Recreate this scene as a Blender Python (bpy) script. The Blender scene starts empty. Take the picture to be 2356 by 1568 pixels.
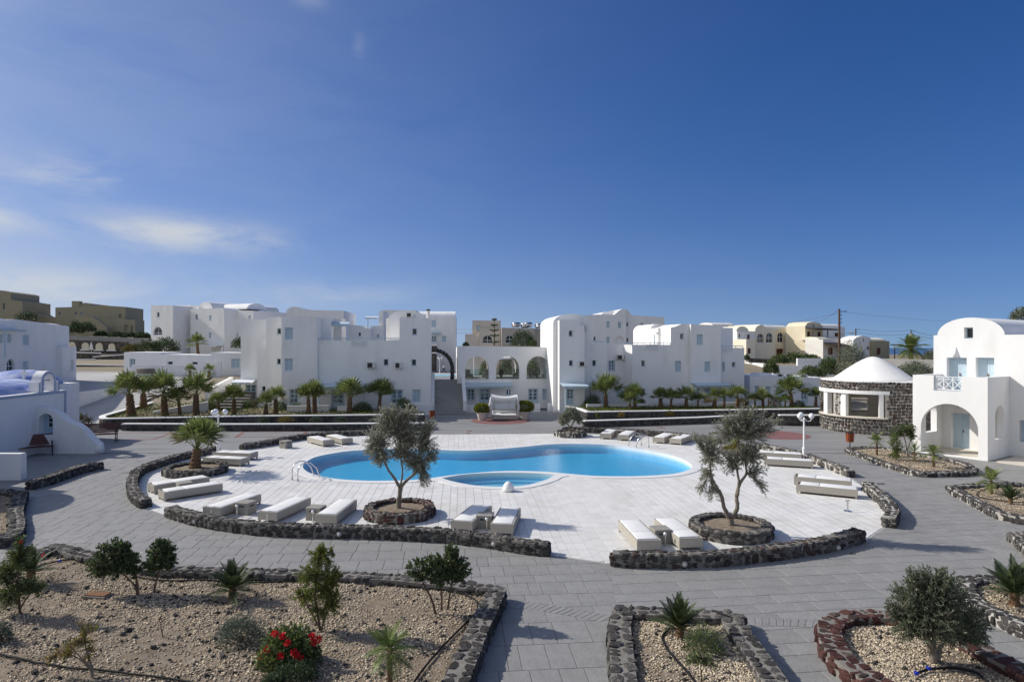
import bpy, bmesh, math, random
import numpy as np
from mathutils import Vector, Matrix, noise
from mathutils.geometry import tessellate_polygon

PI = math.pi
R = random.Random(11)
NR = np.random.default_rng(5)
scene = bpy.context.scene
COL = scene.collection

# ---------------------------------------------------------------- camera
CAM_H, FOC, CX, HV = 6.2, 1500.0, 1178.0, 790.0      # eye height (m), focal length / principal column / horizon row of the photo
cam_data = bpy.data.cameras.new('camera')
cam = bpy.data.objects.new('camera', cam_data)
COL.objects.link(cam)
cam.location = (0, 0, CAM_H)
cam.rotation_euler = (PI / 2, 0, 0)
cam_data.sensor_width = 36.0
cam_data.lens = FOC / 2356 * 36.0
cam_data.shift_y = (HV - 784) / 2356
cam_data.clip_start = 0.1
cam_data.clip_end = 20000
scene.camera = cam

# ---------------------------------------------------------------- sun and sky
SUN_EL = math.radians(33.5)
SUN_AZ = math.atan2(-0.957, 0.29)                     # clockwise from +Y
to_sun = Vector((math.sin(SUN_AZ) * math.cos(SUN_EL), math.cos(SUN_AZ) * math.cos(SUN_EL), math.sin(SUN_EL)))
sun_data = bpy.data.lights.new('sun', 'SUN')
sun_data.energy = 3.2
sun_data.angle = math.radians(0.53)
sun_data.color = (1.0, 0.94, 0.845)
sun = bpy.data.objects.new('sun', sun_data)
COL.objects.link(sun)
sun.location = (-60, 20, 60)
sun.rotation_euler = (-to_sun).to_track_quat('-Z', 'Y').to_euler()

world = bpy.data.worlds.new('World')
scene.world = world
world.use_nodes = True
SKY_STRENGTH = 0.15
SKY_LIFT, SKY_TINT, SKY_SAT, VEIL_FILL = 0.07, (.150, .258, .435), 1.05, 0.92
def build_world():
    nt = world.node_tree
    N, L = nt.nodes, nt.links
    N.clear()
    out = N.new('ShaderNodeOutputWorld')
    bg = N.new('ShaderNodeBackground')
    bg.inputs['Strength'].default_value = SKY_STRENGTH
    sky = N.new('ShaderNodeTexSky')
    sky.sky_type = 'NISHITA'
    sky.sun_disc = False
    sky.sun_elevation = SUN_EL
    sky.sun_rotation = SUN_AZ
    sky.altitude = 200
    sky.air_density = 1.0
    sky.dust_density = 0.5
    sky.ozone_density = 3.0
    tc = N.new('ShaderNodeTexCoord')
    sep = N.new('ShaderNodeSeparateXYZ')
    L.new(tc.outputs['Generated'], sep.inputs[0])
    def math_(op, a, b=None, c=None, clamp=False):
        m = N.new('ShaderNodeMath'); m.operation = op; m.use_clamp = clamp
        for i, x in enumerate((a, b, c)):
            if x is None: continue
            if isinstance(x, (int, float)): m.inputs[i].default_value = x
            else: L.new(x, m.inputs[i])
        return m.outputs[0]
    az = math_('ARCTAN2', sep.outputs[0], sep.outputs[1])       # 0 = +Y, negative to the left
    el = math_('ARCSINE', sep.outputs[2])
    # thin streaky cirrus on the sunny side of the sky
    mp = N.new('ShaderNodeMapping')
    mp.inputs['Scale'].default_value = (1.9, 1.9, 6.0)
    L.new(tc.outputs['Generated'], mp.inputs['Vector'])
    n1 = N.new('ShaderNodeTexNoise'); n1.inputs['Scale'].default_value = 2.6; n1.inputs['Detail'].default_value = 9; n1.inputs['Roughness'].default_value = 0.62
    n1.inputs['Distortion'].default_value = 0.35
    L.new(mp.outputs[0], n1.inputs['Vector'])
    nz = n1.outputs['Fac']
    def blob(a, e, ra, re, amt, thr=0.42):
        da = math_('DIVIDE', math_('SUBTRACT', az, a), ra)
        de = math_('DIVIDE', math_('SUBTRACT', el, e), re)
        d2 = math_('ADD', math_('MULTIPLY', da, da), math_('MULTIPLY', de, de))
        fall = math_('EXPONENT', math_('MULTIPLY', d2, -1.0))
        k = math_('MULTIPLY', math_('SUBTRACT', nz, thr), 4.5, clamp=True)
        return math_('MULTIPLY', math_('MULTIPLY', fall, k), amt * .62)
    rad = math.radians
    blobs = [(-27.5, 8.6, 5.6, 1.3, 1.0, .36), (-40, 8.6, 4.0, .9, .75, .36), (-34, 12.0, 4.5, 1.3, .5, .38), (-21.0, 8.0, 2.2, .9, .5, .38),
             (-37, 3.9, 11, 1.7, .62, .28), (-16, 4.2, 7, 1.0, .3, .36), (-13.2, 24.0, .5, .8, .28, .36), (-17.2, 26.8, 1.4, .6, .3, .36),
             (-30, 20.0, 18, 10, .07, .30), (-54, 10, 11, 6, .3, .34), (-75, 25, 22, 10, .3, .36), (-110, 12, 18, 6, .5, .36), (-150, 16, 18, 7, .4, .36)]
    tot = None
    for b in blobs:
        x = blob(rad(b[0]), rad(b[1]), rad(b[2]), rad(b[3]), b[4], b[5])
        tot = x if tot is None else math_('ADD', tot, x)
    # milky cloud veil on the left, thickened unseen behind the camera as added fill
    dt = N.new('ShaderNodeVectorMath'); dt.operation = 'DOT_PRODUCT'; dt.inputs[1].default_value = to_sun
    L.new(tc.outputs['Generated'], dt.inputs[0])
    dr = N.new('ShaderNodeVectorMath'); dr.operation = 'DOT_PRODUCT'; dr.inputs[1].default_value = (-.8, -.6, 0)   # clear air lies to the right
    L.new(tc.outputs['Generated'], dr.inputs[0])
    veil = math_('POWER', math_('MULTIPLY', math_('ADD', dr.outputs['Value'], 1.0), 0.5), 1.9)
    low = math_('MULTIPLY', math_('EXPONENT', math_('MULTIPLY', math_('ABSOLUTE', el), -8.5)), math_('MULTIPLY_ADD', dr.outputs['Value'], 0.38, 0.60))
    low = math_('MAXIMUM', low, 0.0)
    veil = math_('MULTIPLY', math_('ADD', math_('MULTIPLY', veil, VEIL_FILL), low), math_('ADD', math_('MULTIPLY', nz, 0.5), 0.75))
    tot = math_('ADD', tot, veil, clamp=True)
    # clear dry air: the sky is read a little above the horizon band, and tinted to the deep blue of the photograph
    lift = N.new('ShaderNodeVectorMath'); lift.operation = 'ADD'; lift.inputs[1].default_value = (0, 0, SKY_LIFT)
    L.new(tc.outputs['Generated'], lift.inputs[0])
    nrm = N.new('ShaderNodeVectorMath'); nrm.operation = 'NORMALIZE'; L.new(lift.outputs[0], nrm.inputs[0]); L.new(nrm.outputs[0], sky.inputs['Vector'])
    tint = N.new('ShaderNodeMix'); tint.data_type = 'RGBA'; tint.blend_type = 'MULTIPLY'; tint.inputs['Factor'].default_value = 1.0
    tint.inputs[7].default_value = (*SKY_TINT, 1)
    L.new(sky.outputs[0], tint.inputs[6])
    hs = N.new('ShaderNodeHueSaturation'); hs.inputs['Saturation'].default_value = SKY_SAT; hs.inputs['Value'].default_value = 1.0
    L.new(tint.outputs[2], hs.inputs['Color'])
    mx = N.new('ShaderNodeMix'); mx.data_type = 'RGBA'
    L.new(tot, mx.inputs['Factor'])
    L.new(hs.outputs[0], mx.inputs[6])
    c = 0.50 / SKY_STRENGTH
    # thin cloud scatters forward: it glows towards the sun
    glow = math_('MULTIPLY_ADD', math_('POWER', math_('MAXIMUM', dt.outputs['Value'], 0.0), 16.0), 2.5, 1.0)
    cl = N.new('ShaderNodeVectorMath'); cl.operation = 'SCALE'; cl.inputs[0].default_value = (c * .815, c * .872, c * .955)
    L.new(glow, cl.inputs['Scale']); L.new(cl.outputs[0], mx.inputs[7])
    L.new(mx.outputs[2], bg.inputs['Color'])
    L.new(bg.outputs[0], out.inputs['Surface'])
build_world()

scene.view_settings.view_transform = 'Standard'
scene.view_settings.look = 'None'
scene.view_settings.gamma = 1.0
scene.view_settings.exposure = 0.52
scene.view_settings.use_curve_mapping = False
scene.cycles.use_denoising = True
scene.cycles.max_bounces = 8
scene.cycles.diffuse_bounces = 4
scene.cycles.transparent_max_bounces = 16
scene.cycles.caustics_reflective = False
scene.cycles.caustics_refractive = False
# ---------------------------------------------------------------- measuring helpers: photo pixel -> place
def G(u, v, z=0.0):
    Y = (CAM_H - z) * FOC / (v - HV)
    return Vector(((u - CX) / FOC * Y, Y, z))
def P(u, v, Y):
    return Vector(((u - CX) / FOC * Y, Y, CAM_H - (v - HV) / FOC * Y))
def crop(x0, y0, sx, sy=None):
    sy = sy or sx
    return lambda x, y: ((x0 + x * sx) / 1.3773, (y0 + y * sy) / 1.3773)
c1 = crop(0, 900, .35073); c2 = crop(750, 930, .31888); c3 = crop(1300, 930, .31888)
c4 = crop(1700, 930, .31888); c5 = crop(2245, 930, .31888); c6 = crop(2545, 930, .38273)
d1 = crop(0, 1350, .35073); d2 = crop(500, 1260, .38265); d3 = crop(1200, 1260, .38265); d4 = crop(1900, 1260, .38265)
d5 = crop(2445, 1400, .38259); d6 = crop(0, 1650, .38200); d7 = crop(800, 1650, .38200); d8 = crop(1800, 1700, .61333)

# ---------------------------------------------------------------- materials
MATS = {}
def mat(name, col, rough=.75, var=.0, vs=3.0, bump=0.0, bs=30.0, metal=0.0, rnd=0.0, spec=.35, col2=None, c2s=4.0, c2lo=.45, c2hi=.6, trans=0.0, alpha=None, coat=0.0, stretch=None, hue=0.0):
    m = bpy.data.materials.new(name); m.use_nodes = True
    nt = m.node_tree; N, L = nt.nodes, nt.links
    b = N['Principled BSDF']
    b.inputs['Roughness'].default_value = rough
    b.inputs['Metallic'].default_value = metal
    b.inputs['Specular IOR Level'].default_value = spec
    b.inputs['Base Color'].default_value = (*col, 1)
    if coat: b.inputs['Coat Weight'].default_value = coat
    tc = N.new('ShaderNodeTexCoord')
    vec = tc.outputs['Object']
    if stretch:
        mp = N.new('ShaderNodeMapping'); mp.inputs['Scale'].default_value = stretch
        L.new(vec, mp.inputs['Vector']); vec = mp.outputs[0]
    def nz(scale, detail=4):
        n = N.new('ShaderNodeTexNoise'); n.inputs['Scale'].default_value = scale; n.inputs['Detail'].default_value = detail
        n.inputs['Roughness'].default_value = .6
        L.new(vec, n.inputs['Vector']); return n.outputs['Fac']
    cur = None
    def mixc(fac, a, bcol, mode='MIX'):
        mx = N.new('ShaderNodeMix'); mx.data_type = 'RGBA'; mx.blend_type = mode
        if isinstance(fac, float): mx.inputs['Factor'].default_value = fac
        else: L.new(fac, mx.inputs['Factor'])
        for i, x in ((6, a), (7, bcol)):
            if isinstance(x, tuple): mx.inputs[i].default_value = (*x, 1)
            else: L.new(x, mx.inputs[i])
        return mx.outputs[2]
    cur = tuple(col)
    if col2:
        mr = N.new('ShaderNodeMapRange'); mr.inputs['From Min'].default_value = c2lo; mr.inputs['From Max'].default_value = c2hi
        L.new(nz(c2s, 6), mr.inputs['Value'])
        cur = mixc(mr.outputs[0], cur, tuple(col2))
    if var or rnd:
        val = None
        if var:
            mr = N.new('ShaderNodeMapRange'); mr.inputs['From Min'].default_value = .3; mr.inputs['From Max'].default_value = .7
            mr.inputs['To Min'].default_value = 1 - var; mr.inputs['To Max'].default_value = 1 + var
            L.new(nz(vs, 7), mr.inputs['Value']); val = mr.outputs[0]
        if rnd:
            oi = N.new('ShaderNodeObjectInfo'); ge = N.new('ShaderNodeNewGeometry')
            ad = N.new('ShaderNodeMath'); ad.operation = 'ADD'
            L.new(oi.outputs['Random'], ad.inputs[0]); L.new(ge.outputs['Random Per Island'], ad.inputs[1])
            fr = N.new('ShaderNodeMath'); fr.operation = 'FRACT'; L.new(ad.outputs[0], fr.inputs[0])
            mr2 = N.new('ShaderNodeMapRange'); mr2.inputs['To Min'].default_value = 1 - rnd; mr2.inputs['To Max'].default_value = 1 + rnd
            L.new(fr.outputs[0], mr2.inputs['Value'])
            if val is None: val = mr2.outputs[0]
            else:
                mu = N.new('ShaderNodeMath'); mu.operation = 'MULTIPLY'; L.new(val, mu.inputs[0]); L.new(mr2.outputs[0], mu.inputs[1]); val = mu.outputs[0]
        hs = N.new('ShaderNodeHueSaturation')
        L.new(val, hs.inputs['Value'])
        if isinstance(cur, tuple): hs.inputs['Color'].default_value = (*cur, 1)
        else: L.new(cur, hs.inputs['Color'])
        if hue and rnd:
            mh = N.new('ShaderNodeMapRange'); mh.inputs['To Min'].default_value = .5 - hue; mh.inputs['To Max'].default_value = .5 + hue
            L.new(fr.outputs[0], mh.inputs['Value']); L.new(mh.outputs[0], hs.inputs['Hue'])
        cur = hs.outputs[0]
    if not isinstance(cur, tuple): L.new(cur, b.inputs['Base Color'])
    if bump:
        bp = N.new('ShaderNodeBump'); bp.inputs['Strength'].default_value = bump; bp.inputs['Distance'].default_value = .02
        L.new(nz(bs, 6), bp.inputs['Height']); L.new(bp.outputs[0], b.inputs['Normal'])
    if trans:
        tr = N.new('ShaderNodeBsdfTranslucent'); ms = N.new('ShaderNodeMixShader'); ms.inputs[0].default_value = trans
        if isinstance(cur, tuple): tr.inputs['Color'].default_value = (*cur, 1)
        else: L.new(cur, tr.inputs['Color'])
        o = N['Material Output']
        L.new(b.outputs[0], ms.inputs[1]); L.new(tr.outputs[0], ms.inputs[2]); L.new(ms.outputs[0], o.inputs['Surface'])
    MATS[name] = m
    return m
def M(k): return MATS[k]

mat('white_plaster', (.815, .81, .80), .9, .05, .7, .4, 7, spec=.15, col2=(.69, .68, .655), c2s=.6, c2lo=.56, c2hi=.80, stretch=(1, 1, .3))
mat('warm_plaster', (.80, .77, .72), .9, .04, .8, .3, 9, spec=.15)
mat('beige_plaster', (.62, .55, .47), .9, .05, .6, .3, 9, spec=.15)
mat('dark_beige_plaster', (.44, .39, .34), .9, .05, .6, .3, 9, spec=.15)
mat('cream_plaster', (.80, .74, .60), .9, .05, .5, .3, 9, spec=.15)
mat('yellow_plaster', (.74, .66, .49), .9, .05, .5, .3, 9, spec=.15)
mat('olive_plaster', (.36, .325, .225), .9, .06, .4, .3, 9, spec=.15)
mat('blue_plaster', (.17, .24, .54), .75, .12, 1.2, .2, 12, spec=.3, col2=(.55, .60, .74), c2s=2.2, c2lo=.42, c2hi=.68, stretch=(.6, .25, 1))
mat('grey_trim', (.36, .43, .55), .8, .05, 2)
mat('niche_blue', (.36, .50, .62), .8, .05, 2)
mat('pale_blue_paint', (.50, .62, .70), .55, .05, 3, .1, 30, spec=.4)
mat('shutter_blue', (.42, .53, .60), .6, .07, 3, .15, 40, spec=.35, stretch=(1, 1, 14))
mat('rail_white', (.74, .77, .80), .5, .03, 4)
mat('dark_glass', (.012, .016, .022), .08, spec=.6)
mat('sky_glass', (.10, .14, .18), .06, spec=.8)
mat('interior_dark', (.03, .03, .035), .9)
mat('brown_wood', (.11, .035, .02), .6, .15, 8, .2, 40, stretch=(1, 1, 8))
mat('pergola_wood', (.05, .035, .028), .7, .15, 6)
mat('deck_marble', (.70, .69, .67), .55, .05, 1.6, .12, 14, rnd=.055, spec=.35, col2=(.63, .61, .57), c2s=.55, c2lo=.5, c2hi=.68)
mat('deck_grout', (.45, .44, .42), .9, .1, 2)
mat('coping_marble', (.76, .755, .74), .5, .04, 1.5, .08, 20)
mat('paving_slab', (.275, .271, .264), .66, .20, 1.1, .75, 9, rnd=.05, spec=.35, col2=(.20, .198, .195), c2s=1.1, c2lo=.5, c2hi=.66)
mat('paving_grout', (.215, .212, .206), .9, .1, 2)
mat('plaza_far', (.255, .253, .250), .6, .14, .55, .3, 5, spec=.4, stretch=(.35, 1.6, 1), col2=(.20, .198, .195), c2s=.5, c2lo=.5, c2hi=.7)
mat('drive_concrete', (.40, .395, .385), .8, .08, .5, .2, 6)
mat('red_paving', (.22, .105, .10), .8, .12, 2, .3, 12)
mat('porch_stone', (.60, .55, .47), .7, .05, 1)
mat('lava_black', (.058, .055, .053), .92, .55, 6, 1.0, 16, rnd=.42, spec=.25, col2=(.155, .142, .13), c2s=5, c2lo=.5, c2hi=.72)
mat('lava_brown', (.072, .050, .043), .92, .5, 6, 1.0, 16, rnd=.42, spec=.2, hue=.008, col2=(.12, .10, .088), c2s=4, c2lo=.5, c2hi=.7)
mat('lava_red', (.082, .036, .031), .92, .45, 6, 1.0, 16, rnd=.35, spec=.2, hue=.006, col2=(.12, .075, .066), c2s=4, c2lo=.52, c2hi=.72)
mat('lava_grey', (.10, .094, .086), .92, .5, 6, 1.0, 16, rnd=.45, spec=.2, hue=.015, col2=(.24, .22, .19), c2s=4, c2lo=.5, c2hi=.7)
mat('mortar_grey', (.21, .195, .175), .95, .25, 5, .8, 25)
mat('mortar_dark', (.10, .095, .09), .95, .25, 5, .8, 25)
mat('mortar_pale', (.42, .395, .36), .95, .25, 4, .8, 25)
mat('far_stone', (.085, .075, .066), .95, .5, 1.4, 1.0, 3, col2=(.17, .15, .13), c2s=2.4, c2lo=.52, c2hi=.62)
mat('retaining_grey', (.34, .33, .31), .95, .15, .6, .3, 5)
mat('soil', (.20, .15, .102), .95, .25, 2.2, 1.0, 30, col2=(.27, .23, .18), c2s=9, c2lo=.4, c2hi=.65)
mat('pumice_gravel', (.53, .445, .335), .95, .2, 8, .6, 60, rnd=.42, spec=.15, hue=.012)
mat('pebble_dark', (.07, .065, .06), .95, .3, 8, .8, 40, rnd=.4, spec=.2)
mat('terrain', (.25, .21, .15), .95, .2, .1, .5, 1.2)
mat('sea', (.06, .12, .22), .35, .1, .01)
mat('wicker', (.41, .38, .325), .72, .09, 60, .5, 160, spec=.25, stretch=(1, 1, 3))
mat('cushion', (.76, .755, .75), .95, .03, 5, .25, 60, spec=.1)
mat('table_grey', (.30, .285, .25), .7, .10, 8, .3, 90)
mat('strap', (.72, .71, .68), .8)
mat('steel', (.60, .60, .60), .22, metal=1.0)
mat('white_metal', (.80, .80, .80), .35, spec=.5)
mat('globe', (.86, .86, .87), .22, spec=.5)
mat('cast_iron', (.012, .012, .013), .5, spec=.5)
mat('bench_wood', (.115, .032, .022), .5, .25, 9, .2, 40, spec=.4, stretch=(1, 6, 6))
mat('bin_wood', (.30, .075, .025), .55, .2, 9, .2, 40)
mat('rust', (.20, .095, .045), .9, .25, 12, .5, 40)
mat('hose_black', (.013, .013, .014), .75, spec=.2)
mat('blue_plastic', (.012, .03, .32), .35, spec=.5)
mat('ac_white', (.66, .65, .61), .5, .05, 5)
mat('ac_grille', (.035, .035, .038), .6)
mat('fabric_white', (.80, .795, .79), .95, .03, 4, .3, 30, trans=.25)
mat('pot_clay', (.55, .51, .46), .85, .08, 6)
mat('pole_wood', (.10, .06, .04), .8, .2, 4)
mat('wire', (.04, .04, .045), .6)
mat('bark_olive', (.22, .185, .145), .95, .35, 9, 1.0, 30, stretch=(1, 1, .35))
mat('bark_brown', (.13, .09, .06), .95, .35, 9, 1.0, 30)
mat('palm_trunk', (.17, .105, .06), .95, .45, 12, 1.0, 25)
mat('leaf_olive', (.27, .285, .205), .6, .12, 5, rnd=.38, spec=.35, hue=.012, trans=.42)
mat('leaf_olive_pale', (.42, .41, .335), .6, .12, 5, rnd=.38, spec=.3, hue=.012, trans=.42)
mat('leaf_dark', (.085, .120, .058), .42, .15, 5, rnd=.45, spec=.5, hue=.012, trans=.2)
mat('leaf_mid', (.165, .210, .066), .5, .15, 5, rnd=.4, spec=.4, hue=.012, trans=.3)
mat('leaf_yellow', (.20, .22, .035), .55, .15, 5, rnd=.4, spec=.3, hue=.015, trans=.3)
mat('leaf_grey', (.115, .145, .115), .7, .12, 5, rnd=.35, spec=.25, trans=.2)
mat('leaf_dry', (.25, .155, .035), .7, .12, 5, rnd=.4, spec=.2, hue=.03, trans=.3)
mat('leaf_far', (.070, .092, .045), .8, .2, 2, rnd=.5, spec=.2, hue=.012, trans=.2)
mat('palm_leaf', (.19, .23, .075), .45, .12, 3, rnd=.35, spec=.4, hue=.012, trans=.3)
mat('palm_leaf_dry', (.30, .25, .12), .7, .12, 3, rnd=.3, spec=.2, trans=.3)
mat('cycad_leaf', (.068, .092, .040), .6, .12, 3, rnd=.35, spec=.25, hue=.012, trans=.12)
mat('flower_red', (.62, .012, .022), .6, .1, 5, rnd=.25, trans=.2)
mat('ground_cover', (.115, .150, .030), .7, .2, 2, rnd=.4, spec=.25, hue=.02, trans=.25)
mat('skin', (.42, .27, .20), .6); mat('shirt_white', (.75, .76, .80), .9); mat('trousers_dark', (.02, .022, .03), .9); mat('hair_dark', (.02, .015, .012), .8)
mat('pool_wall', (.24, .62, .82), .4, .04, 2, spec=.4)
mat('pool_floor', (.05, .54, .86), .4, .05, .6, spec=.4)
mat('pool_floor_shallow', (.30, .66, .78), .4, .05, .6)

def water_mat(name, tint):
    m = bpy.data.materials.new(name); m.use_nodes = True
    nt = m.node_tree; N, L = nt.nodes, nt.links
    N.remove(N['Principled BSDF'])
    o = N['Material Output']
    tr = N.new('ShaderNodeBsdfTransparent'); tr.inputs['Color'].default_value = (*tint, 1)
    gl = N.new('ShaderNodeBsdfGlossy'); gl.inputs['Roughness'].default_value = .03
    lw = N.new('ShaderNodeLayerWeight'); lw.inputs['Blend'].default_value = .5
    pw = N.new('ShaderNodeMath'); pw.operation = 'POWER'; pw.inputs[1].default_value = 5.0; L.new(lw.outputs['Facing'], pw.inputs[0])
    fr = N.new('ShaderNodeMath'); fr.operation = 'MULTIPLY_ADD'; fr.inputs[1].default_value = .98; fr.inputs[2].default_value = .02; L.new(pw.outputs[0], fr.inputs[0])
    ms = N.new('ShaderNodeMixShader')
    tc = N.new('ShaderNodeTexCoord')
    n1 = N.new('ShaderNodeTexNoise'); n1.inputs['Scale'].default_value = 7.0; n1.inputs['Detail'].default_value = 4
    L.new(tc.outputs['Object'], n1.inputs['Vector'])
    bp = N.new('ShaderNodeBump'); bp.inputs['Strength'].default_value = .36; bp.inputs['Distance'].default_value = .05
    L.new(n1.outputs['Fac'], bp.inputs['Height'])
    L.new(bp.outputs[0], gl.inputs['Normal']); L.new(bp.outputs[0], lw.inputs['Normal'])
    L.new(fr.outputs[0], ms.inputs[0]); L.new(tr.outputs[0], ms.inputs[1]); L.new(gl.outputs[0], ms.inputs[2])
    L.new(ms.outputs[0], o.inputs['Surface'])
    MATS[name] = m
water_mat('pool_water', (.72, .93, 1.0))
def glass_mat(name):
    m = bpy.data.materials.new(name); m.use_nodes = True
    nt = m.node_tree; N, L = nt.nodes, nt.links
    N.remove(N['Principled BSDF']); o = N['Material Output']
    tr = N.new('ShaderNodeBsdfTransparent'); tr.inputs['Color'].default_value = (.86, .92, .90, 1)
    gl = N.new('ShaderNodeBsdfGlossy'); gl.inputs['Roughness'].default_value = .02
    lw = N.new('ShaderNodeLayerWeight'); lw.inputs['Blend'].default_value = .5
    pw = N.new('ShaderNodeMath'); pw.operation = 'POWER'; pw.inputs[1].default_value = 5.0; L.new(lw.outputs['Facing'], pw.inputs[0])
    fr = N.new('ShaderNodeMath'); fr.operation = 'MULTIPLY_ADD'; fr.inputs[1].default_value = .96; fr.inputs[2].default_value = .04; L.new(pw.outputs[0], fr.inputs[0])
    ms = N.new('ShaderNodeMixShader')
    L.new(fr.outputs[0], ms.inputs[0]); L.new(tr.outputs[0], ms.inputs[1]); L.new(gl.outputs[0], ms.inputs[2]); L.new(ms.outputs[0], o.inputs['Surface'])
    MATS[name] = m
glass_mat('clear_glass')

# ---------------------------------------------------------------- mesh helpers
def link(name, me, parent=None, loc=None):
    o = bpy.data.objects.new(name, me); COL.objects.link(o)
    if parent is not None: o.parent = parent
    if loc is not None: o.location = loc
    return o
def tag(o, label, cat, group=None, kind=None):
    if label: o['label'] = label
    if cat: o['category'] = cat
    if group: o['group'] = group
    if kind: o['kind'] = kind
    return o
def thing(name, label, cat, loc=(0, 0, 0), rz=0.0, group=None):
    o = link(name, None, None, loc); o.rotation_euler = (0, 0, rz); o.empty_display_size = .3
    return tag(o, label, cat, group)
def copy_tree(o, parent=None):
    c = o.copy(); COL.objects.link(c)
    if parent is not None: c.parent = parent
    for ch in KIDS.get(o.name, [k for k in o.children]):
        copy_tree(ch, c)
    return c
KIDS = {}
class MB:
    def __init__(s): s.v = []; s.f = []; s.m = []; s.k = 0
    def add(s, vs, fs):
        n = len(s.v); s.v += [tuple(p) for p in vs]; s.f += [tuple(i + n for i in f) for f in fs]; s.m += [s.k] * len(fs); return s
    def hexa(s, p):      # p: 4 bottom ccw, 4 top ccw
        return s.add(p, [(3, 2, 1, 0), (4, 5, 6, 7), (0, 1, 5, 4), (1, 2, 6, 5), (2, 3, 7, 6), (3, 0, 4, 7)])
    def box(s, x0, x1, y0, y1, z0, z1):
        return s.hexa([(x0, y0, z0), (x1, y0, z0), (x1, y1, z0), (x0, y1, z0), (x0, y0, z1), (x1, y0, z1), (x1, y1, z1), (x0, y1, z1)])
    def bar(s, p, q, w, h=None):
        p, q = Vector(p), Vector(q); h = h or w; d = (q - p).normalized()
        up = Vector((0, 0, 1)) if abs(d.z) < .95 else Vector((0, 1, 0))
        a = d.cross(up).normalized() * (w / 2); b = a.cross(d).normalized() * (h / 2)
        return s.hexa([p - a - b, p + a - b, q + a - b, q - a - b, p - a + b, p + a + b, q + a + b, q - a + b])
    def prism(s, poly, z0, z1, top=True, bottom=True):
        n = len(poly)
        f = [(i, (i + 1) % n, n + (i + 1) % n, n + i) for i in range(n)]
        if top: f.append(tuple(range(n, 2 * n)))
        if bottom: f.append(tuple(reversed(range(n))))
        return s.add([(x, y, z0) for x, y in poly] + [(x, y, z1) for x, y in poly], f)
    def xz(s, outer, holes, y0, y1, back=True, front=True, shift=0.0, lean=(0, 0)):
        """slab standing in the xz plane from y0 (front) to y1, with holes; lean shifts the back edge in x"""
        loops = [list(outer)] + [list(h) for h in holes]
        flat = [p for l in loops for p in l]
        tri = tessellate_polygon([[Vector((x, z, 0)) for x, z in l] for l in loops])
        n = len(flat)
        xs = [p[0] for p in outer]; xa, xb = min(xs), max(xs)
        def bx(x):
            t = (x - xa) / max(1e-6, xb - xa); return x + lean[0] * (1 - t) + lean[1] * t
        vs = [(x, y0, z) for x, z in flat] + [(bx(x), y1, z) for x, z in flat]
        fs = []
        for a, b, c in tri:
            ax, az = flat[a]; bx_, bz = flat[b]; cx_, cz = flat[c]
            ccw = (bx_ - ax) * (cz - az) - (bz - az) * (cx_ - ax) > 0
            t = (a, b, c) if ccw else (a, c, b)
            if front: fs.append(t)
            if back: fs.append((t[2] + n, t[1] + n, t[0] + n))
        k = 0
        for li, l in enumerate(loops):
            m = len(l)
            ar = sum(l[i][0] * l[(i + 1) % m][1] - l[(i + 1) % m][0] * l[i][1] for i in range(m))
            flip = (ar > 0) == (li == 0)
            for i in range(m):
                a, b = k + i, k + (i + 1) % m
                fs.append((b, a, a + n, b + n) if flip else (a, b, b + n, a + n))
            k += m
        return s.add(vs, fs)
    def tube(s, pts, rads, n=8, cap=True):
        pts = [Vector(p) for p in pts]
        if isinstance(rads, (int, float)): rads = [rads] * len(pts)
        rings = []; prev = None
        for i, p in enumerate(pts):
            d = (pts[min(i + 1, len(pts) - 1)] - pts[max(i - 1, 0)])
            d = d.normalized() if d.length > 1e-9 else Vector((0, 0, 1))
            if prev is None:
                a = d.cross(Vector((0, 0, 1)) if abs(d.z) < .9 else Vector((1, 0, 0))).normalized()
            else:
                a = prev - d * prev.dot(d)
                a = a.normalized() if a.length > 1e-6 else d.orthogonal().normalized()
            prev = a; b = d.cross(a)
            rings.append([p + (a * math.cos(2 * PI * k / n) + b * math.sin(2 * PI * k / n)) * rads[i] for k in range(n)])
        vs = [q for r in rings for q in r]
        fs = [(i * n + k, i * n + (k + 1) % n, (i + 1) * n + (k + 1) % n, (i + 1) * n + k) for i in range(len(pts) - 1) for k in range(n)]
        if cap: fs += [tuple(reversed(range(n))), tuple(range((len(pts) - 1) * n, len(pts) * n))]
        return s.add(vs, fs)
    def lathe(s, prof, n=16, c=(0, 0, 0), jit=0.0, rnd=None):
        vs = []; fs = []
        for i, (r, z) in enumerate(prof):
            for k in range(n):
                a = 2 * PI * (k + (.5 * (i % 2) if jit else 0)) / n
                rr = r * (1 + (rnd.uniform(-jit, jit) if jit else 0))
                vs.append((c[0] + rr * math.cos(a), c[1] + rr * math.sin(a), c[2] + z))
        for i in range(len(prof) - 1):
            for k in range(n):
                fs.append((i * n + k, i * n + (k + 1) % n, (i + 1) * n + (k + 1) % n, (i + 1) * n + k))
        fs.append(tuple(reversed(range(n)))); fs.append(tuple(range((len(prof) - 1) * n, len(prof) * n)))
        return s.add(vs, fs)
    def ball(s, c, r, n=14, m=9, sz=1.0):
        prof = [(max(r * math.sin(PI * i / m), 1e-4), -r * sz * math.cos(PI * i / m)) for i in range(m + 1)]
        return s.lathe(prof, n, c)
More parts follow.
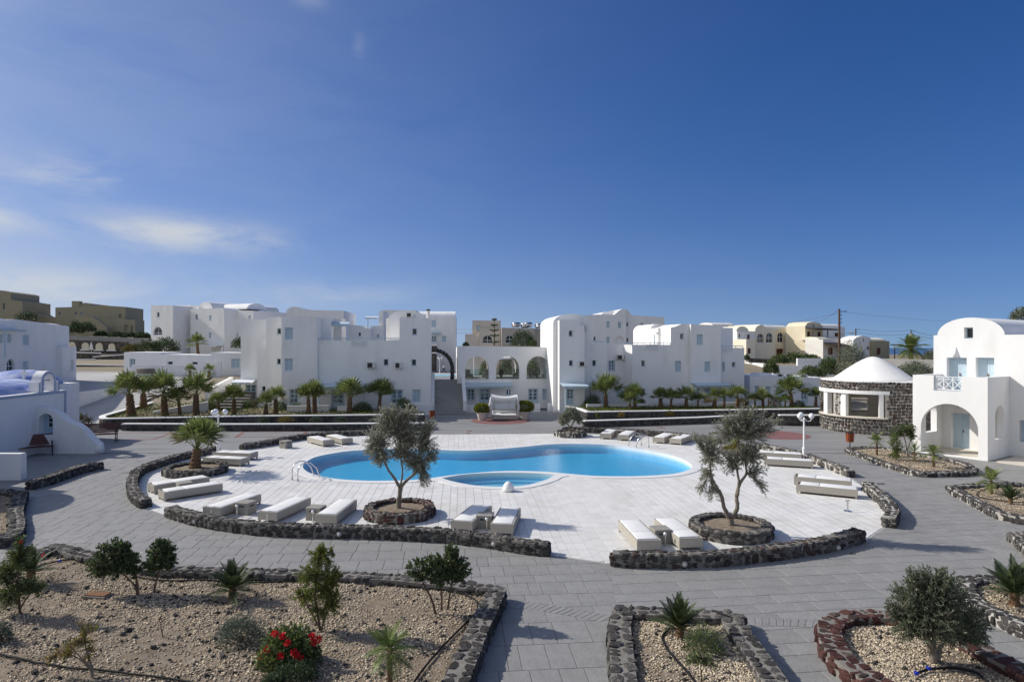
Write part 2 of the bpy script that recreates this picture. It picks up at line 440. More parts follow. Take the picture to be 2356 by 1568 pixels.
    def ring(s, r0, r1, z0, z1, a0, a1, c=(0, 0), n=None):
        n = n or max(2, int(abs(a1 - a0) / math.radians(6)))
        vs = []
        for i in range(n + 1):
            a = a0 + (a1 - a0) * i / n; ca, sa = math.cos(a), math.sin(a)
            vs += [(c[0] + r0 * ca, c[1] + r0 * sa, z0), (c[0] + r1 * ca, c[1] + r1 * sa, z0), (c[0] + r1 * ca, c[1] + r1 * sa, z1), (c[0] + r0 * ca, c[1] + r0 * sa, z1)]
        fs = []
        for i in range(n):
            o, q = i * 4, i * 4 + 4
            for j in range(4):
                fs.append((o + j, q + j, q + (j + 1) % 4, o + (j + 1) % 4))
        fs += [(0, 1, 2, 3), (n * 4 + 3, n * 4 + 2, n * 4 + 1, n * 4)]
        return s.add(vs, fs)
    def mesh(s, name, mats, smooth=False):
        me = bpy.data.meshes.new(name)
        me.from_pydata(s.v, [], s.f)
        if not isinstance(mats, (list, tuple)): mats = [mats]
        for m in mats: me.materials.append(M(m) if isinstance(m, str) else m)
        if len(mats) > 1: me.polygons.foreach_set('material_index', s.m)
        if smooth: me.polygons.foreach_set('use_smooth', [True] * len(me.polygons))
        me.update()
        return me
    def build(s, name, mats, parent=None, loc=None, smooth=False):
        return link(name, s.mesh(name, mats, smooth), parent, loc)
def smooth_by_angle(o, deg=40):
    me = o.data
    me.polygons.foreach_set('use_smooth', [True] * len(me.polygons))
    bm = bmesh.new(); bm.from_mesh(me)
    bmesh.ops.remove_doubles(bm, verts=bm.verts, dist=1e-5)
    bm.to_mesh(me); bm.free()
    me.polygons.foreach_set('use_smooth', [True] * len(me.polygons))
    try: me.set_sharp_from_angle(angle=math.radians(deg))
    except Exception: pass
def bevel_mesh(me, w, seg=2, smooth=True):
    bm = bmesh.new(); bm.from_mesh(me)
    bmesh.ops.remove_doubles(bm, verts=bm.verts, dist=1e-5)
    bmesh.ops.bevel(bm, geom=list(bm.edges), offset=w, segments=seg, affect='EDGES', profile=.5)
    bm.to_mesh(me); bm.free()
    if smooth: me.polygons.foreach_set('use_smooth', [True] * len(me.polygons))
    return me
def np_mesh(name, verts, faces, matname):
    me = bpy.data.meshes.new(name)
    nf, k = faces.shape
    me.vertices.add(len(verts)); me.vertices.foreach_set('co', np.asarray(verts, dtype=np.float32).ravel())
    me.loops.add(nf * k); me.loops.foreach_set('vertex_index', np.asarray(faces, dtype=np.int32).ravel())
    me.polygons.add(nf)
    me.polygons.foreach_set('loop_start', np.arange(0, nf * k, k, dtype=np.int32))
    me.polygons.foreach_set('loop_total', np.full(nf, k, dtype=np.int32))
    me.materials.append(M(matname)); me.update(calc_edges=True); me.validate()
    return me
def catmull(pts, per=8, closed=False):
    pts = [Vector(p) for p in pts]; n = len(pts); out = []
    rng = range(n if closed else n - 1)
    for i in rng:
        if closed: a, b, c, d = pts[(i - 1) % n], pts[i], pts[(i + 1) % n], pts[(i + 2) % n]
        else: a, b, c, d = pts[max(i - 1, 0)], pts[i], pts[i + 1], pts[min(i + 2, n - 1)]
        for k in range(per):
            t = k / per
            out.append(.5 * ((2 * b) + (c - a) * t + (2 * a - 5 * b + 4 * c - d) * t * t + (3 * b - a - 3 * c + d) * t ** 3))
    if not closed: out.append(pts[-1])
    return out
def resample(pts, step, closed=False):
    pts = [Vector(p) for p in pts]
    if closed: pts = pts + [pts[0]]
    L = [0]
    for a, b in zip(pts, pts[1:]): L.append(L[-1] + (b - a).length)
    n = max(2, int(round(L[-1] / step))); out = []; j = 0
    for i in range(n if closed else n + 1):
        s = L[-1] * i / n
        while j < len(L) - 2 and L[j + 1] < s: j += 1
        t = (s - L[j]) / max(1e-9, L[j + 1] - L[j])
        out.append(pts[j].lerp(pts[j + 1], t))
    return out, L[-1]
def in_poly(pts, poly):
    x, y = pts[:, 0], pts[:, 1]; ins = np.zeros(len(pts), bool); n = len(poly); j = n - 1
    for i in range(n):
        xi, yi = poly[i]; xj, yj = poly[j]
        c = ((yi > y) != (yj > y)) & (x < (xj - xi) * (y - yi) / ((yj - yi) if yj != yi else 1e-12) + xi)
        ins ^= c; j = i
    return ins
def area2(poly): return sum(poly[i][0] * poly[(i + 1) % len(poly)][1] - poly[(i + 1) % len(poly)][0] * poly[i][1] for i in range(len(poly)))

# ---------------------------------------------------------------- stones
_ST = {}
def stone_mesh(matname, i):
    key = (matname, i)
    if key not in _ST:
        r = random.Random(100 + i)
        bm = bmesh.new(); bmesh.ops.create_cube(bm, size=1.0)
        bmesh.ops.subdivide_edges(bm, edges=list(bm.edges), cuts=1, use_grid_fill=True)
        for v in bm.verts:
            c = v.co; k = sum(1 for q in c if abs(q) > .4)
            f = {3: r.uniform(.60, .90), 2: r.uniform(.80, 1.0), 1: r.uniform(.96, 1.12)}.get(k, 1)
            v.co = Vector((c.x * f, c.y * f, c.z * f)) + Vector((r.uniform(-.09, .09), r.uniform(-.09, .09), r.uniform(-.09, .09)))
        me = bpy.data.meshes.new('stone'); bm.to_mesh(me); bm.free()
        me.materials.append(M(matname)); _ST[key] = me
    return _ST[key]
NV = 10
def lay_stones(root, items, matname, limit=300, name='stone'):
    """items: (loc, rotz, (sx,sy,sz), tilt) in the root's own space; nearest ones are objects, the rest one mass"""
    base = root.matrix_basis.translation if root.rotation_euler.z == 0 else None
    mw = Matrix.Translation(root.location) @ Matrix.Rotation(root.rotation_euler.z, 4, 'Z')
    eye = Vector((0, 0, CAM_H))
    items = sorted(items, key=lambda it: ((mw @ it[0]) - eye).length)
    for loc, rz, sc, tl in items[:limit]:
        mn = matname if isinstance(matname, str) else R.choice(matname)
        o = bpy.data.objects.new(name, stone_mesh(mn, R.randrange(NV))); COL.objects.link(o)
        o.parent = root; o.location = loc; o.rotation_euler = (tl[0], tl[1], rz); o.scale = sc
    rest = items[limit:]
    if rest:
        V = []; Fc = []
        mn = matname if isinstance(matname, str) else matname[0]
        n = 0
        for loc, rz, sc, tl in rest:
            me = stone_mesh(mn, R.randrange(NV))
            mx = Matrix.Translation(loc) @ Matrix.Rotation(rz, 4, 'Z') @ Matrix.Diagonal((*sc, 1))
            V += [mx @ v.co for v in me.vertices]; Fc += [tuple(i + n for i in p.vertices) for p in me.polygons]; n += len(me.vertices)
        me = bpy.data.meshes.new('stone_infill'); me.from_pydata(V, [], Fc); me.materials.append(M(mn))
        tag(link('stone_infill', me, root), None, None, None, 'stuff')
def sweep_rect(mb, line, w, z0, z1, closed=False, nrm=None):
    n = len(line); nr = nrm or normals(line, closed)
    vs = []
    for p, q in zip(line, nr):
        a, b = p - q * (w / 2), p + q * (w / 2)
        vs += [(a.x, a.y, z0), (b.x, b.y, z0), (b.x, b.y, z1), (a.x, a.y, z1)]
    fs = []
    for i in range(n if closed else n - 1):
        o, q = i * 4, ((i + 1) % n) * 4
        for j in range(4): fs.append((o + j, o + (j + 1) % 4, q + (j + 1) % 4, q + j))
    if not closed: fs += [(3, 2, 1, 0), ((n - 1) * 4, (n - 1) * 4 + 1, (n - 1) * 4 + 2, (n - 1) * 4 + 3)]
    mb.add(vs, fs)
def normals(line, closed=False):
    n = len(line); out = []
    for i in range(n):
        a = line[(i - 1) % n] if closed else line[max(i - 1, 0)]
        b = line[(i + 1) % n] if closed else line[min(i + 1, n - 1)]
        d = (b - a); d = Vector((d.x, d.y, 0)).normalized(); out.append(Vector((-d.y, d.x, 0)))
    return out
def stone_wall(label, pts, w=.43, h=.37, stone='lava_black', mortar='mortar_grey', size=.235, closed=False, name='stone_wall', cat='stone wall', group=None, limit=300, per=8, curve=True, z0=0.0, cap=None, top=True, sides=(-1, 1), root=None, pre_curved=False):
    line = [Vector((p[0], p[1], 0)) for p in pts]
    if curve and not pre_curved: line = catmull(line, per, closed)
    fine, L = resample(line, .12, closed)
    nf = len(fine)
    if root is None:
        o = fine[0].copy(); root = thing(name, label, cat, (o.x, o.y, z0), 0, group)
    org = Vector((root.location.x, root.location.y, 0)); zb = z0 - root.location.z
    loc = [p - org for p in fine]; nr = normals(loc, closed)
    mb = MB()
    step = 2
    ln, lnr = (loc[::step], nr[::step]) if closed else (loc[::step] + ([loc[-1]] if (nf - 1) % step else []), nr[::step] + ([nr[-1]] if (nf - 1) % step else []))
    sweep_rect(mb, ln, w - .05, zb - .05, zb + h - .028, closed, lnr)
    mb.build('mortar', mortar, root)
    items = []
    def at(s):
        f = s / L * (nf if closed else nf - 1); i = int(f); t = f - i
        a, b = (i % nf, (i + 1) % nf) if closed else (min(i, nf - 1), min(i + 1, nf - 1))
        p = loc[a].lerp(loc[b], t); q = nr[a].lerp(nr[b], t).normalized()
        return p, q, math.atan2(-q.x, q.y)
    ht = .13 if top else 0.0
    nrow = max(1, int(round((h - ht * .5) / (size * .80))))
    rh = (h - ht * .55) / nrow
    for sd in sides:
        s = R.uniform(-size, 0)
        while s < L:
            l = size * R.uniform(.5, 1.6); tot = rh * nrow
            k = max(1, nrow + R.choice((-1, 0, 0, 1))) if l < size * 1.2 else nrow + R.choice((0, 1))
            cuts = [0] + sorted((i + R.uniform(.3, .7) - .5) / k for i in range(1, k)) + [1]
            for r in range(k):
                hh_ = (cuts[r + 1] - cuts[r]) * tot; c = s + l / 2 + R.uniform(-.28, .28) * l
                if .02 < c < L - .02 or closed:
                    p, q, a = at(min(max(c, 0), L - 1e-3))
                    off = sd * (w / 2 - .075 + R.uniform(-.018, .022))
                    items.append((p + q * off + Vector((0, 0, zb + (cuts[r] + cuts[r + 1]) / 2 * tot)), a + R.uniform(-.09, .09), (l * R.uniform(.8, 1.2) - .01, .17, hh_ * R.uniform(.86, 1.0)), (R.uniform(-.08, .08), R.uniform(-.12, .12))))
            s += l
    if top:
        nt = max(2, int(round(w / size)))
        ww = w / nt
        for r in range(nt):
            s = R.uniform(-size, 0)
            while s < L:
                l = size * R.uniform(.5, 1.5); c = s + l / 2
                if .05 < c < L - .05 or closed:
                    p, q, a = at(min(max(c, 0), L - 1e-3))
                    off = -w / 2 + (r + .5) * ww + R.uniform(-.03, .03)
                    items.append((p + q * off + Vector((0, 0, zb + h - ht * .55 + R.uniform(-.012, .012))), a + R.uniform(-.45, .45), (l - .02, ww * R.uniform(.72, 1.02), ht * R.uniform(.9, 1.15)), (R.uniform(-.06, .06), R.uniform(-.06, .06))))
                s += l
    if not closed:
        for e in (0, -1):
            p, q = loc[e], nr[e]; a = math.atan2(-q.x, q.y)
            for k in range(2):
                for r in range(nrow):
                    items.append((p + q * ((k - .5) * w * .5) + Vector((0, 0, zb + (r + .5) * rh)), a, (.18, w * .45, rh * .93), (0, 0)))
    lay_stones(root, items, stone, limit)
    if cap:
        cm = MB(); sweep_rect(cm, ln, w + .06, zb + h, zb + h + .07, closed, lnr)
        cm.build('coping', cap, root)
    return root
# ---------------------------------------------------------------- the setting: terrain, sea, plaza, deck, pool
def sstep(a, b, x):
    t = min(1, max(0, (x - a) / (b - a))); return t * t * (3 - 2 * t)
def terrain_h(x, y):
    base = -2.2 + 2.08 * sstep(42, 46, y)
    back = sstep(66, 72, y)
    z = base + (0.9 - base) * back
    left = sstep(-22, -34, x)
    zl = float(np.interp(y, [46, 50, 56, 62, 68, 74, 84], [base, -.12, .22, 1.0, 1.75, 2.15, 2.3])) + 1.6 * sstep(84, 92, y) + 3.6 * sstep(98, 116, y)
    if left > 0: z = z * (1 - left) + zl * left
    right = sstep(20, 30, x)
    zr = 0.3 + 2.9 * sstep(72, 100, y)
    if right > 0: z = z * (1 - right) + (base + (zr - base) * sstep(61, 66, y)) * right
    z -= 58 * sstep(190, 420, y)
    z -= 58 * sstep(200, 420, abs(x))
    return z
def build_terrain():
    xs = sorted(set([-420, -340, -270, -210, -160, -130] + list(range(-110, 111, 4)) + [130, 160, 210, 270, 340, 420]))
    ys = [-120, -60, -20, 0] + list(range(4, 140, 4)) + [150, 165, 180, 200, 230, 270, 320, 380, 440]
    vs = [(x, y, terrain_h(x, y)) for y in ys for x in xs]
    n = len(xs)
    fs = [(j * n + i, j * n + i + 1, (j + 1) * n + i + 1, (j + 1) * n + i) for j in range(len(ys) - 1) for i in range(n - 1)]
    mb = MB(); mb.add(vs, fs)
    tag(mb.build('terrain', 'terrain', smooth=True), 'dry sandy hillside ground behind the houses', None, None, 'structure')
    mb = MB(); mb.add([(-9000, -9000, -55), (9000, -9000, -55), (9000, 9000, -55), (-9000, 9000, -55)], [(0, 1, 2, 3)])
    tag(mb.build('sea', 'sea'), 'blue sea far below the hillside', None, None, 'structure')
build_terrain()

DECK_PX = [(333, 1168), (313, 1153), (305, 1133), (307, 1112), (321, 1092), (356, 1077), (407, 1060), (446, 1051), (499, 1041), (555, 1034), (613, 1026), (669, 1015), (710, 1008), (807, 1001), (900, 998.5), (1000, 999), (1150, 998), (1280, 997), (1400, 999), (1500, 1005), (1600, 1015), (1700, 1027), (1760, 1035), (1803, 1044), (1853, 1058), (1900, 1075), (1956, 1097), (1995, 1125), (2024, 1150), (2045, 1175), (2050, 1194), (2036, 1213), (1995, 1240), (1963, 1251), (1907, 1265), (1824, 1279), (1713, 1292), (1601, 1300), (1490, 1301), (1413, 1298), (1262, 1276), (1204, 1268), (1121, 1256), (1016, 1244), (946, 1240), (835, 1235), (696, 1231), (585, 1226), (502, 1214), (446, 1203), (405, 1192), (372, 1182)]
DECK = [p for p in resample([G(*q) for q in DECK_PX], .25, True)[0]]
WZ = -.12
pool_a = [(1315, 1097), (1371, 1101.5), (1454, 1102.3), (1518, 1099.5), (1557, 1095), (1585, 1087), (1592, 1079), (1585, 1070), (1560, 1058), (1518, 1047), (1457, 1036), (1399, 1028.5), (1316, 1026), (1260, 1027.5), (1205, 1033), (1149, 1038), (1079, 1042), (1002, 1040), (920, 1037.5), (835, 1040.5), (794, 1044), (752, 1051), (721, 1059), (701, 1072), (697, 1081.5), (709, 1092.6), (738, 1102), (780, 1109), (835, 1112.5), (871, 1113), (927, 1112), (970, 1109.5)]
pool_b = [(993, 1106.5), (1038, 1100), (1093, 1094.5), (1149, 1090.5), (1204, 1090), (1260, 1092), (1290, 1094.8)]
jac_far = [(1017, 1106.5), (1065, 1098.5), (1121, 1094.6), (1176, 1093.6), (1232, 1095.2), (1276, 1098.3)]
jac_near = [(1260, 1109), (1218, 1121.8), (1176, 1126.5), (1121, 1126), (1079, 1121.8), (1038, 1113.4)]
def flat(px): return [Vector((p.x, p.y, 0)) for p in (G(u, v, WZ) for u, v in px)]
POOL = resample(catmull(flat(pool_a + pool_b), 8, True), .16, True)[0]
JAC = resample(catmull(flat(jac_far), 6) + catmull(flat([jac_far[-1]] + jac_near + [jac_far[0]]), 6)[1:-1], .12, True)[0]
def offset(line, d, closed=True):
    return [p + n * d for p, n in zip(line, normals(line, closed))]
_ca = resample(catmull(flat(pool_a), 8), .2)[0]
_cj = resample(catmull(flat([(1268, 1104)] + jac_near + [(1026, 1110)]), 6), .2)[0]
sgn = -1 if area2([(p.x, p.y) for p in POOL]) > 0 else 1
OUT = offset(_ca, sgn * .46, False)
_jj = offset(_cj, (-1 if area2([(p.x, p.y) for p in JAC]) > 0 else 1) * .46, False)
OUT = resample(OUT + list(reversed(_jj)), .2, True)[0]

def flat_with_holes(mb, outer, holes, z):
    loops = [[Vector((p[0], p[1], 0)) for p in l] for l in [outer] + holes]
    tri = tessellate_polygon(loops); fl = [p for l in loops for p in l]
    fs = []
    for a, b, c in tri:
        A, B, C = fl[a], fl[b], fl[c]
        fs.append((a, b, c) if (B - A).cross(C - A).z > 0 else (a, c, b))
    mb.add([(p.x, p.y, z) for p in fl], fs)
def wall_loop(mb, line, z0, z1, inward=True):
    n = len(line); vs = [(p.x, p.y, z0) for p in line] + [(p.x, p.y, z1) for p in line]
    mb.add(vs, [(i, (i + 1) % n, n + (i + 1) % n, n + i) for i in range(n)])

# plaza: joint bed with a hole where the deck lies; slabs are laid on it further down
PLAZA = [(-46, 3), (75, 3), (75, 61.5), (-46, 61.5)]
SLAB_Y = 37.0
mb = MB()
dk = [(p.x, p.y) for p in offset(DECK, (1 if area2([(p.x, p.y) for p in DECK]) > 0 else -1) * .2)]
flat_with_holes(mb, [(-46, 3), (75, 3), (75, 61.5), (-46, 61.5)], [dk], -.014)
plaza = mb.build('plaza', 'paving_grout')
tag(plaza, 'grey stamped paving round the pool deck', None, None, 'structure')
# far part of the paving, too distant to tell its slabs apart
mb = MB()
def half_band(lo):
    return lo
far_holes = []
top_pts = [p for p in DECK if p.y > SLAB_Y]
# polygon that follows the deck's far side
ds = sorted([(p.x, p.y) for p in offset(DECK, (1 if area2([(p.x, p.y) for p in DECK]) > 0 else -1) * .15) if p.y >= SLAB_Y - .2], key=lambda q: q[0])
ds = [(ds[0][0], SLAB_Y)] + ds[1:-1] + [(ds[-1][0], SLAB_Y)]
flat_with_holes(mb, [(-46, SLAB_Y)] + ds + [(75, SLAB_Y), (75, 61.5), (-46, 61.5)], [], 0.0)
far = mb.build('paving', 'plaza_far', plaza)

mb = MB(); hole_p = [(p.x, p.y) for p in offset(POOL, sgn * .08)]; hole_j = [(p.x, p.y) for p in offset(JAC, (-1 if area2([(p.x, p.y) for p in JAC]) > 0 else 1) * .05)]
flat_with_holes(mb, [(p.x, p.y) for p in DECK], [[(p.x, p.y) for p in offset(OUT, (1 if area2([(p.x, p.y) for p in OUT]) > 0 else -1) * .1)]], -.004)
wall_loop(mb, DECK, -.03, -.004)
deck = mb.build('pool_deck', 'deck_grout')
tag(deck, 'white marble pool deck', None, None, 'structure')

# ---- the pool
pool = thing('swimming_pool', 'kidney shaped blue swimming pool sunk in the white deck', 'pool', (0, 33.5, 0))
po = Vector((0, 33.5, 0))
def L2(line): return [p - po for p in line]
mb = MB()
flat_with_holes(mb, [(p.x, p.y) for p in L2(OUT)], [[(p.x, p.y) for p in L2(POOL)], [(p.x, p.y) for p in L2(JAC)]], .035)
wall_loop(mb, L2(OUT), -.02, .035)
wall_loop(mb, L2(POOL), -.2, .035); wall_loop(mb, L2(JAC), -.2, .035)
mb.build('coping', 'coping_marble', pool)
mb = MB(); wall_loop(mb, L2(POOL), -.52, -.2); mb.build('basin_wall', 'pool_wall', pool)
mb = MB(); flat_with_holes(mb, [(p.x, p.y) for p in L2(POOL)], [], -.52); mb.build('basin_floor', 'pool_floor', pool)
mb = MB(); wall_loop(mb, L2(JAC), -.42, -.2); mb.build('basin_wall', 'pool_wall', pool)
mb = MB(); flat_with_holes(mb, [(p.x, p.y) for p in L2(JAC)], [], -.42); mb.build('basin_floor', 'pool_floor_shallow', pool)
bench = offset(JAC, (1 if area2([(p.x, p.y) for p in JAC]) > 0 else -1) * .38)
mb = MB(); flat_with_holes(mb, [(p.x, p.y) for p in L2(JAC)], [[(p.x, p.y) for p in L2(bench)]], -.30); wall_loop(mb, L2(bench), -.42, -.30); mb.build('underwater_bench', 'pool_wall', pool)
mb = MB(); flat_with_holes(mb, [(p.x, p.y) for p in L2(POOL)], [], WZ); mb.build('water', 'pool_water', pool)
mb = MB(); flat_with_holes(mb, [(p.x, p.y) for p in L2(JAC)], [], WZ + .02); mb.build('water', 'pool_water', pool)

# ---- tiles and slabs
def clip_half(poly, p, n):
    """keep the side where (q-p).n >= 0"""
    out = []
    for i in range(len(poly)):
        a, b = poly[i], poly[(i + 1) % len(poly)]
        da = (a[0] - p[0]) * n[0] + (a[1] - p[1]) * n[1]; db = (b[0] - p[0]) * n[0] + (b[1] - p[1]) * n[1]
        if da >= 0: out.append(a)
        if (da >= 0) != (db >= 0):
            t = da / (da - db); out.append((a[0] + (b[0] - a[0]) * t, a[1] + (b[1] - a[1]) * t))
    return out
class Border:
    def __init__(s, line, keep_inside, shrink):
        s.P = np.array([(p.x, p.y) for p in line]); N_ = normals(line, True)
        ccw = area2([(p.x, p.y) for p in line]) > 0
        k = (1 if ccw else -1) * (1 if keep_inside else -1)
        s.N = np.array([(n.x * k, n.y * k) for n in N_]); s.P = s.P + s.N * shrink
    def clip(s, poly):
        c = np.mean(np.array(poly), axis=0)
        d = s.P - c; i = int(np.argmin((d * d).sum(1)))
        return clip_half(poly, s.P[i], s.N[i])
def shrink_poly(poly, g):
    c = (sum(p[0] for p in poly) / len(poly), sum(p[1] for p in poly) / len(poly))
    out = []
    for x, y in poly:
        dx, dy = c[0] - x, c[1] - y; l = math.hypot(dx, dy) or 1
        out.append((x + dx / l * g * 1.4, y + dy / l * g * 1.4))
    return out
def tile_geo(poly, z0, z1, ch):
    n = len(poly); t = shrink_poly(poly, ch)
    vs = [(x, y, z0) for x, y in poly] + [(x, y, z1 - ch * .6) for x, y in poly] + [(x, y, z1) for x, y in t]
    fs = [(i, (i + 1) % n, n + (i + 1) % n, n + i) for i in range(n)] + [(n + i, n + (i + 1) % n, 2 * n + (i + 1) % n, 2 * n + i) for i in range(n)] + [tuple(range(2 * n, 3 * n))]
    return vs, fs
def lay_tiles(root, polys, z0, z1, ch, matname, name, rest_name, limit=300, jit=.0):
    def key(p): return (sum(q[0] for q in p) / len(p)) ** 2 + (sum(q[1] for q in p) / len(p)) ** 2
    vis = []; off = []
    for p in polys:
        cx_, cy_ = sum(q[0] for q in p) / len(p), sum(q[1] for q in p) / len(p)
        u = CX + cx_ / cy_ * FOC; v = HV + CAM_H * FOC / cy_
        (vis if -10 < u < 2366 and v < 1575 else off).append(p)
    vis.sort(key=key)
    rest = MB()
    for p in vis[:limit]:
        cx_, cy_ = sum(q[0] for q in p) / len(p), sum(q[1] for q in p) / len(p)
        dz = R.uniform(-jit, jit)
        vs, fs = tile_geo([(x - cx_, y - cy_) for x, y in p], z0, z1 + dz, ch)
        m = MB(); m.add(vs, fs); m.build(name, matname, root, (cx_, cy_, 0))
    for p in vis[limit:] + off:
        vs, fs = tile_geo(p, z0, z1 + R.uniform(-jit, jit), ch); rest.add(vs, fs)
    tag(rest.build(rest_name, matname, root), None, None, None, 'stuff')
def field(ang, wid, length, gap, box, along_y=True, rnd=.25):
    """running-bond courses in a frame turned by ang; yields quads"""
    ca, sa = math.cos(ang), math.sin(ang)
    x0, x1, y0, y1 = box
    a = x0
    while a < x1:
        w = wid * R.choice((.8, 1, 1, 1.25)) if along_y else wid * R.choice((.7, 1, 1, 1.3))
        b = y0 - R.uniform(0, length)
        while b < y1:
            l = length * R.uniform(1 - rnd, 1 + rnd)
            if R.random() < .12: l *= .5
            q = [(a + gap / 2, b + gap / 2), (a + w - gap / 2, b + gap / 2), (a + w - gap / 2, b + l - gap / 2), (a + gap / 2, b + l - gap / 2)]
            if not along_y: q = [(y, -x) for x, y in q]
            yield [(x * ca - y * sa, x * sa + y * ca) for x, y in q]
            b += l
        a += w
bd_deck = Border(DECK, True, .06); bd_pool = Border(OUT, False, -.03)
deck_xy = [(p.x, p.y) for p in DECK]; out_xy = [(p.x, p.y) for p in OUT]
def centres(qs): return np.array([(sum(x for x, y in q) / 4, sum(y for x, y in q) / 4) for q in qs])
qs = list(field(math.radians(4.5), .34, .68, .013, (-28, 32, 14, 52)))
cs = centres(qs)
keep = in_poly(cs, [(p.x, p.y) for p in offset(DECK, (-1 if area2(deck_xy) > 0 else 1) * .5)]) & ~in_poly(cs, [(p.x, p.y) for p in offset(OUT, (1 if area2(out_xy) > 0 else -1) * .5)])
polys = []
for q, k in zip(qs, keep):
    if not k: continue
    q = bd_pool.clip(q)
    if len(q) >= 3: q = bd_deck.clip(q)
    if len(q) >= 3 and abs(area2(q)) > .01: polys.append(q)
lay_tiles(deck, polys, -.004, .010, .004, 'deck_marble', 'tile', 'tile_field', 300, .0012)

# beds are listed here because slabs are not laid under them
BEDS = {}
def bed_px(key, px, h): BEDS[key] = [Vector((p.x, p.y, 0)) for p in (G(u, v, h) for u, v in px)]
bed_px('front_left', [(-150, 1345), (-60, 1310), (60, 1267), (140, 1244), (205, 1262), (300, 1284), (400, 1298), (581, 1302), (775, 1309), (928, 1317), (1060, 1331), (1170, 1347), (1128, 1440), (1080, 1568), (1040, 1680), (-300, 1720)], .34)
bed_px('front_centre', [(1410, 1391), (1463, 1389), (1585, 1396), (1707, 1401), (1712, 1425), (1760, 1484), (1819, 1564), (1900, 1680), (1405, 1680), (1403, 1564), (1399, 1480), (1398, 1428)], .34)
bed_px('front_red', [(1877, 1430), (1894, 1412), (1930, 1401), (1997, 1396), (2060, 1402), (2140, 1421), (2264, 1475), (2356, 1519), (2480, 1590), (2400, 1700), (2130, 1680), (2001, 1568), (1975, 1555), (1908, 1506), (1881, 1466)], .34)
bed_px('right_near', [(2205, 1322), (2250, 1318), (2330, 1326), (2450, 1340), (2560, 1400), (2480, 1500), (2356, 1440), (2277, 1405), (2222, 1378), (2196, 1346)], .30)
bed_px('right_mid', [(2175, 1115), (2240, 1109), (2300, 1106), (2360, 1106), (2460, 1120), (2480, 1190), (2356, 1190), (2289, 1176), (2231, 1146)], .28)
bed_px('right_far', [(1944, 1030), (1980, 1025.5), (2039, 1027), (2122, 1042), (2190, 1054), (2232, 1065), (2250, 1077), (2236, 1083), (2164, 1085), (2111, 1084), (2053, 1069), (1992, 1048)], .25)
bed_px('right_edge', [(2318, 1222), (2360, 1219), (2450, 1240), (2460, 1300), (2400, 1285), (2356, 1258)], .28)
bed_px('left_edge', [(66, 1128), (55, 1170), (60, 1195), (58, 1212), (44, 1230), (0, 1238), (-120, 1230), (-160, 1150), (-60, 1120), (20, 1122)], .32)
bed_xy = {k: [(p.x, p.y) for p in v] for k, v in BEDS.items()}

seam_p, seam_n = (2.85, 18.3), (math.cos(math.radians(9.6)), -math.sin(math.radians(9.6)))
def slab_set(ang, wid, length, box, along, side):
    qs = list(field(ang, wid, length, .013, box, along)); cs = centres(qs)
    keep = ~in_poly(cs, [(p.x, p.y) for p in offset(DECK, (-1 if area2(deck_xy) > 0 else 1) * -.55)])
    for k, b in bed_xy.items():
        ln = [Vector((x, y, 0)) for x, y in b]
        keep &= ~in_poly(cs, [(p.x, p.y) for p in offset(resample(ln, .5, True)[0], (1 if area2(b) > 0 else -1) * .5)])
    u = CX + cs[:, 0] / np.maximum(cs[:, 1], 1) * FOC
    keep &= (cs[:, 1] < SLAB_Y - .3) & (cs[:, 1] > 9.5) & (u > -260) & (u < 2620)
    out = []
    for q, k in zip(qs, keep):
        if not k: continue
        q = clip_half(q, seam_p, (seam_n[0] * side, seam_n[1] * side))
        if len(q) >= 3: q = clip_half(q, (0, SLAB_Y - .01), (0, -1))
        if len(q) >= 3 and abs(area2(q)) > .02: out.append(q)
    return out
bd_slab = Border(DECK, False, .0)
def near_deck(q):
    c = np.mean(np.array(q), axis=0); d = bd_slab.P - c
    return (d * d).sum(1).min() < .8
slabs = slab_set(math.radians(5), .80, .62, (-46, -4, -36, 14), False, -1) + slab_set(math.radians(7), .50, .95, (-44, -4, -2, 46), False, 1)
slabs2 = []
for q in slabs:
    if near_deck(q):
        q = bd_slab.clip(q)
        if len(q) < 3 or abs(area2(q)) < .02: continue
    slabs2.append(q)
lay_tiles(plaza, slabs2, -.014, 0.0, .004, 'paving_slab', 'paving_slab', 'paving_slab_field', 300, .0015)

# red pavers set into the plaza
def strip(mb, a, b, w, z=.005):
    d = (b - a).normalized(); n = Vector((-d.y, d.x, 0)) * (w / 2)
    mb.add([(a - n).to_tuple()[:2] + (z,), (b - n).to_tuple()[:2] + (z,), (b + n).to_tuple()[:2] + (z,), (a + n).to_tuple()[:2] + (z,)], [(0, 1, 2, 3)])
def frame(px, w, name):
    ps = [Vector((p.x, p.y, 0)) for p in (G(u, v) for u, v in px)]; mb = MB()
    for i in range(len(ps)):
        a, b = ps[i], ps[(i + 1) % len(ps)]; d = (b - a).normalized()
        strip(mb, a + d * (w / 2 if i % 2 else -w / 2), b - d * (w / 2 if i % 2 else -w / 2), w)
    return mb.build(name, 'red_paving', plaza)
frame([c1(600, 1342), c1(1545, 1342), c1(1385, 1402), c1(480, 1405)], .22, 'red_border')
frame([c2(-10, 1425), c2(75, 1370), c2(695, 1368), c2(640, 1425)], .22, 'red_border')
frame([c4(530, 1315), c4(1110, 1296), c4(1280, 1335), c4(670, 1355)], .22, 'red_border')
frame([c5(505, 1230), c5(1180, 1190), c5(1185, 1215), c5(700, 1275)], .2, 'red_border')
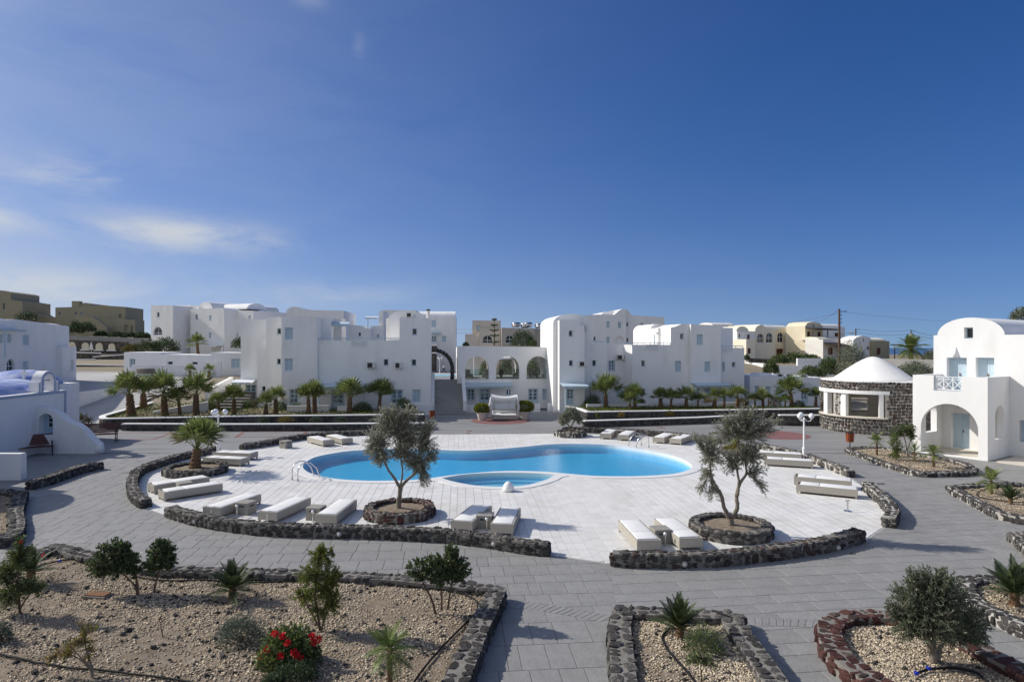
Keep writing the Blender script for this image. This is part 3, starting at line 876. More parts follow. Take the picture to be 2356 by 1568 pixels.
def red_disc(u0, u1, v0, v1):
    a, b = G(u0, (v0 + v1) / 2), G(u1, (v0 + v1) / 2); f, n = G((u0 + u1) / 2, v0), G((u0 + u1) / 2, v1)
    c = (f + n) / 2; rx, ry = (b - a).length / 2, (f - n).length / 2
    mb = MB(); mb.add([(c.x + rx * math.cos(t), c.y + ry * math.sin(t), .006) for t in [2 * PI * k / 48 for k in range(48)]], [tuple(range(48))])
    mb.build('red_paving_circle', 'red_paving', plaza)
red_disc(*[c3(605, 0)[0], c3(1190, 0)[0], c3(0, 1228)[1], c3(0, 1298)[1]])
red_disc(c5(380, 0)[0], c5(985, 0)[0], c5(0, 1362)[1], c5(0, 1446)[1])
def patch(px, m, name, z=.006):
    ps = [G(u, v) for u, v in px]; mb = MB(); mb.prism([(p.x, p.y) for p in ps], 0, z, True, False); return mb.build(name, m, plaza)
for u, v, w in ((1080, 990.5, 12), (1077, 996, 11), (1424, 987, 9)):
    patch([(u - w / 2, v + .9), (u + w / 2, v + .9), (u + w / 2, v - .9), (u - w / 2, v - .9)], 'rust', 'drain_grate')
patch([d5(640, 930), d5(690, 930), d5(700, 915), d5(655, 913)], 'mortar_dark', 'drain_grate'); patch([d5(880, 352), d5(940, 352), d5(930, 338), d5(870, 338)], 'mortar_dark', 'drain_grate')
patch([d1(1090, 425), d1(1170, 425), d1(1200, 410), d1(1120, 408)], 'mortar_grey', 'manhole_cover')

# curved decorative band pressed into the paving
def band(px, w=.42, n=None):
    line = resample(catmull([G(u, v) for u, v in px], 8), .16)[0]; nr = normals(line); mb = MB()
    for i in range(len(line) - 1):
        a, b = line[i], line[i + 1]; d = (b - a) * .42; n_ = nr[i] * (w / 2); sk = (b - a) * .5; c = (a + b) / 2
        p = [c - d - n_ - sk, c + d - n_ - sk, c + d + n_ + sk, c - d + n_ + sk]
        vs, fs = tile_geo([(q.x, q.y) for q in p], 0, .006, .003); mb.add(vs, fs)
    tag(mb.build('paving_band', 'paving_slab', plaza), None, None, None, 'stuff')
band([(1178, 1388), (1230, 1393), (1300, 1405), (1398, 1422)])
band([(1722, 1430), (1800, 1430), (1872, 1434)])
band([d5(1920, 660), d5(1975, 740), d5(1985, 830), d5(1945, 920), d5(1800, 1110)])

# ---- driveway on the left and lane on the right
def ribbon(name, secs, m, label):
    mb = MB(); vs = []
    for (a, b) in secs: vs += [tuple(a), tuple(b)]
    mb.add(vs, [(2 * i, 2 * i + 1, 2 * i + 3, 2 * i + 2) for i in range(len(secs) - 1)])
    return tag(mb.build(name, m, smooth=True), label, None, None, 'structure')
def at(u, Y, z): return Vector(((u - CX) / FOC * Y, Y, z))
ribbon('driveway', [(at(60, 50, .012), at(232, 50, .012)), (at(90, 56, .35), at(285, 56, .35)), (at(110, 62, 1.15), at(352, 62, 1.15)), (at(100, 68, 1.95), at(430, 68, 1.9)), (at(60, 74, 2.3), at(480, 74, 2.3)), (at(40, 84, 2.45), at(500, 84, 2.45))], 'drive_concrete', 'pale concrete driveway climbing past the chapel')
ribbon('lane', [(at(1700, 66, .4), at(1960, 66, .4)), (at(1705, 76, 1.0), at(1900, 76, 1.0)), (at(1705, 90, 2.2), at(1880, 90, 2.2)), (at(1690, 108, 3.3), at(1860, 108, 3.3))], 'drive_concrete', 'concrete lane rising behind the low annex')
mb = MB(); mb.box(-20, 14, 72, 150, .5, 1.0)
tag(mb.build('courtyard', 'drive_concrete'), 'paved courtyard behind the arcade', None, None, 'structure')
# ---------------------------------------------------------------- stone walls round the deck
dc = Vector((1.5, 31, 0))
def shift_in(pts, d):
    out = []
    for p in pts:
        v = (dc - p); v.z = 0; out.append(p + v.normalized() * d)
    return out
def gp(px): return [G(u, v) for u, v in px]
GW = 'low black lava walls round the pool deck'
stone_wall('hooked lava wall round the deck corner with the lone palm', gp([d1(1320, 735), d1(1240, 690), d1(1200, 610), d1(1205, 520), d1(1260, 440), d1(1400, 380), d1(1600, 315), d1(1750, 280), d1(1960, 235)]), group=GW)
stone_wall('lava wall behind the two loungers and box at the far left of the deck', gp([(557, 1034), (613, 1026), (669, 1015), (730, 1007), (807, 1002), (856, 1000.5)]), group=GW, size=.3)
stone_wall('long lava wall in front of the three loungers and the red-ringed olive tree', shift_in(gp([d2(40, 985), d2(150, 1022), d2(300, 1062), d2(500, 1102), d2(800, 1140), d2(1200, 1160), d2(1700, 1170), d2(2100, 1190), (1016, 1249.6), (1121, 1262), (1204, 1276), (1260, 1281.5)]), .24), group=GW, h=.39)
stone_wall('lava wall with pale mortar curving below the right-hand olive tree', shift_in(gp([d4(130, 1405), d4(400, 1415), d4(800, 1415), d4(1200, 1385), d4(1600, 1335), d4(1900, 1285), d4(2100, 1235), d4(2215, 1195)]), .24), group=GW, h=.39, stone=['lava_black', 'lava_black', 'lava_grey', 'lava_brown'], mortar='mortar_grey')
stone_wall('short hooked lava wall at the right tip of the deck', gp([d5(790, 400), d5(895, 490), d5(970, 570), d5(1005, 640), d5(970, 705)]), group=GW, h=.38, stone=['lava_black', 'lava_grey'], mortar='mortar_pale')
stone_wall('lava wall behind the lamp post and two loungers at right', gp([(1745, 1031), (1803, 1044), (1853, 1058), (1900, 1075), (1956, 1097)]), group=GW, stone=['lava_black', 'lava_grey'], mortar='mortar_pale', size=.3)
stone_wall('lava wall behind the four loungers on the far right side', gp([(1296, 992.5), (1400, 996), (1500, 1002), (1600, 1012), (1655, 1019)]), group=GW, size=.32)
stone_wall('lava wall between the chapel forecourt and the paving', gp([d1(275, 570), d1(450, 520), d1(700, 430), d1(905, 385)]), h=.4, name='stone_wall')

# ring planters
PLANTERS = {}
def ring_planter(label, u, v_front, half_px, h, stone, mortar='mortar_grey', w=.34):
    k = half_px / FOC; Yf = CAM_H * FOC / (v_front - HV); r = k * Yf / (1 - k); Yc = Yf + r
    c = Vector(((u - CX) / FOC * Yc, Yc, 0))
    line = [Vector((c.x + (r - w / 2) * math.cos(t), c.y + (r - w / 2) * math.sin(t), 0)) for t in [2 * PI * i / 40 for i in range(40)]]
    root = thing('ring_planter', label, 'planter', c, 0, 'round stone planters on the deck')
    stone_wall(None, line, w, h, stone, mortar, .25, True, curve=False, root=root)
    mb = MB(); n = 28; rr = r - w * .6
    vs = [(0, 0, h * .75)]; fs = []
    for j in range(1, 5):
        for i in range(n):
            a = 2 * PI * i / n; q = rr * j / 4
            vs.append((q * math.cos(a), q * math.sin(a), h * .62 + .05 * (1 - j / 4) + R.uniform(-.012, .012)))
    for i in range(n): fs.append((0, 1 + i, 1 + (i + 1) % n))
    for j in range(3):
        for i in range(n): fs.append((1 + j * n + i, 1 + (j + 1) * n + i, 1 + (j + 1) * n + (i + 1) % n, 1 + j * n + (i + 1) % n))
    mb.add(vs, fs); mb.build('soil', 'soil', root, smooth=True)
    return c, r, h
PLANTERS['palm'] = ring_planter('black stone ring planter round the lone palm', 451, 1102, 69.5, .36, 'lava_black')
PLANTERS['olive_l'] = ring_planter('reddish stone ring planter round the left olive tree', 920, 1208, 81, .38, ['lava_brown', 'lava_brown', 'lava_red', 'lava_black'])
PLANTERS['olive_r'] = ring_planter('dark stone ring planter round the right olive tree', 1681, 1255, 93, .38, ['lava_black', 'lava_grey', 'lava_black'])
PLANTERS['olive_b'] = ring_planter('stone ring planter round the small far olive tree', 1312.5, 1008, 37.5, .36, 'lava_black', 'mortar_pale')
PLANTERS['palm_b'] = ring_planter('stone ring planter with yellow shrub behind the right olive tree', 1697, 1051, 45, .3, 'lava_grey')

# ---------------------------------------------------------------- planting beds
def ground_noise(x, y): return .05 * noise.noise((x * .55, y * .55, 3.1)) + .025 * noise.noise((x * 1.9, y * 1.9, 7.7)) + .012 * noise.noise((x * 6, y * 6, 1.7))
SOILZ = {}
def bed(key, label, w, h, stone, mortar, soil, npeb, ndark=0, curve=False, peb=.03, gcol='pumice_gravel', size=.235, open_from=None, smooth_n=4, limit=300):
    pts = BEDS[key]; ccw = area2([(p.x, p.y) for p in pts]) > 0
    line = catmull(pts, smooth_n, True) if curve else pts
    fine = resample(line, .2, True)[0]
    mid = offset(fine, (1 if ccw else -1) * w / 2)
    root = thing('planting_bed', label, 'planting bed', (mid[0].x, mid[0].y, 0))
    stone_wall(None, mid, w, h, stone, mortar, size, True, curve=False, root=root, limit=limit)
    poly = [(p.x, p.y) for p in offset(fine, (1 if ccw else -1) * w * .55)]
    arr = np.array(poly); x0, y0 = arr.min(0); x1, y1 = arr.max(0)
    x0, x1, y0, y1 = max(x0, -22), min(x1, 26), max(y0, 9.5), y1
    st = .16
    gx = np.arange(x0, x1 + st, st); gy = np.arange(y0, y1 + st, st)
    XX, YY = np.meshgrid(gx, gy); nx, ny = len(gx), len(gy)
    big = [(p.x, p.y) for p in offset(fine, (1 if ccw else -1) * w * .3)]
    ins = in_poly(np.stack([XX.ravel(), YY.ravel()], 1), big).reshape(ny, nx)
    idx = {}; vs = []; fs = []
    o = root.location
    def vid(j, i):
        if (j, i) not in idx:
            idx[(j, i)] = len(vs); x, y = gx[i], gy[j]; vs.append((x - o.x, y - o.y, soil + ground_noise(x, y)))
        return idx[(j, i)]
    for j in range(ny - 1):
        for i in range(nx - 1):
            if ins[j, i] and ins[j, i + 1] and ins[j + 1, i] and ins[j + 1, i + 1]:
                fs.append((vid(j, i), vid(j, i + 1), vid(j + 1, i + 1), vid(j + 1, i)))
    mb = MB(); mb.add(vs, fs); mb.build('soil', 'soil', root, smooth=True)
    SOILZ[key] = soil
    # gravel: uncountable, one part
    def gravel(n, s0, s1, m, nm):
        P_ = np.stack([NR.uniform(x0, x1, n * 3), NR.uniform(y0, y1, n * 3)], 1)
        u = CX + P_[:, 0] / P_[:, 1] * FOC; v = HV + CAM_H * FOC / P_[:, 1]
        P_ = P_[in_poly(P_, poly) & (u > -80) & (u < 2440) & (v < 1640)]
        dn = np.array([noise.noise((a * .9, b_ * .9, 4.4)) + .5 * noise.noise((a * 3.1, b_ * 3.1, 9.1)) for a, b_ in P_])
        P_ = P_[NR.uniform(size=len(P_)) < np.clip(.62 + dn * 1.1, .1, 1)][:n]
        k = len(P_)
        if k == 0: return
        z = np.array([soil + ground_noise(a, b) for a, b in P_])
        base = np.array([(1, 0, 0), (-.3, .95, 0), (-.8, -.7, 0), (.15, -.9, .1), (.1, .1, .75), (0, 0, -.5)])
        tri = np.array([(0, 1, 4), (1, 2, 4), (2, 3, 4), (3, 0, 4), (1, 0, 5), (2, 1, 5), (3, 2, 5), (0, 3, 5)])
        s = np.exp(NR.uniform(math.log(s0), math.log(s1), k)); a = NR.uniform(0, 2 * PI, k); ca, sa = np.cos(a), np.sin(a)
        B = base[None] * (1 + NR.uniform(-.3, .3, (k, 6, 3)))
        X = (B[:, :, 0] * ca[:, None] - B[:, :, 1] * sa[:, None]) * s[:, None] + (P_[:, 0] - o.x)[:, None]
        Y = (B[:, :, 0] * sa[:, None] + B[:, :, 1] * ca[:, None]) * s[:, None] * .8 + (P_[:, 1] - o.y)[:, None]
        Z = B[:, :, 2] * s[:, None] * .8 + (z + s * .25)[:, None]
        V = np.stack([X, Y, Z], 2).reshape(-1, 3); T = (tri[None] + (np.arange(k) * 6)[:, None, None]).reshape(-1, 3)
        tag(link(nm, np_mesh(nm, V, T, m), root), None, None, None, 'stuff')
    gravel(npeb, peb * .45, peb * 1.25, gcol, 'gravel')
    if ndark: gravel(ndark, peb * .8, peb * 2.6, 'pebble_dark', 'rubble')
    return root
bed('front_left', 'large gravel bed with red geranium and black lava edging', .50, .34, 'lava_black', 'mortar_grey', .16, 26000, 700)
bed('front_centre', 'tapering gravel bed with cycad and broad lava edging', .50, .34, ['lava_black', 'lava_black', 'lava_grey'], 'mortar_grey', .18, 9000, 120)
bed('front_red', 'rounded bed edged in red lava stone under the round olive bush', .50, .34, ['lava_red', 'lava_red', 'lava_red', 'lava_brown'], 'mortar_grey', .18, 9000, 100)
bed('right_near', 'gravel bed with big cycad cut by the right edge', .42, .30, 'lava_black', 'mortar_pale', .16, 4500, 60)
bed('right_mid', 'pointed gravel bed with young palm and cycad at right', .40, .28, 'lava_black', 'mortar_pale', .12, 5000, 60, curve=False)
bed('right_far', 'leaf shaped gravel bed in front of the arched porch', .36, .25, 'lava_black', 'mortar_pale', .12, 5000, 60, curve=True, peb=.035)
bed('right_edge', 'small bed corner of pale mortared stone at the right edge', .40, .28, 'lava_grey', 'mortar_pale', .14, 900, 20)
bed('left_edge', 'dark lava edged bed cut by the left edge', .48, .32, 'lava_black', 'mortar_grey', .14, 3000, 100)

# ---------------------------------------------------------------- long raised planters before the hotel
def long_planter(label, front_px, z_top, back, z_soil, rnd, group):
    line = [G(u, v, z_top) for u, v in front_px]; line = [Vector((p.x, p.y, 0)) for p in line]
    root = thing('raised_planter', label, 'planter', (line[0].x, line[0].y, 0), 0, group)
    stone_wall(None, line, .36, z_top - .07, 'lava_black', 'mortar_dark', .36, False, curve=rnd, root=root, cap='white_plaster', top=False, sides=(-1,), limit=300)
    return root, line
lpl, lpl_line = long_planter('long left planter with white coping and the row of palms', [c1(1460, 1040), c1(1220, 1105), c1(1000, 1165), c1(925, 1190), c1(960, 1208), c1(1120, 1206), c1(1600, 1198), c2(0, 1212), c2(900, 1203), c2(1860, 1193)], .78, 0, .62, True, 'raised planters before the hotel')
lpf, lpf_line = long_planter('lower front strip of the left planter with white coping', [c1(1113, 1255), c2(0, 1290), c2(900, 1287), c2(1925, 1278)], .52, 0, .4, False, 'raised planters before the hotel')
rpl, rpl_line = long_planter('long right planter with white coping and dense palms', [c4(310, 1115), c4(420, 1135), c4(510, 1170), c4(900, 1163), c4(1500, 1155), c4(2350, 1143), c5(1180, 1137)], .80, 0, .62, False, 'raised planters before the hotel')
rpf, rpf_line = long_planter('lower front strip of the right planter with white coping', [c4(470, 1258), c4(1000, 1243), c4(1600, 1224), c4(2030, 1202)], .52, 0, .4, False, 'raised planters before the hotel')
kw, kw_line = long_planter('straight dark lava wall with white coping beside the round bar', [c5(700, 1200), c5(1195, 1202)], .82, 0, .4, False, None)
kw['category'] = 'stone wall'; kw.name = 'capped_stone_wall'
def fill_soil(root, poly, z, m='soil', nm='soil'):
    o = root.location; mb = MB(); flat_with_holes(mb, [(p[0] - o.x, p[1] - o.y) for p in poly], [], z); return mb.build(nm, m, root)
LP_POLY = [(p.x, p.y) for p in lpl_line[2:]] + [(lpl_line[-1].x - .3, lpl_line[-1].y + 3.0), (lpl_line[0].x + 2, lpl_line[0].y + .4), (lpl_line[0].x, lpl_line[0].y)] + [(lpl_line[1].x, lpl_line[1].y)]
fill_soil(lpl, LP_POLY, .55)
RP_POLY = [(p.x, p.y) for p in rpl_line] + [(rpl_line[-1].x - .2, rpl_line[-1].y + 2.6), (rpl_line[0].x + 2.2, rpl_line[0].y + 1.2)]
fill_soil(rpl, RP_POLY, .58)
LF_POLY = [(p.x, p.y) for p in lpf_line] + [(p.x, p.y + 1.35) for p in reversed(lpf_line)]
fill_soil(lpf, LF_POLY, .36)
RF_POLY = [(p.x, p.y) for p in rpf_line] + [(p.x, p.y + 1.35) for p in reversed(rpf_line)]
fill_soil(rpf, RF_POLY, .36)
# ---------------------------------------------------------------- buildings
def arch_loop(x0, x1, z0, zs, zt, n=14):
    """opening with a round head: springs at zs, crown at zt"""
    c = (x0 + x1) / 2; r = (x1 - x0) / 2
    return [(x0, z0), (x1, z0)] + [(c + r * math.cos(PI * k / n), zs + (zt - zs) * math.sin(PI * k / n)) for k in range(0, n + 1)]
class Bld:
    """a building whose front faces local -y; points are given as photo pixels on planes parallel to its front"""
    def __init__(s, name, label, O, ang, z0=0.0, cat='building', wall='white_plaster', group=None):
        s.O = Vector((O[0], O[1], 0)); s.a = math.radians(ang); s.z0 = z0; s.wall = wall
        s.e = Vector((math.cos(s.a), math.sin(s.a), 0)); s.m = Vector((-math.sin(s.a), math.cos(s.a), 0))
        s.root = thing(name, label, cat, (O[0], O[1], z0), s.a, group)
    def px(s, u, v, y=0.0):
        d = Vector(((u - CX) / FOC, 1, -(v - HV) / FOC)); C = Vector((0, 0, CAM_H))
        t = (y - (C - s.O).dot(s.m)) / d.dot(s.m); p = C + d * t
        return (p - s.O).dot(s.e), p.z - s.z0
    def world(s, x, y, z=0.0): return s.O + s.e * x + s.m * y + Vector((0, 0, z + s.z0))
    def depth_to(s, x, y, u):
        k = (u - CX) / FOC; p = s.O + s.e * x + s.m * y     # (p.x + d m.x) = k (p.y + d m.y)
        return (k * p.y - p.x) / (s.m.x - k * s.m.y)
    def lx(s, u, y=0.0): return s.px(u, HV, y)[0]
    def blk(s, top, y=0.0, depth=6.0, holes=(), zb=0.0, wall=None, name='wall', ul=None, lean=(0, 0), t=.30, win=True, solid=True):
        """top: left-to-right pixel outline of the front's upper edge"""
        pts = [s.px(u, v, y) for u, v in top]
        if ul is not None: depth = s.depth_to(pts[0][0], y, ul)
        outer = [(pts[0][0], zb), (pts[-1][0], zb)] + list(reversed(pts))
        loops = []; wins = []
        for h in holes:
            kind, (ua, va), (ub, vb) = h[0], h[1], h[2]
            xa, za = s.px(ua, va, y); xb, zb2 = s.px(ub, vb, y)
            zlo, zhi = min(za, zb2), max(za, zb2)
            if kind == 'door': zlo = max(zlo, zb + .03)
            if kind in ('arch', 'archwin', 'archopen'):
                r = (xb - xa) / 2; zs = max(zhi - r * 1.02, zlo + .1)
                loops.append(arch_loop(xa, xb, zlo, zs, zhi))
            else: loops.append([(xa, zlo), (xb, zlo), (xb, zhi), (xa, zhi)])
            wins.append((kind, xa, xb, zlo, zhi, h[3] if len(h) > 3 else None))
        mb = MB(); mb.xz(outer, loops, y, y + t, back=False)
        if solid: mb.xz(outer, [], y + t, y + depth, lean=lean)
        o = mb.build(name, wall or s.wall, s.root)
        if win:
            for w in wins: s.window(*w[:5], y, w[5])
        return pts
    def window(s, kind, x0, x1, z0, z1, y, opt=None):
        fw = .055; yb = y + .16
        if kind in ('open', 'archopen'): return
        nm = {'door': 'door', 'sh': 'window', 'sq': 'window', 'fr': 'window', 'arch': 'window', 'archwin': 'window', 'brown': 'window', 'niche': 'window'}[kind]
        f = MB(); w, h = x1 - x0, z1 - z0
        pm = 'pale_blue_paint'
        if kind == 'brown': pm = 'brown_wood'
        if kind in ('arch', 'archwin'):
            r = w / 2; zs = max(z1 - r, z0 + .1)
            f.xz(arch_loop(x0 + .005, x1 - .005, z0 + .005, zs, z1 - .005), [arch_loop(x0 + .07, x1 - .07, z0 + .07, zs, z1 - .07)], yb, yb + .06)
            c = (x0 + x1) / 2
            f.box(c - .03, c + .03, yb + .004, yb + .05, z0 + .07, z1 - .08)
            f.box(x0 + .07, x1 - .07, yb + .008, yb + .045, zs - .03, zs + .03)
            o = f.build(nm, 'rail_white' if kind == 'archwin' else pm, s.root)
            g = MB(); g.xz(arch_loop(x0 + .06, x1 - .06, z0 + .06, zs, z1 - .06), [], yb + .055, yb + .075); g.build('pane', 'dark_glass', o)
            return
        f.box(x0 + .002, x0 + fw, yb, yb + .07, z0 + .002, z1 - .002); f.box(x1 - fw, x1 - .002, yb, yb + .07, z0 + .002, z1 - .002)
        f.box(x0 + fw, x1 - fw, yb, yb + .07, z1 - fw, z1 - .002); f.box(x0 + fw, x1 - fw, yb, yb + .07, z0 + .002, z0 + fw)
        if kind == 'sq':
            f.box(x0 - .03, x1 + .03, y - .03, y + .1, z0 - .05, z0 - .001)
            o = f.build(nm, pm, s.root)
            MB().box(x0 + fw, x1 - fw, yb + .03, yb + .06, z0 + fw, z1 - fw).build('pane', 'dark_glass', o)
            return
        o = f.build(nm, pm, s.root)
        c = (x0 + x1) / 2
        for a, b in ((x0 + fw, c - .006), (c + .006, x1 - fw)):
            lf = MB(); st = min(.075, (b - a) * .22)
            zz0, zz1 = z0 + fw + .004, z1 - fw - .004
            lf.box(a, a + st, yb + .008, yb + .05, zz0, zz1); lf.box(b - st, b, yb + .008, yb + .05, zz0, zz1)
            n = 3 if kind in ('door', 'fr', 'sh', 'brown') else 2
            zs = [zz0 + (zz1 - zz0) * k / n for k in range(n + 1)]
            if kind == 'door': zs = [zz0, zz0 + (zz1 - zz0) * .36, zz0 + (zz1 - zz0) * .58, zz0 + (zz1 - zz0) * .79, zz1]
            for k, z in enumerate(zs):
                q0 = max(zz0, z - .035) if k else zz0; q1 = min(zz1, z + .035) if k < len(zs) - 1 else zz1
                if k == 0: q1 = zz0 + .08
                lf.box(a + st, b - st, yb + .010, yb + .048, q0, q1)
            leaf = lf.build('shutter' if kind in ('sh', 'brown') else 'leaf', pm, o)
            pn = MB(); pn.box(a + st, b - st, yb + .022, yb + .035, zz0 + .05, zz1 - .05)
            if kind in ('sh', 'brown'):
                pn.build('louvre_panel', 'shutter_blue' if kind == 'sh' else 'brown_wood', o)
            elif kind == 'door':
                MB().box(a + st, b - st, yb + .016, yb + .036, zz0 + .05, zs[1]).build('panel', 'pale_blue_paint', o)
                MB().box(a + st, b - st, yb + .022, yb + .035, zs[1], zz1 - .05).build('pane', opt or 'sky_glass', o)
            else: pn.build('pane', opt or 'sky_glass', o)
        if kind == 'door': MB().box(c + .02, c + .06, yb - .04, yb + .01, z0 + (z1 - z0) * .44, z0 + (z1 - z0) * .52).build('handle', 'rust', o)
    def vault(s, u0, u1, v_spring, v_top, y, depth, wall=None, zb=None, ul=None, name='vault', n=16, holes=()):
        (xa, zs), (xb, _) = s.px(u0, v_spring, y), s.px(u1, v_spring, y)
        zt = s.px((u0 + u1) / 2, v_top, y)[1]
        if ul is not None: depth = s.depth_to(xa, y, ul)
        c, r = (xa + xb) / 2, (xb - xa) / 2
        zb = zs - .05 if zb is None else zb
        prof = [(xa, zb), (xb, zb)] + [(c + r * math.cos(PI * k / n), zs + (zt - zs) * math.sin(PI * k / n)) for k in range(n + 1)]
        mb = MB(); mb.xz(prof, [], y, y + depth); o = mb.build(name, wall or s.wall, s.root); smooth_by_angle(o, 35); return o
    def xvault(s, u0, u1, v_base, v_top, y, w, wall=None, name='vault', n=12):
        """barrel roof running along the facade"""
        (xa, zb), (xb, _) = s.px(u0, v_base, y), s.px(u1, v_base, y); zt = s.px(u0, v_top, y)[1]
        vs = []; 
        for x in (xa, xb):
            for k in range(n + 1):
                a = PI * k / n; vs.append((x, y + w / 2 - w / 2 * math.cos(a), zb + (zt - zb) * math.sin(a)))
        fs = [(k, k + 1, n + 2 + k, n + 1 + k) for k in range(n)] + [tuple(reversed(range(n + 1))), tuple(range(n + 1, 2 * n + 2))]
        mb = MB(); mb.add(vs, fs); o = mb.build(name, wall or s.wall, s.root); smooth_by_angle(o, 50); return o
    def box(s, x0, x1, y0, y1, z0, z1, m=None, name='wall'):
        return MB().box(x0, x1, y0, y1, z0, z1).build(name, m or s.wall, s.root)
    def canopy(s, u0, u1, v_wall, v_edge, y, out, posts=(), m='pale_blue_paint', zpost=0.0):
        xa, zw = s.px(u0, v_wall, y); xb, _ = s.px(u1, v_wall, y); ze = s.px((u0 + u1) / 2, v_edge, y - out)[1]
        ze = min(ze, zw - .06)
        mb = MB(); mb.hexa([(xa, y - out, ze - .05), (xb, y - out, ze - .05), (xb, y - .004, zw - .05), (xa, y - .004, zw - .05), (xa, y - out, ze), (xb, y - out, ze), (xb, y - .004, zw), (xa, y - .004, zw)])
        o = mb.build('porch_roof', m, s.root)
        bm_ = MB(); bm_.box(xa + .05, xb - .05, y - out + .12, y - out + .22, ze - .2, ze - .052)
        k = int((xb - xa) / .55)
        for i in range(k + 1):
            x = xa + .15 + (xb - xa - .3) * i / max(1, k); bm_.hexa([(x - .035, y - out - .05, ze - .14), (x + .035, y - out - .05, ze - .14), (x + .035, y - .01, zw - .14), (x - .035, y - .01, zw - .14), (x - .035, y - out - .05, ze - .056), (x + .035, y - out - .05, ze - .056), (x + .035, y - .01, zw - .056), (x - .035, y - .01, zw - .056)])
        bm_.build('rafters', m, o)
        for u in posts:
            x = s.px(u, v_edge, y - out + .17)[0]
            MB().box(x - .06, x + .06, y - out + .11, y - out + .23, zpost, ze - .2).build('post', m, s.root)
    def rail(s, u0, u1, v, y, h=.28, m='pale_blue_paint', posts=6):
        xa, z = s.px(u0, v, y); xb, _ = s.px(u1, v, y); mb = MB()
        mb.box(xa, xb, y, y + .06, z - .07, z)
        for k in range(posts + 1):
            x = xa + (xb - xa) * k / posts; mb.box(x - .025, x + .025, y + .005, y + .05, z - h, z - .07)
        mb.build('railing', m, s.root)
    def lattice(s, p0, p1, y, n=3, m='rail_white'):
        xa, z1 = s.px(*p0, y); xb, z0 = s.px(*p1, y); mb = MB(); b = .045
        mb.box(xa, xb, y, y + .05, z1 - b, z1); mb.box(xa, xb, y, y + .05, z0, z0 + b)
        w = (xb - xa) / n
        for k in range(n + 1): mb.box(xa + w * k - b / 2, xa + w * k + b / 2, y - .004, y + .054, z0, z1)
        for k in range(n):
            x = xa + w * k
            mb.bar((x, y + .02, z0), (x + w, y + .02, z1), .035); mb.bar((x, y + .035, z1), (x + w, y + .035, z0), .035)
        mb.build('railing', m, s.root)
def q(c, *hs): return [(h[0], c(h[1], h[2]), c(h[3], h[4]), *(h[5:])) for h in hs]
def T(c, *ps): return [c(*p) for p in ps]

# ---- hotel, left wing
A = Bld('hotel_wing', 'white cubic hotel wing left of the grey staircase', (-7.1, 57.0), 6.5)
A.blk(T(c2, (803, 463), (1620, 465), (1620, 240), (1930, 243)), 0, 7, q(c2, ('sq', 1460, 650, 1507, 713), ('door', 940, 958, 1065, 1160), ('sq', 1745, 345, 1790, 408), ('sq', 1738, 652, 1785, 714), ('sh', 1747, 953, 1826, 1076), ('door', 1532, 953, 1650, 1160)))
A.blk(T(c2, (447, 222), (803, 228)), -.25, 7, q(c2, ('sh', 480, 335, 560, 455), ('sh', 478, 643, 557, 763), ('door', 525, 948, 612, 1160)))
A.blk(T(c2, (800, 229), (935, 233)), 1.6, 5, zb=5.5)
A.blk(T(c2, (293, 233), (470, 233)), 1.8, 6, q(c2, ('sq', 400, 343, 440, 402), ('sq', 398, 643, 437, 703)))
A.blk(T(c2, (40, 255), (310, 255)), 4.2, 6, q(c2, ('door', 78, 905, 195, 1060)))
A.blk(T(c2, (205, 465), (300, 465)), 2.6, 3, q(c2, ('sq', 248, 918, 286, 972)))
A.canopy(c2(-10, 0)[0], c2(200, 0)[0], c2(0, 850)[1], c2(0, 880)[1], 4.2, 1.5, [c2(8, 0)[0]], 'rail_white')
A.canopy(c2(795, 0)[0], c2(1285, 0)[0], c2(0, 890)[1], c2(0, 922)[1], 0, 1.6, [c2(810, 0)[0], c2(1265, 0)[0]])
A.rail(c2(815, 0)[0], c2(1618, 0)[0], c2(0, 440)[1], .1, .35, posts=9)
A.lattice(c2(1143, 466), c2(1290, 527), -.05, 5)
A.vault(c2(1515, 0)[0], c2(1850, 0)[0], c2(0, 242)[1], c2(0, 165)[1], 2.2, 5, zb=6.5)
A.blk(T(c2, (1485, 245), (1612, 246)), 2.6, 4, q(c2, ('sh', 1520, 358, 1605, 465)), zb=5.5, wall='warm_plaster')
A.blk(T(c2, (960, 245), (1042, 247)), 3.4, 3, zb=5.5, wall='warm_plaster')
A.canopy(c2(935, 0)[0], c2(1130, 0)[0], c2(0, 280)[1], c2(0, 300)[1], 3.2, 1.4, [c2(1098, 0)[0]], zpost=5.5)
for x0, x1, y1 in ((503, 918, 1112), (1003, 1130, 1112)):
    xa, z = A.px(*c2(x0, y1), -2.2); xb, _ = A.px(*c2(x1, y1), -2.2); A.box(xa, xb, -2.4, -2.2, 0, z, name='terrace_parapet')
A.blk(T(c2, (1650, 1105), (1945, 1105)), -.32, .3, name='plinth', t=.1)

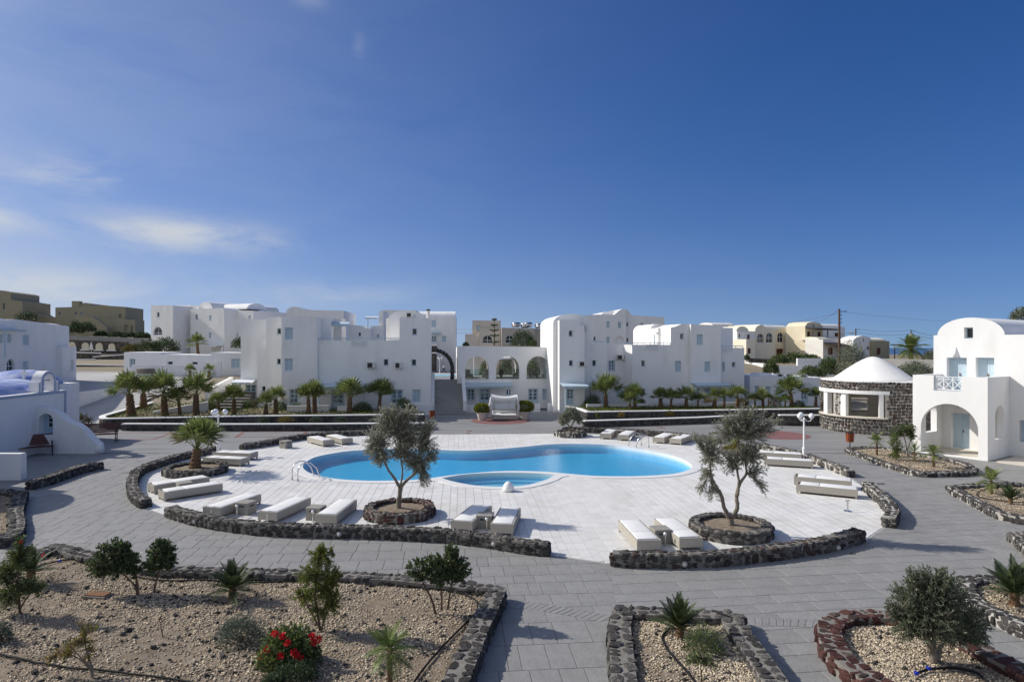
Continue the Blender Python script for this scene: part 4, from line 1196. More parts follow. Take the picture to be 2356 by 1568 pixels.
# ---- staircase with parapets
st = thing('staircase', 'broad grey staircase rising to the dark stone arch', 'staircase', (-5.48, 56.7, 0), math.radians(6.5))
n_st, rise, run = 18, .152, .30
for k in range(n_st):
    w = 1.5 if k < 2 else 1.24
    tr = MB(); z = (k + 1) * rise; y = k * run
    tr.box(-w, w, y + .025, y + run + .06, z - rise, z - .04)
    o = tr.build('riser', 'retaining_grey', st)
    MB().box(-w, w, y - .02, y + run + .03, z - .038, z).build('tread', 'drive_concrete', o)
for sx in (-1, 1):
    x0, x1 = (1.26, 1.56) if sx > 0 else (-1.56, -1.26)
    mb = MB(); ym = 2 * run; L_ = n_st * run
    mb.hexa([(x0, ym, 0), (x1, ym, 0), (x1, L_, 0), (x0, L_, 0), (x0, ym, 1.15), (x1, ym, 1.15), (x1, L_, n_st * rise + .75), (x0, L_, n_st * rise + .75)])
    mb.build('parapet', 'white_plaster', st)
MB().box(-2.2, 2.2, n_st * run + .07, 13.5, -.5, n_st * rise - .006).build('landing', 'plaza_far', st)
# stone arch over the landing
ac = Vector((-7.55, 63.0, n_st * rise))
arch = thing('stone_arch', 'dark lava stone arch at the head of the staircase', 'arch', ac, math.radians(6.5))
items = []; r_o = 1.95; zc = 1.05
core = MB()
for k in range(24):
    a0, a1 = PI * k / 24, PI * (k + 1) / 24
    core.hexa([((r_o - .36) * math.cos(a0), -.2, zc + (r_o - .36) * math.sin(a0)), (r_o * math.cos(a0) - .03, -.2, zc + (r_o - .03) * math.sin(a0)), (r_o * math.cos(a0) - .03, .2, zc + (r_o - .03) * math.sin(a0)), ((r_o - .36) * math.cos(a0), .2, zc + (r_o - .36) * math.sin(a0)), ((r_o - .36) * math.cos(a1), -.2, zc + (r_o - .36) * math.sin(a1)), ((r_o - .03) * math.cos(a1), -.2, zc + (r_o - .03) * math.sin(a1)), ((r_o - .03) * math.cos(a1), .2, zc + (r_o - .03) * math.sin(a1)), ((r_o - .36) * math.cos(a1), .2, zc + (r_o - .36) * math.sin(a1))])
core.box(r_o - .36, r_o - .03, -.2, .2, 0, zc); core.box(-r_o + .03, -r_o + .36, -.2, .2, 0, zc)
core.build('mortar', 'mortar_dark', arch)
for k in range(17):
    a = PI * (k + .5) / 17
    items.append((Vector(((r_o - .18) * math.cos(a), 0, zc + (r_o - .18) * math.sin(a))), 0, (.40, .46, .30), (0, -a)))
for sx in (-1, 1):
    for k in range(4): items.append((Vector((sx * (r_o - .18), 0, .14 + k * .27)), 0, (.40, .46, .25), (0, 0)))
lay_stones(arch, items, 'lava_black')

# ---- arcade building
B = Bld('arcade_building', 'white arcade building with three glazed arches above the canopy bed', (-5.12, 61.5), 6.5)
fl = B.px(*c3(660, 846), 0)[1]
top = T(c3, (470, 520), (1500, 532))
arches = [(545, 780), (853, 1083), (1157, 1383)]
holes = q(c3, *[('archopen', a, 622, b, 845) for a, b in arches], ('fr', 565, 945, 640, 1060), ('door', 688, 945, 792, 1120), ('sq', 955, 950, 997, 1008), ('door', 1170, 945, 1270, 1120), ('sh', 1312, 945, 1380, 1057))
pts = B.blk(top, 0, .5, holes, t=.35, solid=False)
xl, xr, zt = pts[0][0], pts[-1][0], min(pts[0][1], pts[-1][1])
dA = 4.6
B.box(xl, xr, .3502, dA + .3, 0, fl - .02, 'drive_concrete', 'ground_storey')
B.box(xl + .001, xr, .3504, dA, zt - .35, zt - .02, None, 'roof_slab')
loops = []
for a, b in arches:
    x0, z1 = B.px(*c3(a, 622), 0); x1, z0 = B.px(*c3(b, 845), 0); r = (x1 - x0) / 2; loops.append(arch_loop(x0 + .2, x1 + .2, fl + .01, z1 - r, z1))
mb = MB(); mb.xz([(xl, fl - .019), (xr, fl - .019), (xr, zt - .005), (xl, zt - .005)], loops, dA, dA + .35); mb.build('back_wall', 'warm_plaster', B.root)
mb = MB()     # left end wall with its own small arch
B.box(xl, xl + .3, .351, 1.2, fl - .018, zt - .352, 'warm_plaster', 'end_wall'); B.box(xl, xl + .3, 3.4, dA - .001, fl - .018, zt - .352, 'warm_plaster', 'end_wall')
B.box(xl + .002, xl + .298, 1.2, 3.4, fl + 2.0, zt - .353, 'warm_plaster', 'end_wall'); B.box(xr - .3, xr - .001, .351, dA - .001, fl - .018, zt - .352, 'warm_plaster', 'end_wall')
for a, b in arches:
    x0, z0 = B.px(*c3(a, 845), 0); x1, _ = B.px(*c3(b, 845), 0)
    MB().box(x0 + .003, x1 - .003, .16, .172, fl + .005, fl + .92).build('glass_balustrade', 'clear_glass', B.root)
    MB().box(x0 + .001, x1 - .001, -.04, .3, fl - .06 + .001, fl + .004).build('sill', 'porch_stone', B.root)
B.canopy(c3(513, 0)[0], c3(1003, 0)[0], c3(0, 882)[1], c3(0, 915)[1], 0, 1.7, [c3(547, 0)[0], c3(977, 0)[0]])
for x0, x1, y1 in ((548, 767, 1103), (842, 1060, 1096), (1050, 1288, 1092), (1362, 1642, 1087)):
    xa, z = B.px(*c3(x0, y1), -2.8); xb, _ = B.px(*c3(x1, y1), -2.8); off = .04 if x0 == 1050 else 0
    B.box(xa, xb, -3.0 + off, -2.8 + off, 0, z, name='terrace_parapet')

# ---- hotel, right wing
C_ = Bld('hotel_wing', 'white hotel wing with barrel vaults right of the arcade', (4.2, 58.0), 6.5)
C_.blk(T(c4, (228, 265), (437, 265), (437, 312), (478, 312)), 0, 6, q(c4, ('sq', 322, 365, 360, 423), ('sq', 325, 660, 363, 718), ('door', 300, 945, 373, 1100)))
C_.blk(T(c4, (470, 490), (697, 497)), 1.5, 6, q(c4, ('sq', 555, 660, 593, 718), ('sh', 482, 945, 540, 1050)))
C_.vault(c4(165, 0)[0], c4(530, 0)[0], c4(0, 292)[1], c4(0, 200)[1], 1.0, 9, zb=0, ul=c4(40, 0)[0])
C_.blk(T(c4, (690, 505), (930, 507)), 3.4, 5, q(c4, ('fr', 715, 663, 780, 770), ('sh', 790, 935, 850, 1030)))
C_.blk(T(c4, (950, 507), (1335, 507), (1335, 338), (1380, 328), (1440, 302), (1480, 300), (1535, 303)), 2.0, 7, q(c4, ('sq', 1043, 663, 1080, 722), ('sq', 1427, 396, 1463, 452), ('sh', 1378, 668, 1437, 777), ('sq', 1045, 945, 1083, 1000)), ul=None, lean=(-2.6, 0))
C_.blk(T(c4, (1535, 305), (1600, 306), (1835, 316)), 1.6, 7, q(c4, ('sh', 1593, 405, 1653, 510), ('sh', 1670, 673, 1728, 778), ('sh', 1590, 938, 1622, 1010), ('sh', 1672, 938, 1730, 1010)))
C_.blk(T(c4, (1830, 338), (1952, 341)), 5.0, 5)
C_.blk(T(c4, (1836, 536), (2065, 539)), 2.3, 5, q(c4, ('sh', 1845, 678, 1872, 773), ('sq', 1943, 678, 1977, 728)))
C_.vault(c4(1125, 0)[0], c4(1275, 0)[0], c4(0, 372)[1], c4(0, 300)[1], 6.4, 7, zb=5.6, ul=c4(962, 0)[0])
C_.blk(T(c4, (1208, 342), (1338, 330)), 4.2, 4, zb=5.6, lean=(-.9, 0), wall='warm_plaster')
C_.canopy(c4(1140, 0)[0], c4(1212, 0)[0], c4(0, 372)[1], c4(0, 386)[1], 5.8, 1.6, [c4(1172, 0)[0]], zpost=5.6)
C_.canopy(c4(232, 0)[0], c4(478, 0)[0], c4(0, 885)[1], c4(0, 918)[1], 0, 1.7, [c4(290, 0)[0]])
C_.canopy(c4(483, 0)[0], c4(672, 0)[0], c4(0, 888)[1], c4(0, 915)[1], 1.5, 1.7, [c4(660, 0)[0]])
C_.canopy(c4(1530, 0)[0], c4(1915, 0)[0], c4(0, 885)[1], c4(0, 908)[1], 1.6, 1.6, [c4(1580, 0)[0], c4(1855, 0)[0]])
C_.rail(c4(478, 0)[0], c4(700, 0)[0], c4(0, 472)[1], 1.6, .3, posts=4); C_.rail(c4(870, 0)[0], c4(1330, 0)[0], c4(0, 483)[1], 2.1, .35, posts=7)
C_.rail(c4(1840, 0)[0], c4(2052, 0)[0], c4(0, 516)[1], 2.4, .3, posts=3)
C_.lattice(c4(1087, 505), c4(1207, 560), 1.93, 3); C_.lattice(c4(1852, 535), c4(1950, 580), 2.24, 3)
xa, z = C_.px(*c4(228, 1087), -2.6); xb, _ = C_.px(*c4(2060, 1087), -2.6); C_.box(xa + 2.6, xb, -1.6, -1.4, 0, .95, name='terrace_parapet')

# ---- low annex right, with a flat roof
D = Bld('annex', 'low flat roofed white annex behind the right palms', (21.6, 63.2), 3, wall='white_plaster')
D.blk(T(c5, (412, 818), (800, 825), (1175, 838)), 0, 6, q(c5, ('sh', 460, 915, 500, 1020), ('sh', 560, 920, 617, 1030), ('sh', 670, 930, 735, 1040), ('door', 920, 948, 992, 1100)))
D.blk(T(c5, (500, 790), (630, 792)), 2.2, 2, zb=2.4)
D.blk(T(c5, (1172, 856), (1310, 856)), .5, 4)

# ---- buildings behind
E = Bld('rear_building', 'plain white rear building showing above the left wing', (-27, 84), 4)
E.blk(T(c2, (495, 168), (510, 152), (540, 135), (580, 128), (625, 138), (652, 155), (668, 161), (1065, 170)), 0, 9)
E2 = Bld('rear_building', 'tall white rear building with roof vault behind the stone arch', (-20, 124), 4, z0=.9)
E2.blk(T(c2, (1455, 162), (1785, 165), (1785, 228), (2178, 230)), 0, 10, q(c2, ('sh', 1935, 265, 1980, 330), ('sh', 2040, 420, 2080, 480), ('fr', 1930, 418, 1985, 480)))
E2.xvault(c2(1782, 0)[0], c2(2172, 0)[0], c2(0, 229)[1], c2(0, 170)[1], .3, 5)
E2.canopy(c2(1920, 0)[0], c2(2035, 0)[0], c2(0, 388)[1], c2(0, 395)[1], 0, 1.2, (), 'shutter_blue')
E2.lattice(c2(1925, 480), c2(1992, 516), -.9, 2); E2.rail(c2(1925, 0)[0], c2(2035, 0)[0], c2(0, 475)[1], -.8, .2, posts=4)
E3 = Bld('rear_building', 'small low white rear house behind the roof terrace', (-16, 88), 4)
E3.blk(T(c2, (1110, 312), (1228, 316), (1262, 340), (1335, 346)), 0, 6, q(c2, ('sq', 1210, 385, 1234, 422)))
E3.blk(T(c2, (1330, 322), (1462, 318)), 1.5, 6, q(c2, ('sh', 1390, 403, 1418, 438)))
E3.blk(T(c2, (1413, 172), (1458, 172)), 2.4, 6)
E3.canopy(c2(1288, 0)[0], c2(1412, 0)[0], c2(0, 226)[1], c2(0, 236)[1], 2.6, 1.4, [c2(1305, 0)[0]], 'rail_white', 7.0)
F_ = Bld('rear_building', 'big plain white building behind the right vaults', (14, 104), 6)
F_.blk(T(c4, (440, 222), (500, 215), (600, 206), (770, 208), (790, 195), (815, 170), (850, 153), (893, 153)), 0, 9, q(c4, ('sh', 695, 275, 728, 340), ('fr', 810, 280, 843, 343), ('sq', 567, 427, 588, 468), ('sh', 697, 430, 728, 492), ('archopen', 785, 422, 868, 492)))
F_.blk(T(c4, (891, 154), (925, 180), (948, 215), (1272, 233)), .6, 8, q(c4, ('sq', 892, 283, 913, 325), ('fr', 1033, 290, 1065, 333), ('sq', 893, 440, 914, 480)))
F_.vault(c4(640, 0)[0], c4(895, 0)[0], c4(0, 212)[1], c4(0, 172)[1], 2, 8, zb=9.0)
F2 = Bld('beige_building', 'beige rear house with arched window above the arcade roof', (-5, 100), 3, wall='beige_plaster', z0=.9)
F2.blk(T(c3, (617, 265), (900, 268)), 1.2, 7, q(c3, ('sh', 655, 317, 690, 370)))
F2.blk(T(c3, (545, 403), (640, 400), (692, 385)), .6, 6)
F2.blk(T(c3, (692, 340), (898, 343)), 0, 6, q(c3, ('archwin', 715, 412, 818, 492)))
F3 = Bld('beige_building', 'dark beige rear house with water heaters on its roof', (1.5, 98), 3, wall='dark_beige_plaster', z0=.9)
F3.blk(T(c3, (907, 338), (1238, 345)), 0, 6, q(c3, ('archwin', 945, 412, 1030, 490), ('archwin', 1140, 412, 1225, 490)))
F3.blk(T(c3, (1238, 348), (1300, 348)), .8, 5)
# ---- left background
Hl = Bld('rear_building', 'large white building with long roof vault on the left hill', (-52, 98), -22, z0=3.6)
Hl.blk(T(c1, (1365, 192), (1490, 190), (1562, 192)), -2.2, 7, q(c1, ('sq', 1417, 253, 1440, 295), ('archwin', 1385, 385, 1465, 460)))
Hl.blk(T(c1, (1560, 192), (1715, 190), (1800, 195)), 1.0, 6, q(c1, ('sh', 1627, 248, 1650, 305), ('sh', 1655, 400, 1678, 458)))
Hl.blk(T(c1, (1720, 226), (2003, 213), (2025, 228)), 0, 8, q(c1, ('sq', 1765, 270, 1785, 318), ('sh', 1890, 280, 1910, 328), ('sq', 1765, 425, 1785, 467), ('sh', 1888, 433, 1908, 487)))
Hl.blk(T(c1, (2022, 232), (2290, 240)), 2.4, 8, q(c1, ('sq', 2113, 283, 2140, 328), ('sq', 2083, 440, 2100, 480), ('sh', 2130, 440, 2152, 478), ('sh', 2245, 283, 2265, 313)))
Hl.vault(c1(1797, 0)[0], c1(1915, 0)[0], c1(0, 216)[1], c1(0, 160)[1], 1.2, 14, zb=6)
Hl.xvault(c1(1880, 0)[0], c1(2230, 0)[0], c1(0, 232)[1], c1(0, 178)[1], 3.0, 4)
Hl.canopy(c1(1890, 0)[0], c1(2020, 0)[0], c1(0, 545)[1], c1(0, 555)[1], 0, 1.6, [c1(1900, 0)[0], c1(2005, 0)[0]], 'rail_white')
I_ = Bld('low_building', 'long low white service building left of the hotel', (-45, 80), 4, z0=2.1)
I_.blk(T(c1, (1120, 614), (1450, 616), (1450, 634), (1905, 640), (1905, 617), (2180, 620)), 0, 6, q(c1, ('fr', 1170, 672, 1222, 750, 'dark_glass'), ('sq', 1515, 697, 1560, 726), ('sq', 1735, 700, 1785, 726), ('sh', 2090, 673, 2165, 755)))
I_.blk(T(c1, (1188, 728), (1780, 728), (1850, 697), (1995, 700)), -3.2, .3, t=.1, name='yard_wall')
Jl = Bld('left_house', 'white two storey house with roof vault at the left edge', (-46.2, 60.5), 101.5, z0=0)
Jl.blk([(-60, 722), c1(0, 322), c1(150, 318), c1(625, 381)], 0, 7, q(c1, ('sh', 205, 457, 263, 550), ('arch', 60, 675, 133, 793), ('sh', 203, 695, 260, 787), ('sh', -20, 450, 28, 528), ('sh', 62, 450, 100, 530)))
Jl.blk(T(c1, (560, 562), (690, 563)), -.5, 3, q(c1, ('archopen', 625, 678, 672, 780)))
Jl.vault(c1(-420, 0)[0], c1(110, 0)[0], c1(0, 330)[1], c1(0, 288)[1], .5, 6, zb=6.6)
Jl.xvault(c1(110, 0)[0], c1(590, 0)[0], c1(0, 380)[1], c1(0, 322)[1], .8, 4)
Jl.canopy(c1(-60, 0)[0], c1(145, 0)[0], c1(0, 398)[1], c1(0, 404)[1], 0, .9, [c1(45, 0)[0]], zpost=5)
K1 = Bld('olive_villa', 'olive coloured villa with outside stairs on the left hill', (-70, 120), 8, z0=6.5, wall='olive_plaster')
K1.blk(T(c1, (500, 210), (625, 207), (780, 200), (905, 190), (1133, 205)), 2.5, 8, q(c1, ('sq', 530, 250, 546, 280), ('sq', 675, 248, 692, 278), ('sh', 732, 250, 752, 285), ('open', 1075, 270, 1098, 305)))
K1.vault(c1(720, 0)[0], c1(830, 0)[0], c1(0, 205)[1], c1(0, 168)[1], 3.0, 8, zb=6)
K1.blk(T(c1, (905, 308), (1060, 310), (1222, 322)), -.5, 4, q(c1, ('open', 1122, 368, 1160, 445), ('open', 1183, 375, 1198, 445)))
K1.blk(T(c1, (680, 288), (780, 288), (905, 380)), -1.0, 1.6, t=.1, name='stair_wall'); K1.blk(T(c1, (800, 290), (830, 290), (965, 385)), -2.6, 1.4, t=.1, name='stair_wall')
K1.box(*[K1.px(*c1(648, 205), 3)[0], K1.px(*c1(718, 205), 3)[0]], 3, 4.2, K1.px(*c1(648, 210), 3)[1], K1.px(*c1(648, 152), 3)[1], name='chimney')
K2 = Bld('olive_villa', 'olive coloured villa corner at the far left edge', (-92, 118), 8, z0=6.5, wall='olive_plaster')
K2.blk([(-40, 666), c1(0, 55), c1(60, 62), c1(97, 75), c1(97, 138), c1(205, 155)], 0, 9, q(c1, ('sq', 24, 170, 43, 234)))
K2.blk(T(c1, (205, 262), (330, 262), (385, 290), (520, 300)), 3.5, 4)

# ---- cream houses on the right
L1 = Bld('cream_house', 'cream house with two arched balconies on the right hill', (38, 112), 28, z0=2.6, wall='cream_plaster')
L1.blk(T(c5, (465, 348), (482, 325), (520, 306), (555, 320), (578, 348), (662, 350)), 0, 7, q(c5, ('archwin', 485, 395, 550, 490), ('archwin', 572, 388, 640, 487)), ul=None)
L1.blk(T(c5, (660, 350), (770, 345)), 1.4, 6, q(c5, ('brown', 675, 547, 743, 615), ('archwin', 685, 385, 745, 485)), wall='yellow_plaster')
L1.xvault(c5(560, 0)[0], c5(790, 0)[0], c5(0, 348)[1], c5(0, 308)[1], 2, 4, 'warm_plaster')
L2_ = Bld('cream_house', 'yellow house with dark pergola beside the utility pole', (47.5, 113), 34, z0=2.6, wall='yellow_plaster')
L2_.blk(T(c5, (960, 322), (985, 290), (1040, 278), (1105, 292), (1137, 326)), 0, 8, q(c5, ('brown', 980, 375, 1015, 435), ('brown', 1085, 380, 1118, 435), ('sq', 1040, 305, 1056, 335)), ul=c5(772, 0)[0])
L2_.blk(T(c5, (1135, 328), (1355, 332)), 1.5, 6, q(c5, ('brown', 1255, 388, 1295, 428)), wall='white_plaster')
L2_.xvault(c5(1100, 0)[0], c5(1330, 0)[0], c5(0, 332)[1], c5(0, 295)[1], 2.2, 4, 'warm_plaster')
L2_.canopy(c5(962, 0)[0], c5(1195, 0)[0], c5(0, 338)[1], c5(0, 348)[1], 0, 2, [c5(1035, 0)[0], c5(1185, 0)[0]], 'pergola_wood', 3)
L3 = Bld('cream_house', 'low cream house with porch left of the round bar roof', (43, 104), 34, z0=2.4, wall='cream_plaster')
L3.blk(T(c5, (1138, 455), (1322, 460)), 0, 6, q(c5, ('brown', 1190, 535, 1240, 605)), ul=c5(960, 0)[0], wall='warm_plaster')
L3.xvault(c5(1100, 0)[0], c5(1340, 0)[0], c5(0, 460)[1], c5(0, 428)[1], 1.5, 4, 'cream_plaster')
L3.canopy(c5(1140, 0)[0], c5(1440, 0)[0], c5(0, 485)[1], c5(0, 512)[1], 0, 2.4, [c5(1210, 0)[0], c5(1390, 0)[0]], 'pergola_wood')
L4 = Bld('cream_house', 'white vaulted house with olive annex and pergola far right', (50, 106), 30, z0=2.4, wall='white_plaster')
L4.blk(T(c6, (415, 385), (440, 362), (490, 348), (540, 358), (585, 390)), 0, 6, q(c6, ('brown', 495, 370, 507, 398), ('brown', 530, 437, 548, 465)), ul=c6(300, 0)[0])
L4.blk(T(c6, (588, 390), (715, 393)), -.8, 6, q(c6, ('brown', 610, 450, 643, 505)), wall='olive_plaster')
L4.xvault(c6(560, 0)[0], c6(690, 0)[0], c6(0, 391)[1], c6(0, 364)[1], .5, 4, 'cream_plaster')
L4.canopy(c6(717, 0)[0], c6(770, 0)[0], c6(0, 418)[1], c6(0, 428)[1], 0, 2, [c6(758, 0)[0]], 'pergola_wood')
L5 = Bld('cream_house', 'small cream house with brown shutters behind the hotel corner', (32, 108), 24, z0=2.6, wall='cream_plaster')
L5.blk(T(c5, (375, 452), (465, 455)), -1.5, 5, q(c5, ('brown', 390, 542, 423, 597)), ul=c5(246, 0)[0])
L5.blk(T(c5, (285, 372), (465, 374)), 1, 5, q(c5, ('brown', 303, 402, 318, 435), ('brown', 385, 405, 413, 450)), ul=None, wall='white_plaster')
L5.vault(c5(275, 0)[0], c5(400, 0)[0], c5(0, 374)[1], c5(0, 324)[1], 1.5, 5, zb=4)
L5.xvault(c5(45, 0)[0], c5(260, 0)[0], c5(0, 318)[1], c5(0, 285)[1], 6, 4, 'warm_plaster')
# ---------------------------------------------------------------- right house with the arched porch
Rh = Bld('porch_house', 'white vaulted house with arched porch and balcony at right', (25.1, 34.4), -55, cat='house')
pA = Rh.lx(2100); pz = Rh.px(2274, 868.3)[1]; fz = 3.45
# balcony front: outline with the railing notch cut out
xn0, zn = Rh.px(*c6(1080, 800)); xn1, _ = Rh.px(*c6(1310, 806)); zn = min(zn, pz - .8)
outer = [(pA, 0), (0, 0), (0, pz), (xn1, pz), (xn1, zn), (xn0, zn), (xn0, pz), (pA, pz)]
xa, zt = Rh.px(*c6(1215, 912)); xl_, _ = Rh.px(*c6(975, 1200)); xr_, _ = Rh.px(*c6(1450, 1200))
ax0, ax1 = xl_ , xr_
mb = MB(); mb.xz(outer, [arch_loop(ax0, ax1, .06, zt - (ax1 - ax0) / 2 * .98, zt, 20)], 0, .32); mb.build('porch_wall', 'white_plaster', Rh.root)
dp = 3.0
side_t = .32
def side_panel(xp, th, z0, z1, hole, name):
    """wall running back from the porch front, with an arched opening; built in yz"""
    m_ = MB(); m_.xz([(.322, z0), (dp - .002, z0), (dp - .002, z1), (.322, z1)], hole, xp, xp + th)
    m_.v = [(y, x, z) for x, y, z in m_.v]
    m_.f = [tuple(reversed(f)) for f in m_.f]
    return m_.build(name, 'white_plaster', Rh.root)
side_panel(-side_t, side_t - .001, 0, pz - .001, [arch_loop(1.0, 2.25, 1.05, 2.25, 2.85, 14)], 'porch_wall')
side_panel(pA + .001, side_t, 0, pz - .001, [arch_loop(.9, 2.3, 1.05, 2.1, 2.75, 14)], 'porch_wall')
Rh.box(pA + side_t + .002, -side_t - .002, .323, dp - .003, fz - .45, fz, 'white_plaster', 'balcony_floor')
Rh.box(pA + .33, -.33, .1, dp + .1, .0, .058, 'porch_stone', 'porch_floor')
Rh.box(.4, 9, -.1, dp - .01, .0, .05, 'porch_stone', 'porch_floor')
# balcony railing
rl = MB(); zr0, zr1 = zn + .05, pz - .03
rl.box(xn0, xn1, .12, .17, zr1 - .05, zr1); rl.box(xn0, xn1, .12, .17, zr1 - .17, zr1 - .13); rl.box(xn0, xn1, .12, .17, zr0, zr0 + .05)
w3 = (xn1 - xn0) / 3
for k in range(4): rl.box(xn0 + w3 * k - .025 + (.03 if k == 0 else -.03 if k == 3 else 0), xn0 + w3 * k + .025 + (.03 if k == 0 else -.03 if k == 3 else 0), .118, .172, zr0, zr1)
for k in range(3):
    x = xn0 + w3 * k; rl.bar((x, .14, zr0 + .04), (x + w3, .14, zr1 - .17), .04); rl.bar((x, .152, zr1 - .17), (x + w3, .152, zr0 + .04), .04)
rl.build('railing', 'rail_white', Rh.root)
# main block behind the porch, arched top
ym = dp
lx0 = Rh.lx(c6(1080, 0)[0], ym); rx1 = 12.0
vs0, vs1 = Rh.lx(c6(1112, 0)[0], ym), Rh.lx(c6(1668, 0)[0], ym)
zl = Rh.px(*c6(1095, 345), ym)[1]; zv = Rh.px(*c6(1415, 197), ym)[1]; zr = Rh.px(*c6(1668, 315), ym)[1]
nA = 22; arc = [((vs0 + vs1) / 2 + (vs1 - vs0) / 2 * math.cos(PI * k / nA), zl + (zv - zl) * math.sin(PI * k / nA)) for k in range(nA + 1)]
outer = [(lx0, 0), (rx1, 0), (rx1, zl), *arc, (lx0, zl)]
hs = [('door', c6(1188, 528), c6(1355, 690)), ('door', c6(1428, 528), c6(1582, 690)), ('sq', c6(1333, 280), c6(1406, 370)), ('door', c6(1222, 985), c6(1378, 1300)), ('fr', c6(1790, 1045), c6(1900, 1235)), ('fr', c6(1560, 1010), c6(1600, 1210))]
loops = []; wins = []
for kind, p0, p1 in hs:
    x0, z1 = Rh.px(*p0, ym); x1, z0 = Rh.px(*p1, ym)
    if kind == 'door' and z1 > 4: z0 = fz + .02
    elif kind == 'door': z0 = .07
    loops.append([(x0, z0), (x1, z0), (x1, z1), (x0, z1)]); wins.append((kind, x0, x1, z0, z1))
loops = loops[:5]; wins = wins[:5]
mb = MB(); mb.xz(outer, loops, ym, ym + .42, back=False); mb.xz([(lx0, 0), (rx1, 0), (rx1, zl), (lx0, zl)], [], ym + .42, ym + 9); mb.build('wall', 'white_plaster', Rh.root)
mb = MB(); mb.xz([(vs0, zl - .02), (vs1, zl - .02)] + arc, [], ym + .4201, ym + 9); o = mb.build('vault', 'white_plaster', Rh.root); smooth_by_angle(o, 40)
for kind, x0, x1, z0, z1 in wins:
    Rh.window(kind, x0, x1, z0, z1, ym + (.2 if kind != 'sq' else .12), 'pale_blue_paint' if kind == 'door' else None)
def cone_lamp(B_, u, v, y, s=1.0):
    x, z = B_.px(u, v, y); m_ = MB(); m_.lathe([(.17 * s, 0), (.02 * s, .55 * s)], 14, (x, y - .02, z)); return m_.build('wall_lamp', 'white_plaster', B_.root, smooth=True)
cone_lamp(Rh, *c6(1262, 520), ym); cone_lamp(Rh, *c6(1285, 985), ym, .8)
for k in range(3): Rh.box(vs1 + 2.2 + k * .5, vs1 + 2.5 + k * .5, ym + 1, ym + 1.3, zl, zl + .35, 'warm_plaster', 'vent_pipe')

# ---------------------------------------------------------------- chapel on the left
ch = thing('chapel', 'small white chapel with blue barrel roof, belfry and arched window', 'chapel', (-26.8, 37.0, 0))
def cw(x, y): return x + 26.8, y - 37.0
X0 = 0.0
mb = MB(); mb.box(-6.5, 0, -9.0, 2.1, 0, 3.28); mb.build('wall', 'white_plaster', ch)
mb = MB(); mb.box(-.4, .03, -9.0, 2.13, 3.28, 3.42); mb.build('parapet', 'white_plaster', ch)
mb = MB(); mb.box(.03, .05, -9.0, 2.15, 3.26, 3.40); mb.box(.001, .05, 2.0, 2.15, 0, 3.26); mb.build('trim', 'grey_trim', ch)
n = 18; vs = []
for y in (-9.0, 1.6):
    for k in range(n + 1):
        a = PI * k / n; vs.append((-2.9 + 2.45 * math.cos(a), y, 3.15 + 1.0 * math.sin(a)))
mb = MB(); mb.add(vs, [(k, k + 1, n + 2 + k, n + 1 + k) for k in range(n)] + [tuple(reversed(range(n + 1))), tuple(range(n + 1, 2 * n + 2))]); o = mb.build('barrel_roof', 'blue_plaster', ch); smooth_by_angle(o, 50)
mb = MB(); mb.lathe([(2.2 * math.cos(a), .95 * math.sin(a)) for a in [PI / 2 * k / 8 * .995 for k in range(9)]], 24, (-4.2, 4.2, 3.6)); o = mb.build('dome', 'blue_plaster', ch); smooth_by_angle(o, 60)
MB().box(-6.4, -2.0, 2.105, 6.4, 0, 3.62).build('apse', 'white_plaster', ch)
cr = MB(); p = P(54.5, 872, 39.0); lx_, ly_ = cw(p.x, 39.0); cr.box(lx_ - .06, lx_ + .06, ly_ - .06, ly_ + .06, 4.1, 4.62); cr.box(lx_ - .22, lx_ + .22, ly_ - .055, ly_ + .055, 4.36, 4.48); cr.build('cross', 'white_plaster', ch)
# belfry: a thin wall with an arched opening, facing +x
bf = MB(); z0 = 3.425
def prof(y0, y1, zs, zt, k=12):
    c = (y0 + y1) / 2; r = (y1 - y0) / 2; return [(c + r * math.cos(PI * i / k), zs + (zt - zs) * math.sin(PI * i / k)) for i in range(k + 1)]
ya, yb, yc, yd = -.05, .32, 1.16, 1.62
outer = [(ya, z0), (yd, z0), (yd, 4.0), (yc + .2, 4.0)] + prof(yb - .2, yc + .2, 4.02, 4.62) + [(yb - .2, 4.0), (ya, 4.0)]
bf.xz(outer, [[(yb, z0 + .02), (yc, z0 + .02)] + prof(yb, yc, 4.0, 4.45)], -.58, -.02)
bf.v = [(y, x, z) for x, y, z in bf.v]; bf.f = [tuple(reversed(f)) for f in bf.f]
bo = bf.build('belfry', 'white_plaster', ch)
tr = MB(); tr.xz([(yb - .12, z0), (yb - .02, z0)] + [(p_[0], p_[1]) for p_ in reversed(prof(yb - .02, yc + .02, 4.0, 4.47))] + [(yc + .02, z0), (yc + .12, z0)] + prof(yb - .12, yc + .12, 4.0, 4.57), [], -.019, .004)
tr.v = [(y, x, z) for x, y, z in tr.v]; tr.f = [tuple(reversed(f)) for f in tr.f]; tr.build('trim', 'grey_trim', bo)
t2 = MB(); t2.box(-.019, .004, ya, ya + .07, z0, 4.0); t2.box(-.019, .004, yd - .07, yd, z0, 4.0); t2.build('trim', 'grey_trim', bo)
MB().box(-.33, -.27, yb + .001, yc - .001, 4.05, 4.09).build('bell_bar', 'pergola_wood', bo)
